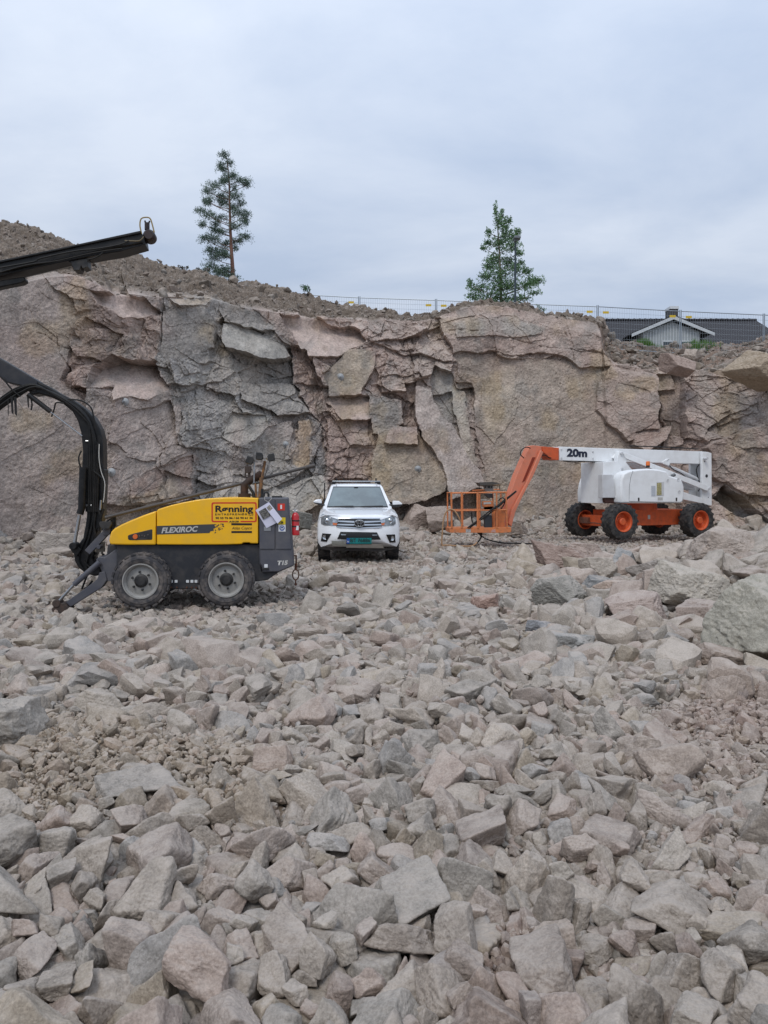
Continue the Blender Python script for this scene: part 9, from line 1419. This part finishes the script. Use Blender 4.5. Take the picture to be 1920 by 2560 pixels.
PINE = [(365,95,35,22),(400,138,30,16),(330,158,32,22),(350,190,30,20),(430,230,28,24),(368,255,42,26),(470,272,34,14),(515,275,38,20),(520,302,26,14),(360,290,36,20),(440,340,18,18),(300,330,56,24),(240,355,42,22),(330,372,46,24),(210,410,22,26),(340,420,54,32),(440,396,46,26),(480,440,28,20),(260,450,26,24),(430,470,36,22),(200,520,34,16),(178,572,30,20),(250,550,42,26),(320,530,48,22),(460,520,44,26),(522,545,34,34),(515,595,36,22),(300,600,36,20),(290,640,40,22),(440,620,38,24),(340,655,44,14),(500,680,46,26),(450,712,46,20),(222,718,38,20),(290,720,54,30),(370,730,38,26),(250,780,46,26),(330,790,54,28),(430,765,22,16),(280,840,56,22),(360,830,46,26),(240,885,56,18),(190,922,36,14),(300,925,76,22),(370,935,46,20),(340,962,56,12),(445,992,46,10),(400,982,36,10)]
tree('pine_tree', 'tall slender pine tree with open crown on top of the earth slope', 'pine tree', 40, [(424, 1010), (418, 900), (410, 780), (402, 620), (398, 450), (394, 300), (386, 190), (372, 90)], [.11, .10, .085, .07, .055, .042, .03, .012], PINE, c5, 520, .13, .012, ('#4d6254', '#5a6f60', '#667a69', '#455950', '#71826e'), mat('pine_bark', '#77564a', .9, dirt_or_sheen='#4a3c36', damt=.7, dscale=8, bump=.5), 21, droop=-.2)
LEAFY = [(278,95,7,30),(318,112,9,32),(292,150,16,34),(322,170,16,30),(347,158,9,18),(396,188,14,22),(245,208,14,20),(330,215,30,34),(378,222,22,22),(300,258,40,34),(245,248,18,15),(360,285,42,30),(218,288,14,12),(408,300,18,12),(280,335,42,32),(412,352,14,16),(250,372,28,26),(350,350,34,28),(300,418,54,36),(228,430,34,22),(380,400,30,26),(432,412,24,20),(482,432,32,20),(145,478,12,24),(200,480,42,22),(280,488,48,32),(350,478,48,32),(430,480,46,26),(492,452,26,16),(178,515,36,16),(250,535,56,20),(330,540,56,22),(410,540,46,18),(468,525,26,10),(230,562,46,8),(412,570,30,8)]
tree('birch_tree', 'bright green leafy young tree behind the fence and lamp post', 'tree', 43, [(312, 640), (310, 560), (305, 420), (300, 300), (292, 180), (280, 80)], [.10, .09, .07, .05, .03, .01], LEAFY, c6, 720, .07, .028, ('#5f7f50', '#6b8b5c', '#54744e', '#7a996c', '#4c694a'), mat('leafy_bark', '#6d665b', .9), 22, tuft=5, limb=.02, fw=1.25)
for k, (x, y, cl, Y, cv, lab) in enumerate(((955, 1100, [(945, 1060, 16, 12), (975, 1065, 16, 10), (955, 1085, 24, 12)], 33, c5, 'small green shrub growing on the slope crest left of the fence'), (515, 612, [(510, 585, 16, 12), (500, 600, 12, 8), (525, 598, 8, 8)], 33, c6, 'small green sapling behind the buttress top right of the leafy tree'), (50, 945, [(40, 915, 12, 8), (75, 920, 12, 10), (55, 930, 14, 8)], 33, c5, 'dry brownish twiggy plant on the crest left of the pine'), (190, 955, [(165, 925, 8, 14), (230, 930, 14, 10), (195, 945, 22, 10)], 33.5, c5, 'reddish dry weed on the crest below the left pine boughs'))):
    dry = k > 1; tree('shrub', lab, 'shrub', Y, [(x, y), (x, y-10), (x+2, y-24)], [.015, .012, .006], cl, cv, 240, .07, .02, ('#5b5140', '#6b5a48', '#4a4a36') if dry else ('#41603a', '#4d7040', '#365432'), mat('twig', '#5a4a3c', .9), 60+k, limb=.008, spread=.3)
# house
RT = mat('roof_tile_flat', '#2e2c30', .7); nt2 = RT.node_tree; 
wv = nt2.nodes.new('ShaderNodeTexWave'); wv.wave_type = 'BANDS'; wv.bands_direction = 'X'; wv.inputs['Scale'].default_value = 1.6; wz_ = nt2.nodes.new('ShaderNodeTexWave'); wz_.bands_direction = 'Z'; wz_.wave_profile = 'SAW'; wz_.inputs['Scale'].default_value = 2.2
tc2 = nt2.nodes.new('ShaderNodeTexCoord'); nt2.links.new(tc2.outputs['Object'], wv.inputs['Vector']); nt2.links.new(tc2.outputs['Object'], wz_.inputs['Vector'])
ad = nt2.nodes.new('ShaderNodeMath'); nt2.links.new(wv.outputs['Fac'], ad.inputs[0]); nt2.links.new(wz_.outputs['Fac'], ad.inputs[1]); bp2 = nt2.nodes.new('ShaderNodeBump'); bp2.inputs['Distance'].default_value = .06; nt2.links.new(ad.outputs[0], bp2.inputs['Height']); nt2.links.new(bp2.outputs[0], nt2.nodes['Principled BSDF'].inputs['Normal'])
TRIM = mat('house_trim', '#b9bdbf', .6); HW = mat('house_board', '#9aa0a2', .65, dirt_or_sheen='#83898b', damt=.3); GLD = mat('house_glass', '#2e363b', .1, coat=.8)
Hs = empty('house', (PX(1445, 55), 55, 9.0)); tag(Hs, 'grey boarded house with black tile roof and a gable facing the quarry', 'house')
YR, YE, YG = 59., 55., 53.4; zr = PZ(c6(0, 650)[1], YR); xl = PX(1215, YR); xr = PX(c6(1600, 0)[0], YR); zE = zr-2.5
b = MB(); b.loft([[(xl, YE-.3, zE-.1), (xl, YR, zr), (xl, YR+4.3, zE-.1), (xl, YR+4.3, zE-.3), (xl, YE-.3, zE-.3)], [(xr+.55, YE-.3, zE-.1), (xr, YR, zr), (xr+.55, YR+4.3, zE-.1), (xr+.55, YR+4.3, zE-.3), (xr+.55, YE-.3, zE-.3)]]); b.build('roof', RT, Hs)
b = MB(); b.tube([(xl, YR, zr+.02), (xr, YR, zr+.02)], .12, 8)
for k in range(int((xr-xl)/.42)): b.lathe(0, 0, [(.001, 0)]*2, 3) if False else None; b.tube([(xl+.42*k, YR, zr+.02), (xl+.42*k+.1, YR, zr+.02)], .145, 8)
b.build('ridge_tiles', RT, Hs, smooth=True)
b = MB(); b.box((xl+.3, YE+.1, 9.0), (xr-.1, YR+3.9, zE-.15)); b.build('wall', HW, Hs)
ax, az = c6(1183, 632); AX = PX(ax, YG); AZ = PZ(az, YG); l_ = c6(970, 724); r2 = c6(1390, 719); LX, LZ = PX(l_[0], YG), PZ(l_[1], YG); RX, RZ = PX(r2[0], YG), PZ(r2[1], YG)
b = MB(); b.prism([(LX+.9, 9.0), (RX-.9, 9.0), (RX-.9, RZ+.25), (AX, AZ-.25), (LX+.9, LZ+.25)], YG+.4, YE+2.5); gw = b.build('gable_wall', HW, Hs)
b = MB(); x = LX+1.0
while x < RX-.95:
    t = 1-abs(x-AX)/((RX-LX)/2); top_ = LZ+(AZ-LZ)*t-.3; b.box((x, YG+.36, 9.0), (x+.05, YG+.405, top_)); x += .2
b.build('board_batten', TRIM, gw)
b = MB(); b.prism([(LX, LZ-.12), (AX, AZ-.16), (RX, RZ-.12), (RX, RZ+.1), (AX, AZ+.08), (LX, LZ+.1)], YG-.02, YG+.04); b.build('barge_board', TRIM, Hs)
b = MB(); b.prism([(LX, LZ+.1), (AX, AZ+.081), (RX, RZ+.1), (RX, RZ+.17), (AX, AZ+.16), (LX, LZ+.17)], YG+.0, YE+3.9); b.build('gable_roof', RT, Hs)
p0 = c6(1155, 588); p1 = c6(1195, 640); b = MB(); b.box((PX(p0[0], 57), 56.6, PZ(p1[1], 57)-1.2), (PX(p1[0], 57), 57.6, PZ(p0[1], 57)-.15)); cm_ = b.build('chimney', mat('chimney_dark', '#3c3b3d', .7), Hs); b = MB(); b.box((PX(p0[0], 57)-.03, 56.55, PZ(p0[1], 57)-.15), (PX(p1[0], 57)+.03, 57.65, PZ(p0[1], 57)+.05)); b.build('chimney_cap', mat('cap_white', '#c9ccce', .5), cm_)
for a0, a1 in ((1138, 1190), (1230, 1290)):
    x0, y0 = c6(a0, 752); x1, _ = c6(a1, 752); fx0, fx1, fz = PX(x0, YG), PX(x1, YG), PZ(y0, YG); b = MB(); b.box((fx0-.08, YG+.32, fz-1.3), (fx1+.08, YG+.40, fz+.08)); wd_ = b.build('window', TRIM, gw); b = MB(); b.box((fx0, YG+.30, fz-1.2), (fx1, YG+.318, fz-.02)); b.build('pane', GLD, wd_)
b = MB(); p = c6(1335, 0); b.box((PX(p[0], YG)-.3, YG+.5, 9), (PX(p[0], YG)-.15, YG+.9, RZ)); b.build('drainpipe', TRIM, gw)
# grass on the crest
def grass(cx, cy, wpx, hpx, n, seed, lab):
    rs = np.random.RandomState(seed); x = rs.normal(0, .4, n).clip(-1, 1); j = cliff_at(cx, cy+6); xs = j.x+x*wpx*j.y/F*.5; ys = j.y+rs.uniform(-.5, 1.6, n)
    ud = CX+xs/ys*F; G4 = cliffV.reshape(c_rows, c_nu, 3)[c_nf:c_nf+c_ns]; jj = np.clip(np.searchsorted(c_u, ud), 1, c_nu-1); ii = np.argmin(abs(G4[:, jj, 1]-ys[None]), 0); zs = G4[ii, jj, 2]
    L_ = rs.uniform(.18, .5, n)*(1-.5*abs(x)); a = rs.uniform(0, 6.28, n); w = .012; dx_, dy_ = np.cos(a)*w, np.sin(a)*w; lx, ly = rs.normal(0, .08, n), rs.normal(0, .08, n); B0 = np.stack([xs, ys, zs-.03], 1)
    V = np.stack([B0-np.stack([dx_, dy_, dx_*0], 1), B0+np.stack([dx_, dy_, dx_*0], 1), B0+np.stack([lx, ly, L_], 1)], 1).reshape(-1, 3); col = np.repeat(np.array(srgb('#567a30'))*rs.uniform(.6, 1.3, (n, 1)), 3, 0)
    o = np_mesh('grass', V, np.arange(3*n).reshape(-1, 3), LEAFM, colors=col.astype(np.float32)); tag(o, lab, kind='stuff')
grass(1397, 736, 75, 12, 5200, 71, 'bright grass tufts on the crest before the house gable'); grass(1522, 747, 60, 6, 1500, 72, 'thin grass on the crest below the house')
# rock bolts
BP = mat('bolt_plate', '#9b9d9e', .6, .3, dirt_or_sheen='#7e7a76', damt=.4, dscale=20)
for x, y, r, lab in ((270, 868, .12, 'on the pale block above the rig boom elbow'), (241, 1021, .12, 'just right of the black rig boom'), (203, 1016, .11, 'half hidden behind the rig boom'), (735, 815, .13, 'high on the tan block above the pickup'), (902, 1013, .12, 'low on the tan boulder face between pickup and basket'), (617, 960, .12, 'on dark rock above the rig work lights')):
    c = cliff_at(x, y)+Vector((0, -.06, 0)); rt = empty('rock_bolt', c); tag(rt, 'round steel rock bolt plate '+lab, 'rock bolt', 'rock bolts in the quarry face')
    fr_ = Frame((c.x, c.y, c.z), 0); b = MB(fr_); b.lathe(0, 0, [(.001, .07), (r, .05), (r, .03), (r*.5, -.01), (r*.3, -.03), (.001, -.03)], 22); b.build('plate', BP, rt, smooth=True); b = MB(fr_); b.tube([(0, .2, 0), (0, -.12, 0)], .018, 8); b.tube([(0, -.03, 0), (0, -.065, 0)], .034, 6); b.build('bolt', STEEL, rt, smooth=True)
